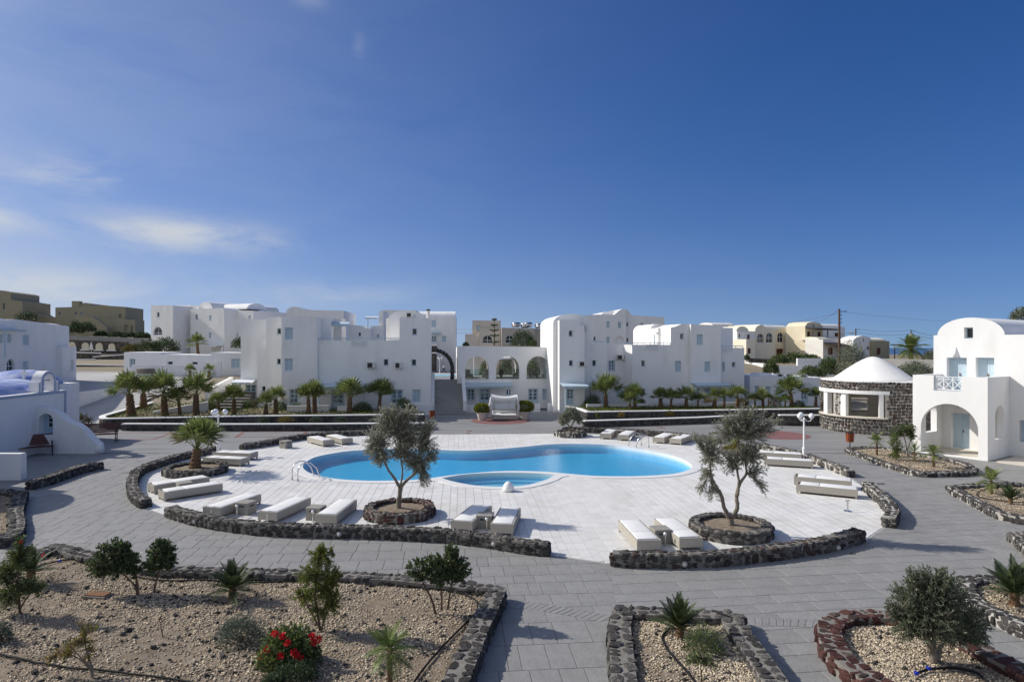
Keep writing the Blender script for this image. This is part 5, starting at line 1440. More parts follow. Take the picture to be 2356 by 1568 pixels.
# sweeping buttress wall with the window niche, running out to the right
bw = Bld('buttress_tmp', 'x', (-26.86, 36.80), -3.0)
bwr = bw.root; bwr.parent = None
outer_px = [c1(330, 1100), c1(400, 1112), c1(470, 1140), c1(530, 1175), c1(590, 1225), c1(625, 1252), c1(680, 1265), c1(730, 1300), c1(775, 1345), c1(815, 1390), c1(850, 1425), c1(878, 1448)]
pts = [bw.px(*p) for p in outer_px]
outer = [(pts[0][0] - .05, 0), (pts[-1][0], 0)] + list(reversed(pts)) + [(pts[0][0] - .05, pts[0][1] + .01)]
nx0, nz1 = bw.px(*c1(350, 1168)); nx1, nz0 = bw.px(*c1(478, 1360))
lo = arch_loop(nx0, nx1, nz0, nz1 - (nx1 - nx0) * .48, nz1)
mb = MB(); mb.xz(outer, [lo], 0, .55); o = mb.build('buttress', 'white_plaster', bwr)
mb = MB(); mb.xz([(x, z) for x, z in lo], [], .40, .545); mb.build('niche_back', 'niche_blue', bwr)
wx0, wx1 = bw.px(*c1(398, 1180))[0], bw.px(*c1(432, 1180))[0]; wz0, wz1 = bw.px(*c1(398, 1295))[1], bw.px(*c1(398, 1172))[1]
f = MB(); f.box(wx0 - .05, wx1 + .05, .36, .4, wz0 - .05, wz0); f.box(wx0 - .05, wx1 + .05, .36, .4, wz1, wz1 + .05); f.box(wx0 - .05, wx0, .36, .4, wz0, wz1); f.box(wx1, wx1 + .05, .36, .4, wz0, wz1)
for k in (1, 2): f.box(wx0, wx1, .362, .398, wz0 + (wz1 - wz0) * k / 3 - .02, wz0 + (wz1 - wz0) * k / 3 + .02)
wo = f.build('window', 'pale_blue_paint', bwr); MB().box(wx0, wx1, .38, .399, wz0, wz1).build('pane', 'dark_glass', wo)
mb = MB(); ex = pts[-1][0]; ez = pts[-1][1]
mb.lathe([(.24, 0), (.25, ez * .5), (.22, ez * .85), (.12, ez * 1.02), (.001, ez * 1.06)], 14, (ex, .2, 0)); mb.build('end_post', 'white_plaster', bwr, smooth=True)
for c_ in list(bwr.children):      # hand the buttress over to the chapel
    c_.parent = ch; c_.matrix_local = ch.matrix_basis.inverted() @ bwr.matrix_basis
bpy.data.objects.remove(bwr)
# low white wall and the house that stands just left of the picture and throws its shadow on the path
lw_ = thing('garden_wall', 'low white wall at the left edge before the bench', 'wall', (-22.3, 29.6, 0))
MB().box(-7, 0, 0, .35, 0, 1.15).build('wall', 'white_plaster', lw_); MB().box(-7.0, -.02, .01, .34, 1.15, 1.2).build('coping', 'white_plaster', lw_)
nb = thing('domed_house', 'white vaulted house just outside the left edge', 'house', (-25.2, 24.8, 0))
MB().box(-7, 0, 0, 4.6, 0, 4.5).build('wall', 'white_plaster', nb)
mb = MB(); vs = []
for x in (-7, -.05):
    for k in range(13):
        a = PI * k / 12; vs.append((x, 2.3 - 1.9 * math.cos(a), 4.48 + 1.25 * math.sin(a)))
mb.add(vs, [(k, k + 1, 14 + k, 13 + k) for k in range(12)] + [tuple(reversed(range(13))), tuple(range(13, 26))]); mb.build('vault', 'white_plaster', nb)

# ---------------------------------------------------------------- round bar
kc = Vector((26.2, 47.3, 0)); kr = 3.5
kb = thing('round_bar', 'round lava stone bar with white conical roof', 'bar', kc)
phi = math.atan2(-47.2, -26.2); rd = math.radians
def KA(rel): return phi + rd(rel)
o0, o1 = -80, 10
zs_, zl0, zl1, ztop = 1.16, 2.74, 2.98, 3.58
mb = MB(); mb.ring(kr - .42, kr - .06, 0, zs_ - .08, KA(-180), KA(180), n=64); mb.ring(kr - .42, kr - .06, zl1, ztop - .03, KA(-180), KA(180), n=64)
mb.ring(kr - .42, kr - .06, zs_ - .08, zl1, KA(o1 + 2), KA(180), n=30); mb.ring(kr - .42, kr - .06, zs_ - .08, 1.85, rd(-268), KA(-82), n=18); mb.ring(kr - .42, kr - .06, zs_ - .08, 1.85, KA(-180), rd(-292), n=3); mb.ring(kr - .42, kr - .06, 2.05, zl1, KA(-180), KA(-82), n=18); mb.ring(kr - .42, kr - .06, 1.851, 2.049, rd(-268), KA(-82), n=12); mb.build('mortar', 'mortar_pale', kb)
mb = MB(); mb.ring(kr - .47, kr + .05, zl0, zl1 - .002, KA(o0 - 6), KA(o1 + 6), n=24); mb.build('lintel', 'white_plaster', kb)
mb = MB(); mb.ring(kr - .47, kr + .08, zs_ - .078, zs_ + .02, KA(o0 - 2), KA(o1 + 4), n=24); mb.build('counter', 'porch_stone', kb)
items = []
def ring_stones(a0, a1, z0, z1, sz=.25):
    nr_ = max(1, int(round((z1 - z0) / (sz * .8)))); h = (z1 - z0) / nr_
    for r in range(nr_):
        a = a0 + R.uniform(0, .05)
        while a < a1:
            l = sz * R.uniform(.65, 1.35); c_ = a + l / kr / 2
            if c_ < a1:
                th = c_
                items.append((Vector(((kr - .1) * math.cos(th), (kr - .1) * math.sin(th), z0 + (r + .5) * h + R.uniform(-.03, .03))), th + PI / 2 + R.uniform(-.08, .08), (l - .025, .2, h * R.uniform(.85, 1.02)), (R.uniform(-.1, .1), R.uniform(-.1, .1))))
            a += l / kr
ring_stones(KA(-95), KA(95), 0, zs_ - .06); ring_stones(KA(-95), KA(95), zl1, ztop, .24); ring_stones(KA(o1 + 3), KA(95), zs_ - .06, zl1); ring_stones(KA(-100), KA(-81), zs_, zl1); ring_stones(KA(-45), KA(-36), zs_ + .02, zl0)
lay_stones(kb, items, ['lava_grey', 'lava_grey', 'lava_black', 'lava_grey', 'lava_brown'])
mb = MB(); mb.ring(kr - .4, kr - .02, zs_ + .02, zl0, KA(-45), KA(-36.2), n=4); mb.build('stone_pillar', 'mortar_pale', kb)
for a0, a1 in ((-66, -57), (-36, -29), (6, 10.5)):
    mb = MB(); mb.ring(kr - .4, kr - .05, zs_ + .02, zl0, KA(a0), KA(a1), n=4); mb.build('white_pillar', 'white_plaster', kb)
bk = MB(); wa, wb = math.radians(68), math.radians(92)
bk.ring(kr - .62, kr - .44, .02, 1.0, KA(15), KA(265), n=40); bk.ring(kr - .62, kr - .44, 2.05, 2.98, KA(15), KA(265), n=40)
bk.ring(kr - .62, kr - .44, 1.0, 2.05, KA(15), wa, n=20) if KA(15) < wa else None
bk.ring(kr - .62, kr - .44, 1.0, 2.05, wb, KA(265), n=12); bk.build('inner_wall', 'warm_plaster', kb)
MB().lathe([(kr - .43, 0), (kr - .43, .03)], 40).build('floor', 'porch_stone', kb)
MB().lathe([(kr - .43, 2.985), (kr - .43, 3.2)], 40).build('ceiling', 'white_plaster', kb)
mb = MB(); mb.lathe([(2.85, 3.5), (2.55, 3.72), (2.15, 4.02), (1.65, 4.40), (1.15, 4.75), (.7, 5.03), (.38, 5.18), (.15, 5.24), (.01, 5.25)], 40); mb.build('cone_roof', 'white_plaster', kb, smooth=True)
mb = MB(); mb.ring(2.7, kr - .03, ztop - .029, ztop + .03, 0, 2 * PI, n=64); mb.build('roof_edge', 'white_plaster', kb)

# ---------------------------------------------------------------- terraces and walls of the background
def far_wall(name, label, p0, p1, Y0, Y1, h, m='white_plaster', th=.35, zb=None, cap=None, cat='wall', h1=None):
    """wall from (u0,vtop0) to (u1,vtop1) at distances Y0, Y1; h = height of the face"""
    a, b = P(*p0, Y0), P(*p1, Y1); root = thing(name, label, cat, (a.x, a.y, 0)); d = (b - a); d.z = 0; nn = Vector((-d.y, d.x, 0)).normalized() * th
    if nn.y < 0: nn = -nn
    h1 = h if h1 is None else h1
    def L_(p, z): return (p.x - a.x, p.y - a.y, z)
    mb = MB(); mb.hexa([L_(a, a.z - h), L_(b, b.z - h1), L_(b + nn, b.z - h1), L_(a + nn, a.z - h), L_(a, a.z), L_(b, b.z), L_(b + nn, b.z), L_(a + nn, a.z)]); mb.build('wall_face', m, root)
    if cap:
        e = nn * .15; mb = MB(); mb.hexa([L_(a - e, a.z), L_(b - e, b.z), L_(b + nn + e, b.z), L_(a + nn + e, a.z), L_(a - e, a.z + .14), L_(b - e, b.z + .14), L_(b + nn + e, b.z + .14), L_(a + nn + e, a.z + .14)]); mb.build('coping', cap, root)
    return root
far_wall('terrace_wall', 'lowest lava terrace wall behind the driveway', c1(660, 800), c1(1125, 806), 84, 84, 1.2, 'far_stone', cap='white_plaster')
far_wall('terrace_wall', 'middle lava terrace wall with white coping behind the driveway', c1(660, 730), c1(1125, 738), 88, 88, 4.5, 'far_stone', cap='white_plaster')
far_wall('terrace_wall', 'upper lava terrace wall with curling white coping', c1(690, 685), c1(850, 682), 92, 92, 4.2, 'far_stone', cap='white_plaster')
far_wall('terrace_wall', 'sloping lava wall below the arched terrace', c1(840, 660), c1(1125, 640), 94, 94, 4.2, 'far_stone', cap='white_plaster')
far_wall('terrace_wall', 'short lava wall under the folded umbrella', c1(660, 620), c1(900, 627), 97, 97, 4.0, 'far_stone', cap='white_plaster')
aw = far_wall('arched_terrace_wall', 'dark stone terrace wall with four yellow arched niches', c1(560, 500), c1(1130, 520), 103, 103, 7.0, 'far_stone', th=1.0)
for x0, x1, y0, y1 in ((622, 685, 520, 588), (742, 806, 527, 588), (868, 930, 530, 590), (982, 1042, 535, 592)):
    a = P(*c1(x0, y1), 103); b = P(*c1(x1, y0), 103); o = aw.location; w = b.x - a.x
    mb = MB(); mb.xz(arch_loop(a.x - o.x, b.x - o.x, a.z, b.z - w / 2, b.z), [], -.12, .02); mb.build('niche', 'yellow_plaster', aw)
    mb = MB(); mb.box(a.x - o.x - .15, b.x - o.x + .15, -.35, .0, a.z - .2, a.z - .001); mb.build('sill', 'white_plaster', aw)
far_wall('retaining_wall', 'long grey retaining wall under the olive villas', c1(560, 462), c1(1370, 492), 108, 108, 6.0, 'retaining_grey', th=.6)
far_wall('ramp_wall', 'white curving ramp wall beside the driveway', c1(600, 985), c1(1080, 928), 56.5, 64.5, 1.9, 'white_plaster', h1=1.5)
for i, (pa, lab) in enumerate((([(610, 1000), (660, 985), (690, 985), (765, 1100), (720, 1112), (608, 1136)], 'left'), ([(890, 1068), (905, 1030), (950, 975), (1000, 960), (1040, 985), (1060, 1010), (1000, 1045)], 'right'))):
    ww = [o for o in bpy.data.objects if o.name.startswith('ramp_wall')][0]
    a, b = P(*c1(600, 985), 56.5), P(*c1(1080, 928), 64.5); d = (b - a); d.z = 0; L_ = d.length; d.normalize(); nn = Vector((d.y, -d.x, 0)) if d.x < 0 or True else d
    if nn.x < 0: nn = -nn
    vs = []
    for x, y in pa:
        u, v = c1(x, y); r_ = Vector(((u - CX) / FOC, 1, -(v - HV) / FOC)); t_ = (a - Vector((0, 0, CAM_H))).dot(nn) / r_.dot(nn); pp = Vector((0, 0, CAM_H)) + r_ * t_
        vs.append(pp - a + Vector((0, 0, a.z)) - Vector((0, 0, 0)))
    n = len(vs); mb = MB(); mb.add([(p.x, p.y, p.z) for p in vs] + [(p.x + nn.x * .12, p.y + nn.y * .12, p.z) for p in vs], [tuple(range(n, 2 * n)), tuple(range(n))] + [(i_, (i_ + 1) % n, n + (i_ + 1) % n, n + i_) for i_ in range(n)])
    mb.build('rough_stone_patch', 'far_stone', ww)
far_wall('kerb_wall', 'brown soil strip with white kerb above the ramp wall', c1(540, 930), c1(930, 932), 69, 69, .8, 'rust', cap='white_plaster', th=.3)
far_wall('stair_wall', 'white sloping stair wall among the left palms', c1(1380, 1150), c1(1880, 1060), 52.0, 53.5, .9, 'white_plaster')
far_wall('stair_wall', 'white stepped stair wall climbing beside the hotel', c1(1850, 955), c1(2075, 838), 58, 64, 2.2, 'white_plaster', h1=2.4)
for k in range(7):
    a = P(*c1(1905 + k * 16, 1085 - k * 22), 56 + k * .6)
sst = thing('garden_steps', 'dark garden steps between white stair walls left of the hotel', 'steps', (P(*c1(1960, 1100), 55).x, 55, 0))
for k in range(10): MB().box(-1.2 - k * .03, 1.6 - k * .03, k * .7, k * .7 + .72, .3, .55 + k * .2).build('step', 'mortar_grey', sst)
far_wall('garden_wall', 'white garden wall before the cream houses', c5(885, 643), c5(1240, 645), 84, 84, 2.4, 'white_plaster', h1=2.2)
far_wall('garden_wall', 'low white garden wall left of the dark shrubs', c5(640, 716), c5(890, 716), 82, 82, 1.2, 'white_plaster')
far_wall('garden_wall', 'rough stone wall below the cream house with arches', c5(400, 640), c5(650, 652), 104, 104, 1.5, 'far_stone')
far_wall('garden_wall', 'grey shaded wall behind the conical roof', c6(640, 537), c6(1110, 548), 66, 62, 3.6, 'retaining_grey', th=.3)
far_wall('kerb_wall', 'white kerb along the lane', c5(360, 680), c5(590, 700), 100, 92, .5, 'white_plaster')
# ---------------------------------------------------------------- sun loungers
LL, LWd, LH = 2.25, .74, .37
def lounger_proto():
    m = {}
    b = MB(); t = .035
    b.box(-LWd / 2, LWd / 2, 0, t, .09, LH); b.box(-LWd / 2, LWd / 2, LL - t, LL, .09, LH); b.box(-LWd / 2, -LWd / 2 + t, t, LL - t, .09, LH); b.box(LWd / 2 - t, LWd / 2, t, LL - t, .09, LH)
    b.box(-LWd / 2 + t, LWd / 2 - t, t, LL - t, LH - .12, LH - .09)
    m['frame'] = b.mesh('frame', 'wicker')
    l = MB(); l.box(-.03, .03, -.03, .03, 0, .1); m['leg'] = l.mesh('leg', 'wicker')
    for k, (y0, y1) in (('a', (.14, .86)), ('b', (.87, LL - .03))):
        c = MB(); c.box(-LWd / 2 + .045, LWd / 2 - .045, y0, y1, LH - .088, LH + .015); me = c.mesh('cushion', 'cushion'); bevel_mesh(me, .028, 3); m[k] = me
    s = MB(); s.box(-.02, .02, -.006, .16, LH - .08, LH - .06); s.box(-.02, .02, -.012, -.002, .05, LH - .06); s.box(-.02, .02, .14, .18, LH - .06, LH + .018); m['strap'] = s.mesh('strap', 'strap')
    return m
LM = lounger_proto()
def lounger(label, a, b, side, strap=False):
    """a -> b: one long bottom edge (photo pixels), side = which side of it the body lies (+1 left of travel)"""
    pa, pb = G(*a), G(*b); d = (pb - pa); mid = (pa + pb) / 2; d.normalize(); n = Vector((-d.y, d.x, 0))
    o = mid - d * (LL / 2) + n * side * LWd / 2
    r = thing('sun_lounger', label, 'sun lounger', (o.x, o.y, .011), math.atan2(d.y, d.x) - PI / 2, 'wicker sun loungers with white cushions round the pool')
    link('frame', LM['frame'], r); link('cushion', LM['a'], r); link('cushion', LM['b'], r)
    for x in (-1, 1):
        for y in (.05, LL - .05): link('leg', LM['leg'], r, (x * (LWd / 2 - .04), y, 0))
    if strap: link('strap', LM['strap'], r)
    return r
lounger('lounger with strap nearest the box beside the front wall at left', (504, 1194), (603, 1158), 1, True)
lounger('middle lounger with strap of the three behind the front wall', (632.5, 1206), (719, 1165.5), 1, True)
lounger('lounger beside the reddish ring planter, rightmost of the front three', (773, 1211), (822, 1171), 1)
lounger('shaded lounger nearest the left olive tree', (1087.7, 1226), (1130.7, 1188), 1)
lounger('half shaded lounger right of the small bollard and box', (1180, 1235.7), (1199, 1190), 1)
lounger('front right lounger left of its grey box', (1466, 1273), (1421.7, 1221.8), -1)
lounger('lounger between the grey box and the right olive planter', (1565, 1269), (1503, 1217), -1)
pa, pb = G(1834, 1134.6), G(1970.5, 1148.5)
lounger('front one of two loungers side by side at the right tip', (1834, 1134.6), (1970.5, 1148.5), 1)
lounger('rear one of two loungers side by side at the right tip', (1829, 1115.5), (1957, 1127.5), 1)
lounger('front one of two loungers below the right lamp post', (1760.6, 1071.8), (1869, 1078.7), 1)
lounger('rear lounger below the right lamp post, partly behind the olive tree', (1741, 1055.5), (1843, 1062), 1)
lounger('nearer one of two loungers beside the palm planter at left', (377, 1154.6), (513, 1133), 1)
lounger('farther one of two loungers beside the palm planter at left', (352.7, 1138), (484, 1117), 1)
lounger('nearer one of two loungers behind the lone palm', (468, 1069), (551, 1073.5), 1)
lounger('farther one of two loungers under the left lamp post', (490, 1056), (574, 1059.5), 1)
lounger('first of four far loungers, next to the small olive tree', (1407, 1010.6), (1419.7, 1001), 1)
lounger('second of four far loungers, just left of the pool ladder', (1449, 1013.4), (1460.5, 1005), 1)
lounger('third of four far loungers, just right of the pool ladder', (1531, 1019.8), (1549, 1011.5), 1)
lounger('fourth and rightmost of the far loungers behind the pool', (1570.6, 1023), (1592, 1015), 1)
lounger('far left lounger next to the small grey box', (740, 1027.3), (709.7, 1019), -1)
lounger('far left lounger nearest the left olive crown', (783, 1023), (753, 1015), -1)
# side boxes
def side_box(label, u, v, rz, s=.52, h=.44):
    p = G(u, v); r = thing('side_box', label, 'side table', (p.x, p.y, .011), rz, 'grey side boxes between loungers')
    b = MB(); b.box(-s / 2, s / 2, -s / 2, s / 2, 0, h - .05); b.build('box', 'table_grey', r)
    l = MB(); l.box(-s / 2 - .012, s / 2 + .012, -s / 2 - .012, s / 2 + .012, h - .048, h); me = l.mesh('lid', 'table_grey'); bevel_mesh(me, .006, 1, False); link('lid', me, r)
    MB().box(s / 2 + .0005, s / 2 + .004, -.13, .13, h - .15, h - .1).build('hand_slot', 'interior_dark', r); MB().box(-.13, .13, -s / 2 - .004, -s / 2 - .0005, h - .15, h - .1).build('hand_slot', 'interior_dark', r)
side_box('grey box beside the leftmost strapped lounger', 566, 1181, math.radians(-16))
side_box('grey box half hidden behind the rightmost of the front three loungers', 727, 1193, math.radians(-8))
side_box('shaded grey box between the two loungers by the left olive tree', 1116, 1212, math.radians(-6))
side_box('grey box between the two front right loungers', 1519, 1246, math.radians(8))
side_box('grey box between the two loungers beside the palm planter', 424, 1133, math.radians(40))
side_box('lone grey box near the far left wall', 657.5, 1030, math.radians(-28))
side_box('grey box between the first and second far loungers', 1426, 1004, math.radians(-20), .5)
side_box('grey box between the third and fourth far loungers', 1556, 1014.5, math.radians(-35), .5)
# bollard lights and umbrella stub
def bollard(label, u, v, h=.42):
    p = G(u, v); r = thing('bollard_light', label, 'bollard light', (p.x, p.y, .011), 0, 'small steel bollard lights on the deck')
    m_ = MB(); m_.lathe([(.05, 0), (.05, .015), (.022, .016), (.022, h - .07)], 12); m_.build('post', 'steel', r, smooth=False)
    m_ = MB(); m_.ball((0, -.02, h - .04), .055, 12, 8); m_.build('lamp_head', 'white_metal', r, smooth=True)
bollard('steel bollard before the leftmost grey box', 545, 1188); bollard('steel bollard left of the rightmost front lounger', 720, 1202)
bollard('steel bollard between the two shaded loungers', 1119.6, 1220); bollard('steel bollard between the two front right loungers', 1530, 1256.5)
p = G(1950, 1176); r = thing('umbrella_stand', 'short steel umbrella post standing alone on the deck', 'umbrella stand', (p.x, p.y, .011))
MB().lathe([(.14, 0), (.14, .02), (.03, .022), (.03, .40)], 14).build('post', 'steel', r); MB().box(-.09, .09, -.012, .012, .38, .41).build('crossbar', 'steel', r)
# round bulkhead lights in the walls
def bulkhead(label, u, v, yoff):
    p = P(u, v, yoff); r = thing('bulkhead_light', label, 'wall light', p, 0, 'round bulkhead lights in the lava walls')
    d = (Vector((0, 0, 0)) - Vector((p.x, p.y, 0))).normalized(); a = math.atan2(d.y, d.x)
    r.rotation_euler = (0, 0, a + PI / 2)
    m_ = MB(); m_.lathe([(.078, 0), (.078, .025), (.055, .035), (.055, .025)], 16); m_.v = [(x, -z, y) for x, y, z in m_.v]; m_.build('housing', 'mortar_pale', r)
    m_ = MB(); m_.ball((0, -.02, 0), .052, 12, 8); m_.build('glass', 'ac_white', r, smooth=True)
def face_Y(v_base, h_v): return CAM_H * FOC / (v_base - HV)
for u, v, vb, lab in ((780, 1228, 1239.5, 'round light in the long front wall below the right of three loungers'), (447, 1199, 1209.5, 'round light near the left end of the long front wall'), (1135, 1250, 1264, 'round light in the long front wall below the shaded loungers'), (1575, 1297, 1308, 'round light in the right curving wall below its box'), (1928, 1259, 1266, 'round light near the right end of the right curving wall'), (2161, 1087, 1093.5, 'round light in the leaf shaped bed edge')):
    bulkhead(lab, u, v, face_Y(vb, v) - .02)

# ---------------------------------------------------------------- lamp posts
def lamp_post(label, loc, h=2.45, rz=0.0, group='white lamp posts with three globes'):
    r = thing('lamp_post', label, 'lamp post', loc, rz, group); k = h / 2.45
    m_ = MB(); m_.lathe([(.13, 0), (.13, .06), (.085, .10), (.085, .62), (.10, .64), (.10, .70), (.055, .74), (.05, 1.5), (.042, 2.18 * k), (.065, 2.2 * k), (.065, 2.26 * k), (.03, 2.3 * k), (.01, 2.36 * k)], 16); m_.build('pole', 'white_metal', r, smooth=False)
    for i in range(3):
        a = 2 * PI * i / 3; c, s = math.cos(a), math.sin(a); z = 2.24 * k
        arm = MB(); arm.tube([(c * .05, s * .05, z), (c * .16, s * .16, z - .10), (c * .30, s * .30, z - .08), (c * .36, s * .36, z), (c * .36, s * .36, z + .05)], .017, 8); o = arm.build('arm', 'white_metal', r, smooth=True)
        MB().lathe([(.05, z + .03), (.07, z + .05), (.06, z + .07)], 12, (c * .36, s * .36, 0)).build('globe_holder', 'white_metal', o)
        g = MB(); g.ball((c * .36, s * .36, z + .19), .142, 18, 12); g.build('globe', 'globe', r, smooth=True)
    return r
lamp_post('white three globe lamp post behind the lone palm at left', G(502, 1046), 2.42, .25)
lamp_post('white three globe lamp post at the right side of the deck', G(1850, 1060), 2.42, -.5)

# ---------------------------------------------------------------- benches
def bench(label, loc, rz):
    r = thing('park_bench', label, 'bench', loc, rz, 'cast iron benches by the chapel')
    Wb = 1.7
    for i in range(5):
        y = -.42 + i * .095; MB().box(-Wb / 2, Wb / 2, y, y + .075, .42, .45).build('seat_slat', 'bench_wood', r)
    for i in range(6):
        z = .50 + i * .085; y = .09 + i * .035; m_ = MB(); m_.hexa([(-Wb / 2, y, z), (Wb / 2, y, z), (Wb / 2, y + .03, z), (-Wb / 2, y + .03, z), (-Wb / 2, y + .028, z + .07), (Wb / 2, y + .028, z + .07), (Wb / 2, y + .058, z + .07), (-Wb / 2, y + .058, z + .07)]); m_.build('back_slat', 'bench_wood', r)
    for sx in (-1, 1):
        x = sx * (Wb / 2 - .06); f = MB(); t = .024
        def tb(pts, rr=t): f.tube([(x, y, z) for y, z in pts], rr, 7)
        tb([(-.46, .0), (-.40, .10), (-.43, .22), (-.38, .36), (-.30, .41), (.04, .41), (.10, .46), (.22, .78), (.30, 1.02)])
        tb([(.14, .0), (.08, .12), (.12, .25), (.05, .38), (.04, .41)])
        sp = [(-.40 + .11 * math.cos(a) * (1 - a / 9), .60 + .11 * math.sin(a) * (1 - a / 9)) for a in [k * .5 for k in range(14)]]; tb(sp, .018)
        tb([(-.40, .42), (-.30, .52), (-.28, .60)], .02); tb([(-.36, .71), (-.2, .69), (-.02, .63), (.10, .62)], .022)
        sp = [(-.12 + .08 * math.cos(a) * (1 - a / 9), .55 + .07 * math.sin(a) * (1 - a / 9)) for a in [k * .5 for k in range(13)]]; tb(sp, .014)
        tb([(-.40, .12), (-.2, .2), (.0, .16), (.10, .14)], .016); f.box(x - .04, x + .04, -.52, -.40, 0, .03); f.box(x - .04, x + .04, .1, .22, 0, .03)
        f.build('iron_side', 'cast_iron', r, smooth=True)
def bench_at(label, a, b):
    pa, pb = G(*a), G(*b); m_ = (pa + pb) / 2; d = pb - pa; bench(label, (m_.x, m_.y, 0), math.atan2(d.y, d.x))
    [o for o in bpy.data.objects if o.name.startswith('park_bench')][-1].scale = (1.2, 1.2, 1.12)
bench_at('brown slatted bench in the shade against the chapel wall', (36, 1050.5), (104, 1044.5))
bench_at('brown slatted bench half hidden behind the sweeping white buttress', (201, 1016.5), (257, 1013.8))

# ---------------------------------------------------------------- litter bins
def litter_bin(label, u, v, s=1.0):
    p = G(u, v); r = thing('litter_bin', label, 'litter bin', (p.x, p.y, 0), 0, 'wooden slatted litter bins')
    MB().lathe([(.03, 0), (.03, .4)], 10).build('post', 'cast_iron', r); MB().lathe([(.16, .34), (.20, .82)], 16).build('liner', 'interior_dark', r)
    for k in range(14):
        a = 2 * PI * k / 14; m_ = MB(); w = .036; ca, sa = math.cos(a), math.sin(a)
        def q_(rr, dz, wd): return [(ca * rr - sa * -wd, sa * rr + ca * -wd, dz), (ca * rr - sa * wd, sa * rr + ca * wd, dz)]
        b0, b1 = q_(.18, .32, w * .85), q_(.20, .32, w * .85); t0, t1 = q_(.225, .84, w), q_(.245, .84, w)
        m_.hexa([b0[0], b0[1], b1[1], b1[0], t0[0], t0[1], t1[1], t1[0]]); m_.build('slat', 'bin_wood', r)
    m_ = MB(); m_.ring(.19, .25, .84, .87, 0, 2 * PI, n=24); m_.build('rim', 'cast_iron', r)
litter_bin('wooden litter bin before the round stone bar', 1955.5, 1028); litter_bin('small wooden litter bin at the foot of the staircase', 994.5, 969.5)

# ---------------------------------------------------------------- pool ladders and fountain
def ladder(label, ua, va, ub, vb, out):
    a, b = G(ua, va), G(ub, vb); c = (a + b) / 2; d = (b - a); rz = math.atan2(d.y, d.x); w = d.length
    r = thing('pool_ladder', label, 'pool ladder', (c.x, c.y, .03), rz, 'steel pool ladders')
    for sx in (-1, 1):
        x = sx * w / 2; m_ = MB(); m_.tube([(x, 0, 0), (x, 0, .45), (x, out * .10, .68), (x, out * .30, .78), (x, out * .5, .74), (x, out * .75, .45), (x, out * .86, .1), (x, out * .9, -.8)], .026, 9); m_.build('handrail', 'steel', r, smooth=True)
        MB().lathe([(.05, 0), (.05, .012)], 12, (x, 0, 0)).build('foot_plate', 'steel', r)
    for k in range(2): MB().box(-w / 2, w / 2, out * .9 - .05, out * .9 + .05, -.4 - k * .3, -.37 - k * .3).build('step', 'steel', r)
ladder('steel pool ladder at the left end of the pool', *d2(1113, 680), *d2(1160, 693), 1.25)
ladder('steel pool ladder on the far right side of the pool', *d4(345, 395), *d4(408, 412), -1.0)
p = G(1169.5, 1129.5); ft = thing('fountain_spout', 'small white half dome fountain on the pool edge', 'fountain', (p.x, p.y, .034))
m_ = MB(); m_.lathe([(.25 * math.cos(a), .38 * math.sin(a)) for a in [PI / 2 * k / 8 * .99 for k in range(9)]], 20); m_.build('dome', 'white_plaster', ft, smooth=True); MB().box(-.06, .06, .17, .275, .08, .13).build('spout', 'white_plaster', ft)

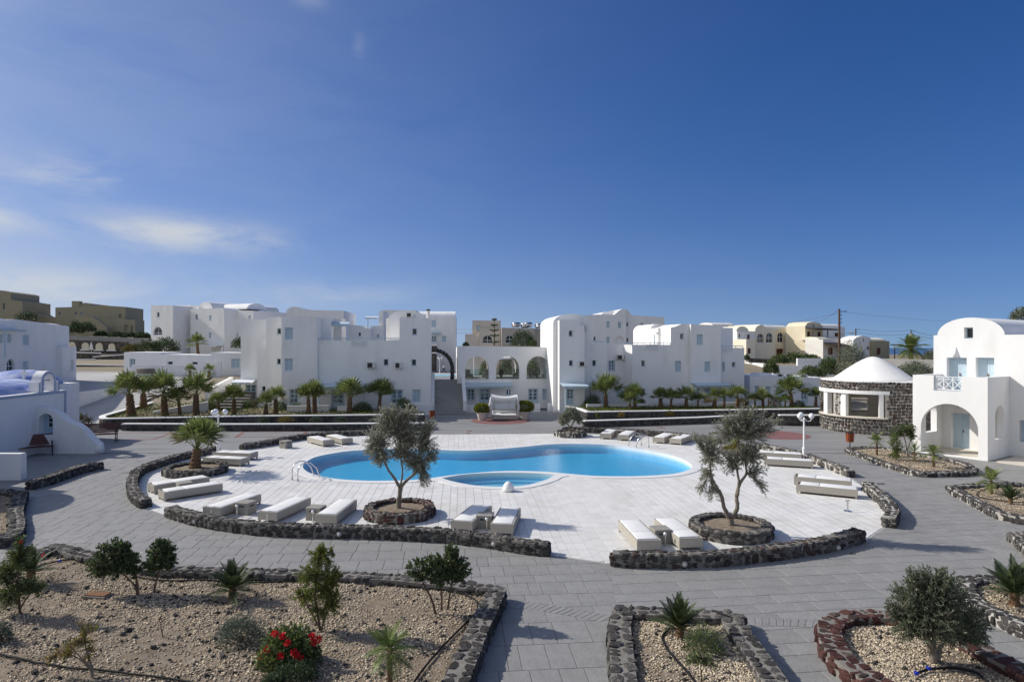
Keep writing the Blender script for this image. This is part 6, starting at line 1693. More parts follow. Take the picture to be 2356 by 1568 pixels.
# ---------------------------------------------------------------- canopy bed and potted shrubs
def canopy_bed(label, loc, rz, W=2.75, D_=1.9, Hc=2.45, group=None):
    r = thing('canopy_bed', label, 'canopy bed', loc, rz, group)
    MB().box(-W / 2, W / 2, -D_ / 2, D_ / 2, .08, .34).build('base', 'wicker', r)
    m_ = MB(); m_.box(-W / 2 + .05, W / 2 - .05, -D_ / 2 + .03, D_ / 2 - .1, .341, .46); me = m_.mesh('mattress', 'cushion'); bevel_mesh(me, .06, 3); link('mattress', me, r)
    m_ = MB(); m_.box(-W / 2 + .08, W / 2 - .08, D_ / 2 - .28, D_ / 2 - .05, .48, .66); m_.hexa([(-W / 2 + .02, -.2, .52), (-W / 2 + .2, -.2, .52), (-W / 2 + .2, D_ / 2 - .1, .52), (-W / 2 + .02, D_ / 2 - .1, .52), (-W / 2 + .02, .1, .6), (-W / 2 + .12, .1, .6), (-W / 2 + .12, D_ / 2 - .1, .66), (-W / 2 + .02, D_ / 2 - .1, .66)]); m_.build('bolster', 'cushion', r)
    m_ = MB(); m_.box(-W / 2, W / 2, D_ / 2 - .05, D_ / 2, .34, .74); m_.build('headboard', 'wicker', r)
    m_ = MB(); m_.box(-.3, .3, -.1, .15, .47, .50); m_.box(-.3, -.27, -.1, .15, .50, .62); m_.box(.27, .3, -.1, .15, .50, .62); m_.build('tray', 'table_grey', r)
    for sx in (-1, 1):
        for sy in (-1, 1):
            MB().box(sx * (W / 2 - .04) - .04, sx * (W / 2 - .04) + .04, sy * (D_ / 2 - .04) - .035, sy * (D_ / 2 - .04) + .035, 0, Hc - (.0 if sy > 0 else .08)).build('post', 'wicker', r)
    n, k = 16, 8; vs = []
    for j in range(k + 1):
        for i in range(n + 1):
            x = -W / 2 + W * i / n; y = -D_ / 2 + D_ * j / k; sag = .17 * math.sin(PI * i / n) * (.7 + .3 * math.sin(PI * j / k)); vs.append((x, y, Hc + .02 - sag - .08 * (1 - j / k)))
    m_ = MB(); m_.add(vs, [(j * (n + 1) + i, j * (n + 1) + i + 1, (j + 1) * (n + 1) + i + 1, (j + 1) * (n + 1) + i) for j in range(k) for i in range(n)])
    vs = []
    for j in range(2):
        for i in range(n + 1): x = -W / 2 + W * i / n; vs.append((x, -D_ / 2 - .01 - .03 * j, Hc + .02 - .17 * math.sin(PI * i / n) * .7 - .08 - .2 * j))
    m_.add(vs, [(i, i + 1, n + 2 + i, n + 1 + i) for i in range(n)]); m_.build('canopy', 'fabric_white', r, smooth=True)
    for sx, sw in ((-1, .2), (1, .12)):
        cu = MB(); pts = [(sx * (W / 2 + .02), -D_ / 2, Hc - .1), (sx * (W / 2 + .05), -D_ / 2, Hc - .6), (sx * (W / 2 + .12), -D_ / 2, Hc - 1.0), (sx * (W / 2 + .02), -D_ / 2, Hc - 1.25), (sx * (W / 2 + .1), -D_ / 2, Hc - 1.75)]
        cu.tube(pts, [.08, sw * .7, sw, .07, sw * .9], 9); cu.build('curtain', 'fabric_white', r, smooth=True)
    return r
bp_ = G(*c3(933, 1258)); canopy_bed('white canopy bed on the red paving circle', (bp_.x, bp_.y + .8, .007), math.radians(2), 2.12, 1.55, 1.98)

def leaf_mesh(name, P_, D_, L_, W_, matname, roll=True):
    """many small pointed leaves as one mesh: P_ bases, D_ directions"""
    n = len(P_); D_ = D_ / np.maximum(np.linalg.norm(D_, axis=1, keepdims=True), 1e-6)
    rv = NR.normal(size=(n, 3)); S = np.cross(D_, rv); S /= np.maximum(np.linalg.norm(S, axis=1, keepdims=True), 1e-6); Nn = np.cross(S, D_)
    L1 = (np.asarray(L_) * NR.uniform(.7, 1.25, n))[:, None]; W1 = (np.asarray(W_) * NR.uniform(.8, 1.2, n))[:, None]
    a = P_; b = P_ + D_ * L1 * .45 + S * W1 * .5 + Nn * W1 * .12; c = P_ + D_ * L1; d = P_ + D_ * L1 * .45 - S * W1 * .5 + Nn * W1 * .12
    V = np.stack([a, b, c, d], 1).reshape(-1, 3); Fc = (np.arange(n) * 4)[:, None] + np.array([[0, 1, 2, 3]])
    return np_mesh(name, V, Fc, matname)
def sphere_pts(n, shell=.0):
    v = NR.normal(size=(n, 3)); v /= np.linalg.norm(v, axis=1, keepdims=True); r = (shell + (1 - shell) * NR.uniform(0, 1, n) ** (1 / 2.5))[:, None]; return v * r
def potted(label, u, v, rx, rz_, zc_):
    p = G(u, v); r = thing('potted_shrub', label, 'potted shrub', (p.x, p.y, .006), 0, 'potted shrubs flanking the canopy bed')
    m_ = MB(); m_.lathe([(.28, 0), (.42, .58), (.46, .60), (.46, .66), (.40, .66), (.38, .6)], 20); m_.build('pot', 'pot_clay', r, smooth=False)
    q_ = sphere_pts(5200, .55); d_ = q_ + NR.normal(size=q_.shape) * .35; pos = q_ * np.array([rx, rx * .85, rz_]) * (1 + .10 * np.sin(q_[:, :1] * 9 + q_[:, 1:2] * 7)) + np.array([0, 0, zc_])
    link('foliage', leaf_mesh('foliage', pos, d_, .10, .05, 'leaf_yellow'), r)
potted('round clipped shrub in a pale pot left of the canopy bed', *c3(712, 1258), .62, .40, .95); potted('larger clipped shrub in a pale pot right of the canopy bed', *c3(1138, 1250), .70, .47, 1.05)

# ---------------------------------------------------------------- air conditioners, heaters
def ac_unit(label, p, rz=0.0, w=.62, h=.50, d=.32, face=-1):
    r = thing('air_conditioner', label, 'air conditioner', p, rz, 'outdoor air conditioner units')
    MB().box(-w / 2, w / 2, -d, 0, 0, h).build('casing', 'ac_white', r); MB().box(-w / 2 + .03, w / 2 - .2, -d - .012, -d - .001, .04, h - .04).build('grille', 'ac_grille', r)
    m_ = MB(); m_.lathe([(.17, 0), (.17, .008), (.05, .012)], 16); m_.v = [(x - .08, -d - .012 - z, y + h / 2) for x, y, z in m_.v]; m_.build('fan_guard', 'ac_grille', r)
    m_ = MB(); m_.box(-w / 2 + .05, -w / 2 + .09, -d + .02, .0, -.06, -.001); m_.box(w / 2 - .09, w / 2 - .05, -d + .02, .0, -.06, -.001); m_.build('bracket', 'cast_iron', r)
def ac_on(B_, c, x0, y0, x1, y1, y, label):
    xa, z1 = B_.px(*c(x0, y0), y); xb, z0 = B_.px(*c(x1, y1), y); p = B_.world((xa + xb) / 2, y - .02, 0); ac_unit(label, (p.x, p.y, z0 + B_.z0), B_.a, max(.5, xb - xa), max(.4, z1 - z0))
ac_on(A, c2, 1300, 682, 1375, 736, 0, 'air conditioner on the left wing, left of the small window'); ac_on(A, c2, 1577, 684, 1642, 738, 0, 'air conditioner on the left wing, right of the small window')
ac_on(A, c2, 1690, 207, 1755, 236, 2.0, 'air conditioner before the roof vault of the left wing'); ac_on(C_, c4, 420, 673, 487, 720, 0, 'air conditioner on the vaulted tower between two small windows')
ac_on(C_, c4, 795, 607, 860, 655, 3.4, 'air conditioner high in the recess of the right wing'); ac_on(C_, c4, 440, 314, 492, 362, .95, 'air conditioner under the tower vault of the right wing')
ac_on(D, c5, 675, 797, 735, 836, .6, 'leftmost air conditioner on the annex roof'); ac_on(D, c5, 765, 797, 826, 838, .6, 'middle air conditioner on the annex roof'); ac_on(D, c5, 903, 803, 970, 842, .6, 'rightmost air conditioner on the annex roof')
for (x, y), lab in (((1050, 318), 'first shiny water heater tank on the dark beige roof'), ((1140, 325), 'second small water heater tank on the dark beige roof'), ((1170, 318), 'third shiny water heater tank on the dark beige roof'), ((1282, 328), 'fourth water heater tank at the end of the beige roof')):
    p = P(*c3(x, y), 99); r = thing('water_heater', lab, 'water heater', (p.x, p.y, p.z - .8), .6)
    m_ = MB(); m_.tube([(-.5, 0, .95), (-.55, 0, .95), (.55, 0, .95), (.5, 0, .95)], [.2, .38, .38, .2], 14); m_.build('tank', 'steel', r, smooth=True); m_ = MB(); m_.bar((-.4, 0, .6), (-.6, -.5, -.3), .05); m_.bar((.4, 0, .6), (.6, -.5, -.3), .05); m_.bar((-.4, .2, .6), (-.4, .3, -.3), .05); m_.build('stand', 'steel', r)
for (x0, y0, y1), lab in (((1903, 158, 245), 'pale chimney pipe on the left wing roof'),):
    p = A.world(A.px(*c2(x0, y0), 1)[0], 1, 0); z1 = A.px(*c2(x0, y0), 1)[1]; z0 = A.px(*c2(x0, y1), 1)[1]; r = thing('chimney_pipe', lab, 'chimney', (p.x, p.y, z0 - .1)); MB().lathe([(.14, 0), (.14, z1 - z0)], 12).build('pipe', 'warm_plaster', r); MB().lathe([(.18, z1 - z0), (.18, z1 - z0 + .12)], 12).build('cap', 'cast_iron', r)

# ---------------------------------------------------------------- utility poles and wires
def pole(label, u, v0, v1, Y, r0=.16):
    a, b = P(u, v1, Y), P(u, v0, Y); r = thing('utility_pole', label, 'utility pole', a); h = b.z - a.z
    MB().lathe([(r0, 0), (r0 * .7, h)], 10).build('pole', 'pole_wood', r); MB().bar((-.1, 0, h - .35), (.9, 0, h - .3), .07).build('crossarm', 'cast_iron', r)
    for k in range(3): MB().lathe([(.05, 0), (.06, .1), (.02, .14)], 8, (.25, 0, h - .8 - k * .45)).build('insulator', 'interior_dark', r)
    return b
pb_ = pole('tall brown utility pole with street light behind the bar', 1931, 710, 840, 78)
r = [o for o in bpy.data.objects if o.name == 'utility_pole'][0]
m_ = MB(); hh = P(1931, 770, 78).z - P(1931, 840, 78).z; m_.tube([(0, 0, hh), (.6, 0, hh + .15), (1.2, 0, hh + .2)], .03, 6); m_.tube([(1.1, 0, hh + .2), (1.7, 0, hh + .28)], [.05, .1], 8); m_.build('street_light', 'mortar_pale', r)
p2 = pole('short far utility pole above the vaulted house', c6(435, 0)[0], c6(0, 288)[1], c6(0, 420)[1], 150); p3 = pole('far utility pole above the date palm', c6(893, 0)[0], c6(0, 300)[1], c6(0, 420)[1], 140)
def wire(label, a, b, sag, rad=.018):
    a, b = Vector(a), Vector(b); pts = [a.lerp(b, t / 12) - Vector((0, 0, sag * 4 * (t / 12) * (1 - t / 12))) for t in range(13)]
    m_ = MB(); m_.tube([p - a for p in pts], rad, 5); o = m_.build('overhead_wire', 'wire', None, a); tag(o, label, 'wire', 'overhead wires')
wire('wire from the tall pole down to the yellow house', pb_, P(*c5(1060, 275), 113), .4); wire('upper wire between the two far right poles', p2, p3, .5, .03); wire('lower wire between the two far right poles', p2 - Vector((0, 0, .8)), p3 - Vector((0, 0, .8)), .5, .03)
wire('upper wire from the far pole to the porch house', p3, P(2180, 771, 140), .5, .03); wire('lower wire from the far pole to the porch house', p3 - Vector((0, 0, .8)), P(2180, 776, 140), .5, .03)
wire('thin wire between the rear building and the beige house, upper', P(1048, 757, 104), P(1090, 757, 100), .05, .02); wire('thin wire between the rear building and the beige house, lower', P(1048, 765, 104), P(1090, 764.5, 100), .05, .02)
wire('thin high wire running right from the tall pole', pb_ - Vector((0, 0, .3)), P(2360, 733, 160), 1.0, .012); wire('thin high wire running left from the tall pole', pb_ - Vector((0, 0, .5)), P(1640, 742, 200), 1.5, .015)

# ---------------------------------------------------------------- courtyard behind the arcade
lamp_post('white lamp post seen through the left arch of the arcade', (at(1090, 75, 0).x, 75, 2.0), 3.0, .4); lamp_post('white lamp post beside the walking person', (at(1011.5, 112, 0).x, 112, 1.0), 2.8, 0)
canopy_bed('distant canopy bed seen through the middle arch', (at(1155, 92, 0).x, 92, 1.0), .1, 3.2, 2, 3.4)
cs_ = thing('courtyard_steps', 'broad grey steps seen through the left arch', 'steps', (at(1098, 104, 0).x, 104, 1.0))
for k in range(12): MB().box(-3.2, 3.0, k * .45, k * .45 + .46, 0, (k + 1) * .28).build('step', 'retaining_grey' if k % 2 else 'paving_slab', cs_)
yp = thing('courtyard_pool', 'narrow blue courtyard pool with white rim behind the arch', 'pool', (-8, 100, 1.0))
m_ = MB(); m_.box(-6, 18, -1.2, -.6, 0, .28); m_.box(-6, 18, 3, 3.6, 0, .28); m_.build('rim', 'coping_marble', yp); MB().box(-6, 18, -.6, 3, 0, .2).build('water_body', 'pool_floor', yp)
dk_ = thing('dark_kiosk', 'dark stone block with white bands seen through the stone arch', 'wall', (at(985, 118, 0).x, 118, 1.0)); MB().box(-6, 1.2, 0, 3, 0, 3.4).build('stone_face', 'far_stone', dk_); MB().box(-6, 1.6, -.3, 3, 3.4, 3.7).build('white_band', 'white_plaster', dk_); MB().box(-6, 1.3, -.05, 3, 3.7, 4.8).build('stone_face', 'far_stone', dk_); MB().box(-6, 1.6, -.3, 3, 4.8, 5.0).build('white_band', 'white_plaster', dk_)
def chair(label, x, y, z, rz):
    r = thing('lounge_chair', label, 'chair', (x, y, z), rz, 'dark wicker lounge chairs inside the arcade')
    MB().box(-.42, .42, -.4, .4, .12, .38).build('seat', 'table_grey', r); m_ = MB(); m_.box(-.36, .36, -.38, .28, .381, .5); me = m_.mesh('cushion', 'cushion'); bevel_mesh(me, .04, 2); link('cushion', me, r)
    m_ = MB(); m_.ring(.40, .50, .12, .82, rd(-10), rd(190)); m_.build('backrest', 'table_grey', r)
    for sx in (-1, 1):
        for sy in (-1, 1): MB().box(sx * .36 - .03, sx * .36 + .03, sy * .34 - .03, sy * .34 + .03, 0, .12).build('leg', 'cast_iron', r)
for u, y, rz, lab in ((1077, 2.0, 1.8, 'dark chair at the left foot of the left arch'), (1119, 2.2, -1.7, 'dark chair at the right foot of the left arch'), (1189, 2.2, -1.7, 'dark chair at the right foot of the middle arch'), (1256, 2.0, -1.8, 'dark chair at the right foot of the right arch'), (1228, 2.6, 1.5, 'dark chair left of the table in the right arch')):
    p = B.world(B.lx(u, y), y, 0); chair(lab, p.x, p.y, fl + .0, rz + B.a)
p = B.world(B.lx(1238, 1.6), 1.6, 0); r = thing('cafe_table', 'small round table inside the right arch', 'table', (p.x, p.y, fl)); MB().lathe([(.22, 0), (.22, .02), (.03, .03), (.03, .7), (.38, .71), (.38, .74)], 16).build('pedestal_table', 'table_grey', r)
p = B.world(B.lx(1153, 1.0), 1.0, 0); r = thing('urn', 'dark urn standing in the middle arch', 'urn', (p.x, p.y, fl)); MB().lathe([(.14, 0), (.08, .12), (.24, .42), (.26, .6), (.12, .78), (.16, .86)], 16).build('body', 'cast_iron', r, smooth=True)
# walking person
def person(label, loc, rz, h=1.68):
    r = thing('person', label, 'person', loc, rz); k = h / 1.75
    def skin(name, verts, edges, rad, m):
        me = bpy.data.meshes.new(name); me.from_pydata([tuple(Vector(v) * k) for v in verts], edges, []); me.materials.append(M(m)); o = link(name, me, r)
        md = o.modifiers.new('skin', 'SKIN'); sv = me.skin_vertices[0].data
        for i, q_ in enumerate(rad): sv[i].radius = (q_ * k, q_ * k)
        sv[0].use_root = True; md.use_smooth_shade = True; s2 = o.modifiers.new('sub', 'SUBSURF'); s2.levels = 1; s2.render_levels = 1
        return o
    body = [(0, 0, .92), (0, 0, 1.12), (0, 0, 1.38), (0, 0, 1.48), (0, -.01, 1.56), (0, -.02, 1.66), (.20, 0, 1.38), (.24, .14, 1.12), (.22, -.02, .92), (-.20, 0, 1.38), (-.24, -.10, 1.12), (-.22, -.26, .96), (.09, 0, .86), (.09, -.20, .50), (.09, -.30, .08), (.09, -.42, .05), (-.09, 0, .86), (-.09, .16, .50), (-.09, .42, .14), (-.09, .34, .06)]
    eds = [(0, 1), (1, 2), (2, 3), (3, 4), (4, 5), (2, 6), (6, 7), (7, 8), (2, 9), (9, 10), (10, 11), (0, 12), (12, 13), (13, 14), (14, 15), (0, 16), (16, 17), (17, 18), (18, 19)]
    skin('body', body, eds, [.13, .12, .12, .055, .075, .085, .06, .045, .035, .06, .045, .035, .08, .055, .04, .035, .08, .055, .04, .035], 'skin')
    skin('shirt', [body[i] for i in (0, 1, 2, 6, 7, 9, 10)], [(0, 1), (1, 2), (2, 3), (3, 4), (2, 5), (5, 6)], [.155, .15, .15, .08, .062, .08, .062], 'shirt_white')
    skin('trousers', [body[i] for i in (0, 12, 13, 14, 16, 17, 18)], [(0, 1), (1, 2), (2, 3), (0, 4), (4, 5), (5, 6)], [.145, .1, .075, .06, .1, .075, .06], 'trousers_dark')
    m_ = MB(); m_.ball((0, .02 * k, 1.70 * k), .098 * k, 12, 8); m_.build('hair', 'hair_dark', r, smooth=True)
p = P(1021, 858.5, 114); person('person in white shirt and dark trousers walking beyond the arch', (p.x, p.y, 1.0), math.radians(90))
# folded umbrella on the far terrace, rolled reed mat
p = P(*c1(825, 612), 97); r = thing('folded_umbrella', 'folded cream umbrella on the far left terrace', 'umbrella', (p.x, p.y, p.z)); MB().lathe([(.03, .3), (.26, .3), (.17, .8), (.07, 1.3), (.02, 1.5)], 10).build('cloth', 'fabric_white', r, smooth=True); MB().lathe([(.025, 0), (.025, 1.55)], 8).build('pole', 'rail_white', r)
p = P(*c1(1320, 812), 75.5); r = thing('reed_bundle', 'stack of rolled reed mats against the yard wall', 'mats', (p.x, p.y, p.z))
for k in range(4): m_ = MB(); m_.tube([(-1.05, -k * .04, .1 + k * .16), (1.05, -k * .04, .11 + k * .16)], .085, 10); m_.build('rolled_mat', 'mortar_grey', r, smooth=True)
# ---------------------------------------------------------------- trees and shrubs
def unit(v): return v / max(1e-9, np.linalg.norm(v))
def plant(name, label, cat, base, stems, blobs, ntw, lpt, L_, W_, leaf, bark, group=None, twig_r=.007, shell=.35, up=.25, spread=.55, leaf2=None, frac2=0.0, twigs=True, leafs_from=.25, trunk_name='trunk'):
    """stems: polylines of (x,y,z,r); blobs: (x,y,z,rx,ry,rz,weight) the leafy masses; twigs run from stem ends into them and carry the leaves"""
    r = thing(name, label, cat, base, 0, group)
    tm = MB()
    for stx in stems:
        pts = catmull([Vector(p[:3]) for p in stx], 5); n0 = len(stx) - 1
        rads = [np.interp(i / 5, range(n0 + 1), [p[3] for p in stx]) for i in range(len(pts))]
        pts = [p + Vector((R.uniform(-1, 1), R.uniform(-1, 1), 0)) * rads[i] * .18 for i, p in enumerate(pts)]
        tm.tube(pts, [q_ * R.uniform(.92, 1.1) for q_ in rads], 9)
    tm.build(trunk_name, bark, r, smooth=True)
    ends = np.array([s_[-1][:3] for s_ in stems] + [s_[-2][:3] for s_ in stems if len(s_) > 2])
    tw = sum(b[6] for b in blobs); LP, LD = [], []; bm_ = MB()
    for bx_, by_, bz_, rx, ry, rz_, wt in blobs:
        c = np.array([bx_, by_, bz_]); rad = np.array([rx, ry, rz_]); k = max(1, int(ntw * wt / tw))
        e = ends[np.argmin(((ends - c) ** 2).sum(1))]
        tg = c + sphere_pts(k, shell) * rad
        for t in tg:
            f = NR.uniform(.15, .75); o = e + (c - e) * f + NR.normal(size=3) * rad * .12
            d = t - o; ln = np.linalg.norm(d)
            if ln > .75: o = t - d / ln * NR.uniform(.4, .75)
            mid = (o + t) / 2 + NR.normal(size=3) * ln * .08 + np.array([0, 0, up * ln * .25])
            if twigs: bm_.tube([tuple(o), tuple(mid), tuple(t)], [twig_r, twig_r * .7, twig_r * .3], 3, False)
            s = NR.uniform(leafs_from, 1.0, lpt)[:, None]
            p = (1 - s) ** 2 * o + 2 * s * (1 - s) * mid + s * s * t
            dd = unit(t - mid)[None] * .7 + NR.normal(size=(lpt, 3)) * spread + np.array([0, 0, up])
            LP.append(p); LD.append(dd)
        # limb from stem end to the mass
        bm_.tube([tuple(e), tuple((e + c) / 2 + np.array([0, 0, .03])), tuple(c)], [twig_r * 2.6, twig_r * 2, twig_r], 5, False)
    bm_.build('branches', bark, r)
    LP, LD = np.concatenate(LP), np.concatenate(LD)
    if leaf2 and frac2:
        mk = NR.uniform(size=len(LP)) < frac2
        link('crown', leaf_mesh('crown', LP[~mk], LD[~mk], L_, W_, leaf), r); link('crown', leaf_mesh('crown', LP[mk], LD[mk], L_, W_, leaf2), r)
    else: link('crown', leaf_mesh('crown', LP, LD, L_, W_, leaf), r)
    return r
def rel(u, v, base, dy=0.0):
    """photo pixel -> offset from a plant's base, at the plant's own distance (+dy)"""
    p = P(u, v, base.y + dy); return (p.x - base.x, dy, p.z - base.z)
# --- left olive tree
c, rr, hh = PLANTERS['olive_l']; b = Vector((c.x, c.y, hh * .65))
def S(b, dy, *pts): return [(*rel(u, v, b, dy * i / max(1, len(pts) - 1)), r_) for i, (u, v, r_) in enumerate(pts)]
def BL(b, u, v, wu, hv, wt, dy=0.0, ry=None):
    x, y, z = rel(u, v, b, dy); k = (b.y + dy) / FOC * 1.1; return (x, y, z, wu * k, (ry or wu * k * .85), hv * k, wt)
plant('olive_tree', 'broad crowned olive tree in the reddish ring planter', 'tree', b,
      [S(b, 0, (918, 1184, .10), (917, 1160, .085), (920, 1130, .08), (921, 1118, .075)), S(b, -.25, (921, 1122, .06), (908, 1100, .05), (892, 1078, .04), (884, 1055, .03), (880, 1035, .02)), S(b, .25, (921, 1122, .06), (938, 1102, .05), (956, 1086, .04), (966, 1060, .03), (962, 1030, .02)), S(b, .1, (921, 1120, .04), (926, 1085, .03), (922, 1050, .025), (920, 1010, .015))],
      [BL(b, 868, 1010, 34, 34, 1.0), BL(b, 905, 985, 36, 34, 1.0, .1), BL(b, 920, 955, 26, 22, .55), BL(b, 950, 1000, 38, 36, 1.2, .1), BL(b, 985, 1020, 26, 38, .8), BL(b, 875, 1050, 28, 26, .7, -.2), BL(b, 930, 1035, 40, 30, 1.1, .3), BL(b, 966, 1070, 26, 28, .8, .1), BL(b, 978, 1105, 18, 22, .35), BL(b, 850, 1030, 16, 22, .3), BL(b, 992, 972, 16, 18, .25), BL(b, 872, 962, 20, 18, .35), BL(b, 895, 940, 22, 16, .4), BL(b, 945, 948, 26, 20, .5), BL(b, 1000, 1050, 14, 24, .3), BL(b, 945, 1060, 26, 24, .5)],
      1450, 27, .078, .021, 'leaf_olive', 'bark_olive', 'olive trees in ring planters', shell=.2, spread=.75, leaf2='leaf_olive_pale', frac2=.5)
# --- right olive tree
c, rr, hh = PLANTERS['olive_r']; b = Vector((c.x, c.y, hh * .65))
plant('olive_tree', 'sparse forked olive tree in the dark ring planter at right', 'tree', b,
      [S(b, 0, (1683, 1222, .13), (1680, 1205, .115), (1682, 1188, .10)), S(b, -.1, (1680, 1192, .08), (1666, 1168, .065), (1660, 1140, .06), (1643, 1112, .055), (1635, 1085, .04), (1634, 1055, .03)), S(b, .15, (1686, 1190, .08), (1696, 1168, .065), (1695, 1140, .06), (1703, 1110, .05), (1717, 1088, .04), (1712, 1050, .025)), S(b, .3, (1697, 1140, .05), (1700, 1105, .04), (1694, 1065, .03), (1700, 1010, .02))],
      [BL(b, 1640, 1050, 30, 30, .8), BL(b, 1628, 1020, 26, 26, .6), BL(b, 1660, 995, 32, 34, .7, .1), BL(b, 1700, 975, 34, 36, .8), BL(b, 1740, 1000, 36, 34, .75), BL(b, 1770, 985, 18, 22, .25), BL(b, 1715, 1045, 34, 34, 1.0, .2), BL(b, 1680, 1065, 28, 28, .8), BL(b, 1625, 1090, 22, 20, .35), BL(b, 1745, 1085, 24, 24, .45), BL(b, 1760, 1125, 10, 20, .18), BL(b, 1640, 1140, 20, 18, .28), BL(b, 1715, 945, 22, 22, .35), BL(b, 1610, 1130, 14, 16, .15), BL(b, 1600, 1010, 16, 20, .25), BL(b, 1785, 975, 20, 22, .3), BL(b, 1745, 958, 26, 22, .4), BL(b, 1670, 955, 22, 18, .3), BL(b, 1735, 1045, 30, 28, .6)],
      1150, 21, .072, .02, 'leaf_olive', 'bark_olive', 'olive trees in ring planters', shell=.3, twig_r=.008, leaf2='leaf_olive_pale', frac2=.45)
# --- small far olive
c, rr, hh = PLANTERS['olive_b']; b = Vector((c.x, c.y, hh * .6))
plant('olive_tree', 'small spiky olive tree in the far ring planter', 'tree', b,
      [S(b, 0, (1314, 1001, .12), (1313, 990, .10), (1312, 982, .09)), S(b, -.2, (1312, 984, .06), (1304, 972, .04), (1298, 962, .03)), S(b, .2, (1312, 984, .06), (1320, 970, .04), (1325, 958, .03))],
      [BL(b, 1302, 960, 18, 16, 1), BL(b, 1322, 956, 18, 16, 1), BL(b, 1312, 945, 16, 13, .8), BL(b, 1293, 970, 10, 9, .4), BL(b, 1334, 966, 10, 10, .4)],
      420, 22, .10, .03, 'leaf_olive', 'bark_olive', 'olive trees in ring planters', shell=.3, twig_r=.012, spread=.7)
# --- round olive bush in the red bed
b = G(2147, 1519, .2)
plant('olive_bush', 'dense round olive bush in the red stone bed', 'tree', b,
      [S(b, 0, (2149, 1520, .085), (2146, 1500, .075), (2140, 1480, .065), (2120, 1450, .04)), S(b, .1, (2156, 1518, .06), (2160, 1495, .05), (2180, 1455, .035)), S(b, .1, (2146, 1500, .05), (2150, 1460, .04), (2150, 1420, .03))],
      [BL(b, 2090, 1390, 50, 56, 1.1), BL(b, 2140, 1360, 56, 54, 1.2), BL(b, 2190, 1385, 56, 56, 1.3), BL(b, 2235, 1430, 42, 44, .9), BL(b, 2150, 1430, 66, 50, 1.4, -.2), BL(b, 2200, 1450, 50, 40, 1.0), BL(b, 2085, 1440, 36, 36, .6), BL(b, 2100, 1330, 22, 30, .35), BL(b, 2170, 1325, 26, 24, .35), BL(b, 2255, 1470, 22, 24, .3), BL(b, 2050, 1400, 16, 18, .15)],
      1700, 30, .055, .017, 'leaf_dark', 'bark_olive', None, shell=.36, up=.6, leaf2='leaf_olive', frac2=.45)
# --- glossy round shrubs in the big bed
def pitt(label, bu, bv, stems, blobs, ntw):
    b = G(bu, bv, .18)
    plant('pittosporum_shrub', label, 'shrub', b, [S(b, .05, *s_) for s_ in stems], [BL(b, *q_) for q_ in blobs], int(ntw * 1.25), 24, .06, .03, 'leaf_dark', 'bark_brown', 'glossy dark shrubs in the gravel bed', shell=.35, spread=.8, up=.3, leaf2='leaf_mid', frac2=.25, leafs_from=.6)
pitt('broad leaning dark shrub left of the pair in the big bed', 316, 1367, [[(316, 1367, .035), (316, 1345, .03), (310, 1318, .025), (300, 1300, .02)], [(314, 1350, .02), (290, 1325, .018), (265, 1305, .015)]], [(232, 1298, 32, 30, .8), (262, 1272, 40, 34, 1.2), (290, 1290, 32, 28, .8), (262, 1310, 40, 18, .6), (285, 1255, 16, 16, .25), (310, 1312, 14, 16, .25)], 330)
pitt('smaller upright dark shrub right of the pair in the big bed', 354, 1364, [[(354, 1364, .03), (358, 1340, .026), (366, 1312, .022), (370, 1290, .018)]], [(372, 1270, 32, 30, 1), (385, 1290, 22, 22, .5), (350, 1300, 22, 20, .45), (368, 1250, 18, 12, .25)], 210)
pitt('dark leafy shrub on three stems near the bed corner', 1002, 1410, [[(1002, 1410, .03), (992, 1375, .025), (975, 1345, .02)], [(1016, 1402, .026), (1016, 1370, .024), (1014, 1340, .02)], [(1030, 1402, .024), (1034, 1370, .02), (1040, 1340, .018)]], [(960, 1308, 30, 24, .8), (1000, 1300, 30, 28, .9), (1035, 1285, 30, 30, 1), (1060, 1310, 26, 28, .8), (1015, 1325, 34, 20, .8), (1042, 1262, 20, 14, .3)], 330)
# --- bottlebrush shrubs
b = G(736, 1450, .18)
plant('bottlebrush_shrub', 'tall pale green bottlebrush shrub with reddish tips', 'shrub', b, [S(b, 0, (736, 1450, .03), (732, 1415, .025), (726, 1375, .02), (730, 1320, .015), (742, 1275, .008)), S(b, .1, (740, 1448, .02), (752, 1400, .016), (762, 1350, .012)), S(b, .1, (733, 1440, .02), (712, 1400, .016), (695, 1370, .012))],
      [BL(b, 735, 1290, 34, 36, 1), BL(b, 712, 1325, 36, 30, .9), BL(b, 762, 1330, 26, 34, .8), BL(b, 700, 1370, 36, 26, .8), BL(b, 740, 1370, 36, 34, 1), BL(b, 770, 1385, 24, 28, .6), BL(b, 735, 1410, 34, 18, .4), BL(b, 738, 1260, 12, 18, .25), BL(b, 768, 1270, 8, 14, .15)], 430, 26, .065, .015, 'leaf_mid', 'bark_brown', 'bottlebrush shrubs in the big bed', shell=.3, up=.5, spread=.5, leaf2='leaf_yellow', frac2=.55)
b = G(46, 1412, .18)
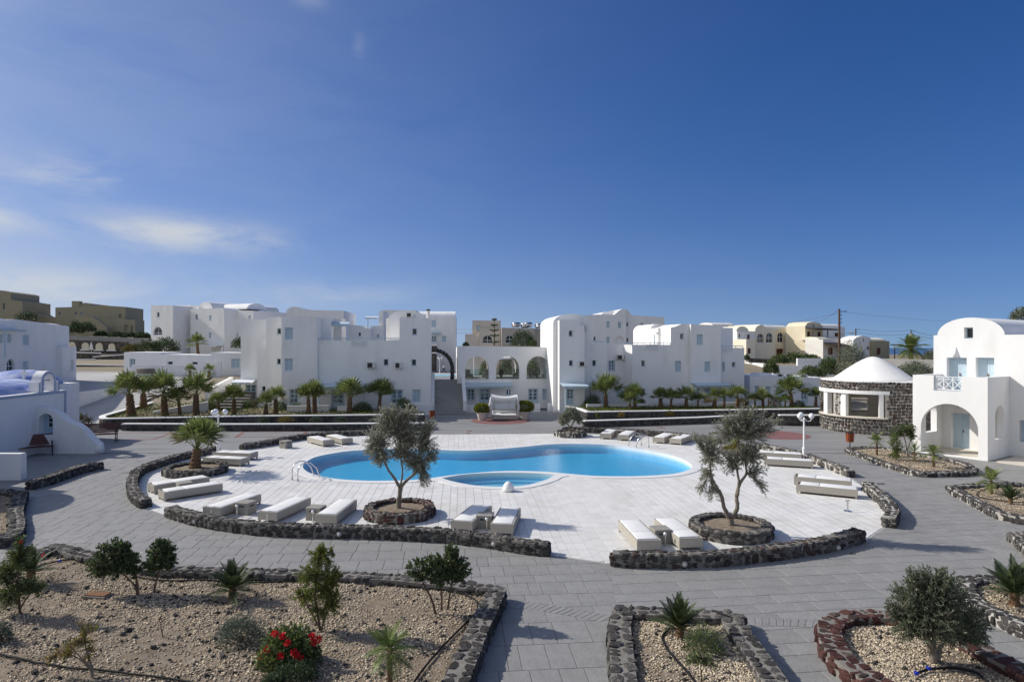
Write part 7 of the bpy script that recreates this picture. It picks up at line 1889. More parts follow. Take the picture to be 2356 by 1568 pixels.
plant('bottlebrush_shrub', 'loose bottlebrush shrub with red blooms at the left edge', 'shrub', b, [S(b, 0, (46, 1412, .03), (44, 1380, .026), (40, 1340, .02), (44, 1290, .012)), S(b, .1, (45, 1400, .02), (62, 1375, .015), (80, 1350, .01)), S(b, .1, (45, 1390, .02), (25, 1360, .015), (10, 1330, .01))],
      [BL(b, 40, 1285, 28, 32, .9), BL(b, 15, 1320, 32, 34, 1), BL(b, 60, 1350, 36, 24, .8), BL(b, 20, 1375, 34, 28, .8), BL(b, 82, 1355, 22, 18, .4), BL(b, 45, 1245, 14, 20, .3), BL(b, 70, 1262, 12, 8, .12)], 400, 26, .065, .015, 'leaf_mid', 'bark_brown', 'bottlebrush shrubs in the big bed', shell=.3, up=.4, spread=.5, leaf2='leaf_dark', frac2=.4)
def dots(o, uvs, n, rad, m, nm='flower', L_=.03, W_=.03):
    for u, v, dy in uvs:
        x, y, z = rel(u, v, o.location, dy); q_ = sphere_pts(n, .3) * rad
        link(nm, leaf_mesh(nm, q_ + np.array([x, y, z]), q_ + NR.normal(size=q_.shape) * rad * .4, L_, W_, m), o)
last = [o for o in bpy.data.objects if o.name.startswith('bottlebrush_shrub')]
dots(last[-1], [(48, 1246, -.1), (100, 1276, 0)], 22, .025, 'flower_red')
# --- low plants
def mound(name, label, cat, u, v, wu, hv, n, leaf, L_, W_, leaf2=None, frac2=0.0, up=.4, z=.18, Yo=None):
    b = G(u, v, z) if Yo is None else P(u, v, Yo); k = b.y / FOC; r = thing(name, label, cat, b)
    q_ = sphere_pts(n, .35); q_[:, 2] = np.abs(q_[:, 2]); pos = q_ * np.array([wu * k, wu * k * .8, hv * k]) * (1 + .16 * np.sin(q_[:, :1] * 8 + q_[:, 1:2] * 11)); d_ = q_ + NR.normal(size=q_.shape) * .5 + np.array([0, 0, up])
    st_ = MB()
    for i in range(14):
        t = pos[NR.integers(n)] * .8; st_.tube([(0, 0, -.03), tuple(t * .5 + np.array([0, 0, .02])), tuple(t)], [.012, .008, .004], 4, False)
    st_.build('stems', 'bark_brown', r)
    if frac2:
        mk = NR.uniform(size=n) < frac2; link('foliage', leaf_mesh('foliage', pos[~mk], d_[~mk], L_, W_, leaf), r); link('foliage', leaf_mesh('foliage', pos[mk], d_[mk], L_, W_, leaf2), r)
    else: link('foliage', leaf_mesh('foliage', pos, d_, L_, W_, leaf), r)
    return r
gr = mound('geranium', 'red flowering geranium in the big gravel bed', 'flower plant', 665, 1524, 66, 78, 4200, 'leaf_mid', .06, .055, 'leaf_dark', .35)
dots(gr, [(632, 1457, -.3), (661, 1478, -.4), (692, 1513, -.35), (676, 1498, -.4), (614, 1494, -.3), (646, 1508, -.4), (718, 1462, -.1), (732, 1470, -.1), (722, 1476, -.15), (603, 1510, -.2), (650, 1462, -.3), (682, 1505, -.4)], 70, .045, 'flower_red', 'bloom', .035, .035)
mound('wormwood', 'grey green cushion plant in the big gravel bed', 'plant', 555, 1474, 54, 54, 3600, 'leaf_grey', .055, .014)
mound('wormwood', 'small grey green cushion plant at the left edge', 'plant', 2, 1474, 24, 40, 1400, 'leaf_grey', .055, .014)
mound('succulent', 'low dark succulent in front of the geranium', 'plant', 680, 1560, 52, 34, 1500, 'leaf_dark', .08, .022); mound('succulent', 'small dark succulent at the bottom edge below the geranium', 'plant', 628, 1580, 26, 26, 700, 'leaf_dark', .08, .022)
b = G(212, 1556, .18)
plant('dry_shrub', 'bare yellow brown shrub at the bottom left', 'shrub', b, [S(b, 0, (212, 1556, .022), (210, 1530, .018), (200, 1500, .014), (195, 1470, .008)), S(b, .1, (211, 1545, .016), (190, 1520, .012), (160, 1505, .008), (130, 1510, .005)), S(b, -.1, (210, 1535, .014), (175, 1500, .01), (150, 1475, .006))],
      [BL(b, 180, 1480, 34, 24, 1), BL(b, 195, 1450, 26, 22, .6), BL(b, 150, 1500, 36, 18, .7), BL(b, 115, 1512, 22, 12, .3), BL(b, 205, 1500, 16, 22, .4)], 120, 14, .05, .014, 'leaf_dry', 'bark_olive', None, shell=.2, up=.4, leaf2='leaf_yellow', frac2=.35)
b = G(374, 1462, .18); plant('twig_plant', 'small leafless twig plant in the gravel', 'plant', b, [S(b, 0, (374, 1462, .012), (370, 1440, .01), (366, 1422, .005)), S(b, 0, (374, 1450, .008), (378, 1430, .006), (377, 1412, .003))], [BL(b, 372, 1425, 8, 12, 1)], 8, 2, .03, .008, 'leaf_dry', 'bark_brown')
mound('green_shrub', 'low green shrub beside the cycad in the centre bed', 'shrub', 1620, 1500, 46, 58, 3000, 'leaf_mid', .05, .014, 'leaf_grey', .4)
b = G(1614, 1572, .18); plant('sapling', 'thin leafy sapling in the centre bed', 'shrub', b, [S(b, 0, (1614, 1572, .014), (1613, 1545, .012), (1612, 1515, .007))], [BL(b, 1612, 1512, 28, 18, 1), BL(b, 1635, 1525, 24, 14, .6), BL(b, 1590, 1520, 16, 14, .4)], 90, 16, .05, .016, 'leaf_mid', 'bark_brown', None, up=.5, leaf2='leaf_olive', frac2=.4)
b = G(2062, 1056, .14); plant('green_shrub', 'upright green shrub in the leaf shaped bed', 'shrub', b, [S(b, 0, (2062, 1056, .03), (2060, 1035, .025), (2058, 1015, .015))], [BL(b, 2056, 1010, 14, 14, .8), BL(b, 2066, 1030, 16, 16, 1), BL(b, 2060, 1048, 14, 8, .5)], 130, 16, .09, .03, 'leaf_mid', 'bark_brown')
b = G(2086, 1036, .14); plant('green_shrub', 'dark bush with bare stems before the round bar', 'shrub', b, [S(b, 0, (2086, 1036, .03), (2084, 1020, .025), (2080, 1005, .02)), S(b, 0, (2088, 1034, .03), (2094, 1015, .02), (2096, 1000, .015))], [BL(b, 2062, 992, 18, 12, .8), BL(b, 2086, 985, 20, 14, 1), BL(b, 2095, 1000, 12, 12, .5)], 170, 16, .10, .035, 'leaf_dark', 'bark_brown', None, leaf2='leaf_mid', frac2=.4)
b = G(*c1(770, 1330)); plant('bare_bush', 'dark twiggy bush behind the sweeping white buttress', 'shrub', b, [S(b, 0, (196, 992, .03), (192, 980, .025), (188, 965, .02)), S(b, 0, (198, 992, .03), (204, 978, .02), (206, 968, .015))], [BL(b, 182, 958, 16, 14, 1), BL(b, 198, 962, 18, 16, 1), BL(b, 206, 978, 14, 10, .7), BL(b, 190, 978, 14, 10, .6)], 190, 9, .07, .035, 'leaf_dark', 'bark_brown', None, twig_r=.012, leaf2='leaf_dry', frac2=.25)
# yellow shrub in the back ring planter
c, rr, hh = PLANTERS['palm_b']; mound('yellow_shrub', 'yellow green cushion in the ring planter behind the right olive', 'shrub', *[CX + c.x / c.y * FOC, HV + (CAM_H - .2) / c.y * FOC], 34, 16, 1600, 'leaf_yellow', .08, .03, 'leaf_dry', .3, z=.2)

# ---------------------------------------------------------------- palms
_FAN = {}
def fan_leaf(i, matname='palm_leaf'):
    """costa palm leaf: stalk along +x then a folded fan of pointed segments; unit length about 1"""
    key = (i, matname)
    if key in _FAN: return _FAN[key]
    r = random.Random(40 + i); mb = MB(); pl = .46
    mb.bar((0, 0, 0), (pl * .5, 0, .03), .03, .014); mb.bar((pl * .5, 0, .03), (pl, 0, .035), .02, .012)
    n = 21; hub = Vector((pl, 0, .035))
    for k in range(n):
        a = math.radians(-100 + 200 * k / (n - 1)); ln = .56 * (1 - .20 * abs(a) / 1.75) * r.uniform(.9, 1.08)
        d = Vector((math.cos(a), math.sin(a), .18 * (1 if k % 2 else -.2))).normalized(); s = Vector((-math.sin(a), math.cos(a), 0)); droop = r.uniform(.05, .22)
        w = .030; p0 = hub; p1 = hub + d * ln * .55; p2 = hub + d * ln * .85 + Vector((0, 0, -droop * ln * .35)); p3 = hub + d * ln + Vector((0, 0, -droop * ln))
        mb.add([p0, p1 - s * w + Vector((0, 0, .008)), p1 + s * w - Vector((0, 0, .008)), p2 - s * w * .6, p2 + s * w * .6, p3], [(0, 1, 2), (1, 3, 4, 2), (3, 5, 4)])
    _FAN[key] = mb.mesh('frond', matname); return _FAN[key]
_PIN = {}
def pin_leaf(i, matname, stiff=.5, n=26, wl=.30, ww=.012, length=1.0):
    key = (i, matname, stiff)
    if key in _PIN: return _PIN[key]
    r = random.Random(70 + i); mb = MB(); pts = []
    for k in range(9):
        t = k / 8; pts.append(Vector((t * length * (1 - .12 * t * (1 - stiff)), 0, (.30 * t - (.75 - stiff * .6) * t * t) * length)))
    mb.tube(pts, [.016 * (1 - .8 * k / 8) for k in range(9)], 4, False)
    for k in range(n):
        t = .14 + .86 * k / (n - 1); f = t * 8; j = min(int(f), 7); p = pts[j].lerp(pts[j + 1], f - j); dr = (pts[j + 1] - pts[j]).normalized()
        ln = wl * length * math.sin(PI * min(1, .18 + .85 * t) ** .9) * r.uniform(.9, 1.1) + .04
        for sd in (-1, 1):
            d = (dr * .55 + Vector((0, sd, 0)) * .8 + Vector((0, 0, .32 if stiff > .6 else .05))).normalized(); s = d.cross(Vector((0, 0, 1))).normalized() * ww
            q_ = p + d * ln * .5; e = p + d * ln + Vector((0, 0, -(.02 if stiff > .6 else .10) * ln))
            mb.add([p - s * .6, q_ - s, e, q_ + s, p + s * .6], [(0, 1, 2, 3, 4)])
    _PIN[key] = mb.mesh('frond', matname); return _PIN[key]
def trunk_mesh(h, r0, r1, boots=True, seed=0, taper=0.6):
    r = random.Random(seed); mb = MB(); n = max(4, int(h / .09)); prof = []
    for k in range(n + 1):
        t = k / n; rad = r0 + (r1 - r0) * t ** taper; prof.append((rad * (1.10 if k % 2 else .96), h * t))
    mb.lathe(prof, 12, jit=.10 if boots else .03, rnd=r)
    if boots:
        rows = max(3, int(h / .11))
        for k in range(rows):
            z = h * (k + .6) / rows; t = z / h; rad = r0 + (r1 - r0) * t ** taper
            for j in range(8):
                a = 2 * PI * (j + .5 * (k % 2)) / 8 + r.uniform(-.1, .1); ca, sa = math.cos(a), math.sin(a); w = rad * .30
                mb.add([(rad * .9 * ca - sa * w, rad * .9 * sa + ca * w, z - .05), (rad * .9 * ca + sa * w, rad * .9 * sa - ca * w, z - .05), (rad * 1.28 * ca, rad * 1.28 * sa, z + .07)], [(0, 1, 2)])
    return mb
GP = None
def palm(label, base, h, R_, nfr=16, kind='fan', r0=None, r1=None, group=None, name='palm_tree', cat='palm', lo=-25, hi=82, seed=0, leafm=None, boots=True, dry=0, lean=0.0):
    r = thing(name, label, cat, base, R.uniform(0, 6.28), group); rg = random.Random(seed + 5)
    r0 = r0 or .26; r1 = r1 or .15
    trunk_mesh(h, r0, r1, boots, seed).build('trunk', 'palm_trunk', r)
    leafm = leafm or 'palm_leaf'
    if kind == 'fan': r.rotation_euler = (rg.uniform(-.09, .09), rg.uniform(-.09, .09), r.rotation_euler.z); r.scale = (1, 1, rg.uniform(.9, 1.12))
    for k in range(nfr):
        t = (k + .5) / nfr; el = math.radians(lo + (hi - lo) * t + rg.uniform(-9, 9)); az = k * 2.39996 + rg.uniform(-.25, .25)
        if kind == 'fan': me = fan_leaf(k % 5, 'palm_leaf_dry' if k < dry else leafm)
        elif kind == 'cycad': me = pin_leaf(k % 3, leafm, .85, 34, .20, .0105)
        elif kind == 'yucca': me = yucca_leaf()
        else: me = pin_leaf(k % 3 + 10, leafm, .25, 32, .34, .0095)
        o = bpy.data.objects.new('frond', me); COL.objects.link(o); o.parent = r
        s = R_ * rg.uniform(.85, 1.12) * (1 if kind != 'fan' else (1.0 - .12 * t)); o.scale = (s, s, s); o.location = (0, 0, h - .02 - .05 * (1 - t))
        o.rotation_euler = (rg.uniform(-.25, .25), -el, az)
    return r
_Y = []
def yucca_leaf():
    if not _Y:
        mb = MB(); w = .028; mb.add([(0, -w * .7, 0), (.45, -w, .02), (1, 0, -.02), (.45, w, .02), (0, w * .7, 0), (.45, 0, -.01)], [(0, 1, 5), (1, 2, 5), (2, 3, 5), (3, 4, 5), (4, 0, 5)]); _Y.append(mb.mesh('frond', 'leaf_mid'))
    return _Y[0]
def palm_px(label, u, vb, vc, span, zb, kind='fan', group=None, trunk_px=None, **kw):
    """u, vb: foot; vc: crown centre; span: half width of the crown in photo pixels"""
    b = G(u, vb, zb); k = b.y / FOC; fan = kind == 'fan'; h = max(.15, (vb - vc) * k * (.66 if fan else 1)); R_ = span * k * (1.58 if fan else 1.15)
    return palm(label, b, h, R_, kind=kind, group=group, r0=(trunk_px or 10) * k * .46, r1=(trunk_px or 10) * k * .30, **kw)
# the lone palm
c, rr, hh = PLANTERS['palm']; b = Vector((c.x - .05, c.y, hh * .62)); k = b.y / FOC
palm('stout lone fan palm in the black ring planter', b, 1.0, 1.95, 15, 'fan', .27, .17, None, lo=26, hi=84, seed=3, dry=2)
c, rr, hh = PLANTERS['palm_b']; palm('small fan palm half hidden behind the right olive tree', Vector((c.x, c.y + .2, .2)), .75, 1.1, 12, 'fan', .2, .12, None, seed=9)
GL = 'fan palms in the long left planter'; ZL = .6
LPALMS = [(302, 956, 887, 38, 24, 'tall thick palm at the left end of the left planter'), (330, 938, 885, 34, 19, 'palm just behind the leftmost thick palm'), (379, 954, 889, 38, 19, 'third palm from the left end of the left planter'), (414, 954, 912, 26, 10, 'small palm between two taller ones in the left planter'), (451, 954, 890, 36, 18, 'fifth palm from the left end of the left planter'), (503, 943, 918, 22, 10, 'small palm before the garden steps'), (538, 951, 901, 27, 13, 'palm left of the hotel corner porch'),
          (611.6, 952, 917, 22, 12, 'left palm of the first close pair before the hotel'), (634, 951, 907, 24, 14, 'right palm of the first close pair before the hotel'), (710, 951, 905, 27, 13, 'left palm of the second close pair before the hotel'), (724, 950, 897, 27, 14, 'right palm of the second close pair before the hotel'), (804, 950, 901, 33, 15, 'lone palm before the blue porch door of the left wing'), (872, 946, 897, 32, 11, 'palm behind the left olive crown')]
for i, (u, vb, vc, sp, tp, lab) in enumerate(LPALMS): palm_px(lab, u, vb, vc, sp * 1.05, ZL, 'fan', GL, tp, nfr=15 if sp > 24 else 12, seed=20 + i, lo=4 if i % 3 else 18, dry=(0, 2, 1)[i % 3])
for u, vb, vc, sp, lab in ((437, 872, 853, 21, 'left palm of two on the upper ground behind the planter'), (480, 868, 853, 20, 'right palm of two on the upper ground behind the planter')):
    b = P(u, vb, 66); k = 66 / FOC; palm(lab, b, (vb - vc) * k, sp * k, 13, 'fan', .18, .12, GL, seed=int(u))
GR = 'fan palms in the long right planter'
RPALMS = [(1394, 938, 893, 32, 13, 'tallest palm near the left end of the right planter'), (1448.5, 942, 914, 24, 7, 'front palm of the pair below the right wing recess'), (1462, 941, 906, 23, 10, 'rear palm of the pair below the right wing recess'), (1521, 938, 907, 19, 13, 'first palm of the dense right row'), (1543, 939, 908, 22, 8, 'second palm of the dense right row'), (1578, 938, 905, 22, 11, 'third palm of the dense right row, widest'), (1606, 938, 911, 18, 6, 'fourth palm of the dense right row, slim and low'), (1643, 938, 908, 18, 12, 'fifth palm of the dense right row'), (1666, 938, 905, 19, 7, 'sixth palm of the dense right row'), (1697, 936, 901, 25, 11, 'seventh palm of the dense right row, before the lattice corner'), (1737, 936, 914, 18, 6, 'low palm before the annex shutters'), (1756, 936, 903, 19, 9, 'palm before the annex shutters, taller'), (1768, 934, 909, 12, 4, 'slim palm beside the taller annex palm'),
          (1822, 935, 893, 34, 12, 'widest palm before the annex door'), (1807, 936, 916, 15, 5, 'small palm left of the annex door palm'), (1877, 934, 906, 18, 9, 'round palm beside the bar')]
for i, (u, vb, vc, sp, tp, lab) in enumerate(RPALMS): palm_px(lab, u, vb, vc, sp * 1.05, .62, 'fan', GR, tp, nfr=14 if sp > 20 else 11, seed=60 + i, lo=2 if i % 2 else 14, dry=1 if i % 3 == 0 else 0)
# young date palms
GD = 'young feather palms in the gravel beds'
palm_px('young feather palm at the bottom of the big bed', 897, 1592, 1492, 62, .18, 'date', GD, 17, nfr=20, lo=-35, hi=80, seed=1, boots=True, leafm='leaf_mid')
palm_px('young feather palm left in the leaf shaped bed', *c6(610, 1338), c6(0, 1222)[1], 25, .13, 'date', GD, 6, nfr=14, lo=-20, seed=2); palm_px('young feather palm right in the leaf shaped bed', *c6(1078, 1435), c6(0, 1316)[1], 26, .13, 'date', GD, 7, nfr=14, lo=-25, seed=4)
palm_px('young feather palm in the pointed bed at right', *d5(1818, 425), d5(0, 318)[1], 34, .13, 'date', GD, 9, nfr=15, lo=-20, seed=6)
palm_px('spiky yucca in the leaf shaped bed', *c6(920, 1388), c6(0, 1295)[1], 24, .13, 'yucca', None, 4, nfr=44, lo=-30, hi=88, seed=8, name='yucca', cat='yucca', boots=False)
palm_px('small green yucca at the foot of the taller one', *c6(925, 1392), c6(0, 1380)[1], 10, .13, 'yucca', None, 3, nfr=22, lo=10, hi=88, seed=12, name='yucca', cat='yucca', boots=False)
# cycads
GC = 'cycads in the gravel beds'
def cycad(label, u, vb, vc, span, tp, n=32, lo=-12, hi=80, seed=0): palm_px(label, u, vb, vc, span, .17, 'cycad', GC, tp, nfr=n, lo=lo, hi=hi, seed=seed, leafm='cycad_leaf', name='cycad', cat='cycad')
cycad('cycad in the middle of the big gravel bed', 534, 1377, 1350, 56, 20, 36, seed=31); cycad('shaded cycad at the left of the big gravel bed', 71, 1341, 1312, 50, 24, 24, seed=32); cycad('cycad in the tapering centre bed', 1564, 1468, 1440, 62, 26, 38, 2, 82, seed=33)
cycad('large cycad cut by the right edge', 2334, 1392, 1362, 70, 26, 38, -5, 82, seed=34); cycad('small cycad in the pointed bed at right', 2325, 1156, 1146, 33, 12, 20, 10, 80, seed=35)
# big date palm and shrubs behind the bar
b = P(2096, 845, 72); palm('big dark feather palm behind the conical roof', b, 2.0, 2.0, 34, 'date', .28, .2, None, seed=15, lo=-35, hi=85)
def far_bush(label, u, v, wu, hv, Y, n, leaf='leaf_far', leaf2='leaf_dark', L_=.22, W_=.12, name='bush', group='bushes of the background', up=.4): 
    o = mound(name, label, 'bush', u, v, wu, hv, n, leaf, L_, W_, leaf2, .35, up, Yo=Y); o['group'] = group; return o
far_bush('large grey green olive bush left of the conical roof', c5(1430, 0)[0], c5(0, 800)[1], 34, 72, 74, 4200, 'leaf_olive', 'leaf_dark', .2, .08); far_bush('dark leafy tree before the utility pole', c5(1200, 0)[0], c5(0, 800)[1], 24, 36, 76, 2400, 'leaf_dark', 'leaf_mid', .22, .12)
far_bush('olive shrubs right of the conical roof', c6(930, 0)[0], c6(0, 700)[1], 40, 36, 60, 3600, 'leaf_olive', 'leaf_dark', .18, .07); far_bush('low shrubs at the end of the grey wall', c6(1060, 0)[0], c6(0, 545)[1], 18, 20, 70, 1000, 'leaf_olive', 'leaf_far', .18, .08)
far_bush('rounded green bush at the lane corner', c5(620, 0)[0], c5(0, 790)[1], 17, 28, 80, 1500, 'leaf_far', 'leaf_mid'); far_bush('spreading green bush below the cream houses, left', c5(710, 0)[0], c5(0, 690)[1], 20, 18, 90, 1400, 'leaf_far', 'leaf_mid'); far_bush('spreading green bush below the cream houses, middle', c5(850, 0)[0], c5(0, 690)[1], 30, 22, 92, 1900, 'leaf_far', 'leaf_mid'); far_bush('spreading green bush below the cream houses, right', c5(1000, 0)[0], c5(0, 650)[1], 24, 10, 94, 900, 'leaf_far', 'leaf_mid')
far_bush('flat green bush behind the annex roof', c5(1030, 0)[0], c5(0, 822)[1], 28, 22, 70, 1900, 'leaf_far', 'leaf_mid', .2, .1); far_bush('small bush at the hotel corner', c5(378, 0)[0], c5(0, 660)[1], 7, 12, 98, 400)
far_bush('tree crown at the top right edge behind the porch house', 2352, 736, 24, 26, 60, 1500, 'leaf_olive', 'leaf_dark', .2, .08)
for i, (x, y, w_, h_) in enumerate(((690, 440, 60, 100), (790, 430, 70, 80), (920, 470, 60, 40), (1060, 478, 70, 45), (1180, 480, 60, 36), (1290, 488, 60, 50))):
    far_bush(('leftmost', 'second', 'third', 'fourth', 'fifth', 'rightmost')[i] + ' dark bush along the retaining wall below the olive villa', c1(x, 0)[0], c1(0, y)[1], w_ * .2546, h_ * .2546, 110, 900, 'leaf_dark', 'leaf_far', .3, .16)
far_bush('brown green hedge on the service roof, left part', c1(1200, 0)[0], c1(0, 612)[1], 22, 16, 88, 1300, 'leaf_far', 'leaf_dry', .25, .1); far_bush('brown green hedge on the service roof, middle part', c1(1340, 0)[0], c1(0, 612)[1], 26, 26, 88, 1800, 'leaf_far', 'leaf_dark', .25, .1); far_bush('dark palm like bush on the service roof, right part', c1(1500, 0)[0], c1(0, 612)[1], 28, 30, 89, 1800, 'leaf_dark', 'leaf_far', .35, .09)
b = P(*c1(1790, 632), 86); palm('palm on the roof of the service building', b, 1.6, 1.7, 20, 'fan', .2, .15, None, seed=44); b = P(*c1(2175, 600), 84); far_bush('dark tree half hidden behind the hotel edge', c1(2165, 0)[0], c1(0, 575)[1], 18, 22, 84, 900, 'leaf_dark', 'leaf_far')
far_bush('dark bush at the foot of the olive villa corner', c1(240, 0)[0], c1(0, 330)[1], 22, 20, 112, 700, 'leaf_dark', 'leaf_far', .3, .16)
# courtyard greenery seen through the arches, dark conifers behind the arcade
far_bush('dark courtyard bush seen through the left arch', 1116, 862, 12, 32, 90, 900, 'leaf_dark', 'leaf_mid', .2, .1); far_bush('dark courtyard tree seen through the middle arch', 1168, 866, 24, 44, 96, 1700, 'leaf_dark', 'leaf_far', .2, .1); far_bush('dark courtyard bush seen through the right arch', 1226, 862, 16, 34, 88, 1100, 'leaf_dark', 'leaf_mid', .2, .1)
far_bush('dark brown green conifer above the arcade roof', c3(1120, 0)[0], c3(0, 520)[1], 28, 34, 86, 3000, 'leaf_dark', 'leaf_far', .25, .06, name='conifer', up=.9); far_bush('low conifer at the right end of the arcade roof', c3(1210, 0)[0], c3(0, 520)[1], 12, 12, 85, 800, 'leaf_mid', 'leaf_dark', .2, .06, name='conifer'); far_bush('small bush at the left end of the arcade roof', c3(552, 0)[0], c3(0, 520)[1], 6, 7, 84, 350, 'leaf_dark', 'leaf_far')
b = P(*c3(835, 515), 80); r = thing('norfolk_pine', 'slim tiered pine above the arcade', 'tree', b); k = 80 / FOC; h = (c3(0, 515)[1] - c3(0, 225)[1]) * k
MB().lathe([(.09, 0), (.05, h * .6), (.015, h)], 8).build('trunk', 'bark_brown', r)
LP, LD = [], []
for zf, rad in ((.08, .75), (.30, .62), (.48, .60), (.66, .48), (.86, .34)):
    for j in range(7):
        a = 2 * PI * j / 7 + zf * 5; s = NR.uniform(.1, 1, 60)[:, None]; dr = np.array([math.cos(a), math.sin(a), .28]); LP.append(dr * s * rad + np.array([0, 0, h * zf]) + NR.normal(size=(60, 3)) * .03); LD.append(NR.normal(size=(60, 3)) * .6 + np.array([0, 0, 1]))
link('crown', leaf_mesh('crown', np.concatenate(LP), np.concatenate(LD), .16, .05, 'leaf_dark'), r)
# shrubs in the long planters
GS = 'shrubs in the long planters'
def pshrub(label, u, vb, wu, hv, zb, leaf='leaf_dark', leaf2='leaf_mid', n=900, L_=.13, W_=.05):
    o = mound('planter_shrub', label, 'shrub', u, vb, wu, hv, n, leaf, L_, W_, leaf2, .35, z=zb); o['group'] = GS
pshrub('dark shrub beside the hotel corner palm', c1(2225, 0)[0], 940, 16, 18, .5); pshrub('shrub between the first pair of palms and the blue door', c2(590, 0)[0], 948, 18, 20, .5); pshrub('dark shrub behind the first close palm pair', c2(440, 0)[0], 945, 14, 22, .5)
pshrub('wide dark shrub right of the lone palm', c2(1250, 0)[0], 947, 22, 22, .5, n=1300); pshrub('green umbrella shaped shrub before the left wing windows', c2(1665, 0)[0], 940, 17, 24, .6, 'leaf_mid', 'leaf_yellow', 1000); pshrub('reddish dry plant at the right end of the left planter', c2(1740, 0)[0], 948, 13, 15, .5, 'leaf_dry', 'leaf_dark', 500)
pshrub('round dark bush before the right wing porch', c4(560, 0)[0], 935, 17, 28, .6, n=1300); pshrub('small light bush left of the round dark bush', c4(485, 0)[0], 934, 10, 13, .6, 'leaf_mid', 'leaf_yellow', 500); pshrub('dark bush behind the pair of palms in the right planter', c4(1030, 0)[0], 934, 12, 18, .6); pshrub('yellow flowering bush among the dense palms', c4(1330, 0)[0], 922, 12, 36, .6, 'leaf_yellow', 'leaf_dark', 900); pshrub('brown shrub between the dense palms', c4(1700, 0)[0], 934, 12, 22, .6, 'leaf_dry', 'leaf_far', 600); pshrub('reddish shrub before the annex', c4(2040, 0)[0], 934, 14, 18, .6, 'leaf_dry', 'leaf_far', 600); pshrub('bare brown shrub before the annex window', c5(660, 0)[0], 934, 14, 24, .6, 'leaf_dry', 'leaf_far', 500); pshrub('low green shrub at the foot of the annex door palm', c5(900, 0)[0], 936, 14, 14, .6, 'leaf_dark', 'leaf_mid', 600); pshrub('cycad like bush before the garden steps', c1(1870, 0)[0], 944, 20, 24, .5, 'leaf_mid', 'leaf_dark', 1000, .3, .04)
for i, (u, v, w_, lab) in enumerate(((c2(490, 0)[0], c2(0, 1275)[1], 18, 'reddish dry shrub in the lower strip of the left planter'), (c2(780, 0)[0], c2(0, 1278)[1], 12, 'small green shrub in the lower strip of the left planter'), (c2(1040, 0)[0], c2(0, 1278)[1], 11, 'second small green shrub in the lower left strip'), (c1(1190, 0)[0], c1(0, 1243)[1], 20, 'low grey green shrub at the left end of the lower strip'), (c2(260, 0)[0], c2(0, 1275)[1], 12, 'tiny green shrub left in the lower left strip'))):
    pshrub(lab, u, v, w_, 12, .38, 'leaf_dry' if i == 0 else 'leaf_grey', 'leaf_far', 500, .12, .05)
for i, (x, y, w_, lab, lf) in enumerate(((840, 1228, 9, 'left rusty shrub in the lower strip of the right planter', 'leaf_dry'), (1325, 1212, 10, 'middle rusty shrub in the lower strip of the right planter', 'leaf_dry'), (610, 1232, 4, 'tiny green sprout in the lower right strip', 'leaf_yellow'), (1865, 1195, 9, 'right rusty shrub in the lower strip of the right planter', 'leaf_dry'))):
    pshrub(lab, *c4(x, y), w_, 11, .4, lf, 'leaf_far', 350, .1, .04)
# green ground cover
def cover(label, poly, z, n, leaf='ground_cover'):
    arr = np.array(poly); p = np.stack([NR.uniform(arr[:, 0].min(), arr[:, 0].max(), n * 4), NR.uniform(arr[:, 1].min(), arr[:, 1].max(), n * 4)], 1); p = p[in_poly(p, poly)][:n]
    hgt = np.array([.10 + .09 * noise.noise((a * .8, b_ * .8, 2.2)) for a, b_ in p]); pos = np.stack([p[:, 0], p[:, 1], z + np.maximum(hgt, .0) * NR.uniform(.2, 1, len(p))], 1)
    d_ = NR.normal(size=(len(p), 3)) * .5 + np.array([0, 0, .8]); o = link('ground_cover', leaf_mesh('ground_cover', pos, d_, .13, .06, leaf)); tag(o, label, 'ground cover', None, 'stuff')
cover('green ground cover under the left planter palms', LP_POLY, .56, 9000); cover('yellow green ground cover under the right planter palms', RP_POLY, .59, 8000)
# ---------------------------------------------------------------- hoses, loose stones, manhole
def hose(label, px, zb=.2, r_=.02, m='hose_black'):
    pts = catmull([G(u, v, zb) for u, v in px], 6); pts = [Vector((p.x, p.y, zb + r_ + ground_noise(p.x, p.y) + .012)) for p in pts]; o0 = pts[0].copy(); mb = MB(); mb.tube([p - o0 for p in pts], r_, 7); o = mb.build('irrigation_hose', m, None, o0, True); tag(o, label, 'hose', 'black irrigation hoses'); return o
hose('long black hose along the inner edge of the big bed', [(105, 1300), (135, 1292), (190, 1289), (235, 1300), (272, 1311), (330, 1331), (400, 1338), (480, 1336), (581, 1341), (680, 1338), (780, 1333), (858, 1338), (913, 1349), (983, 1356), (1052, 1366), (1091, 1381), (1098, 1401), (1080, 1428), (1024, 1484), (977, 1537), (950, 1575), (930, 1610)], .17)
hose('black hose crossing the bottom left corner', [(-20, 1501), (0, 1507), (83, 1525), (166, 1539), (277, 1550), (408, 1568), (470, 1585)], .17)
hose('black hose looping past the cycad in the centre bed', [(1560, 1452), (1543, 1452), (1524, 1468), (1530, 1488), (1540, 1503), (1574, 1542), (1592, 1564), (1610, 1595)], .19); hose('black hose with blue joints in the red stone bed', [(2108, 1552), (2135, 1541), (2188, 1537), (2242, 1546), (2269, 1566), (2290, 1600)], .2, .024); hose('black hose in the pointed bed at right', [d5(1880, 385), d5(1790, 390), d5(1705, 425), d5(1720, 455), d5(1830, 480), d5(1950, 490), d5(2091, 500)], .13, .016)
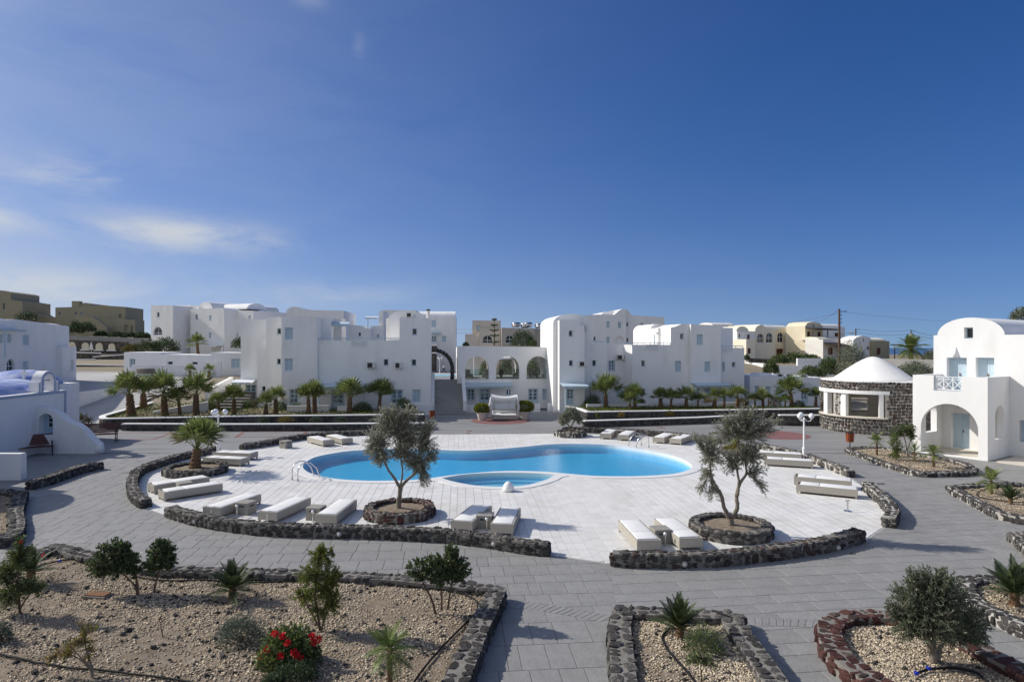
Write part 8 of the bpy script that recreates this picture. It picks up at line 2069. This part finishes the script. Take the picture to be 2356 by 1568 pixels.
def joint(label, u, v, z):
    p = G(u, v, z); r = thing('hose_joint', label, 'hose joint', (p.x, p.y, z + .03), .5, 'blue hose joints'); MB().tube([(-.05, 0, 0), (-.02, 0, .002), (.02, 0, .002), (.05, 0, 0)], [.024, .03, .03, .024], 10).build('sleeve', 'blue_plastic', r); MB().tube([(0, 0, 0), (0, .05, .02)], .026, 8).build('branch', 'blue_plastic', r)
joint('blue hose joint in the red stone bed', 2138, 1541, .2); joint('blue hose joint at the far left corner of the big bed', 137, 1292, .17); joint('blue hose end cap in the red stone bed', 2110, 1552, .2)
p = G(225, 1368, .2); r = thing('inspection_cover', 'rusty square inspection cover in the gravel', 'cover', (p.x, p.y, .17), -.15); MB().box(-.30, .30, -.16, .16, 0, .045).build('frame', 'mortar_grey', r); MB().box(-.26, .26, -.12, .12, .0455, .07).build('lid', 'rust', r)
rocks = [(295, 1449, .10, 'dark'), (283, 1458, .09, 'grey'), (310, 1465, .08, 'dark'), (353, 1488, .09, 'dark'), (512, 1508, .10, 'grey'), (404, 1415, .07, 'dark'), (298, 1428, .05, 'dark'), (474, 1553, .08, 'dark'), (80, 1545, .09, 'dark'), (390, 1518, .05, 'dark'), (925, 1420, .05, 'brown'), (1002, 1430, .05, 'brown'), (880, 1535, .08, 'grey'), (240, 1388, .05, 'dark')]
where = ['largest of the group left of the dry twig', 'left of the dry twig group', 'right of the dry twig group', 'alone below the dry twig', 'pale one below the grey cushion plant', 'just above the dry twig', 'small one above the rock group', 'at the bottom left of the geranium', 'beside the bottom left hose', 'small one near the bottom hose', 'small reddish one near the three stemmed shrub, left', 'small reddish one near the three stemmed shrub, right', 'pale one right of the geranium', 'small one below the inspection cover']
for (u, v, s, kd), w_ in zip(rocks, where):
    p = G(u, v, .18); o = link('loose_rock', stone_mesh({'dark': 'lava_black', 'grey': 'lava_grey', 'brown': 'lava_brown'}[kd], R.randrange(NV)), None, (p.x, p.y, .19)); o.scale = (s * 1.3, s, s * .8); o.rotation_euler = (R.uniform(-.3, .3), R.uniform(-.3, .3), R.uniform(0, 6)); tag(o, 'loose rock in the big gravel bed, ' + w_, 'rock', 'loose rocks in the gravel')
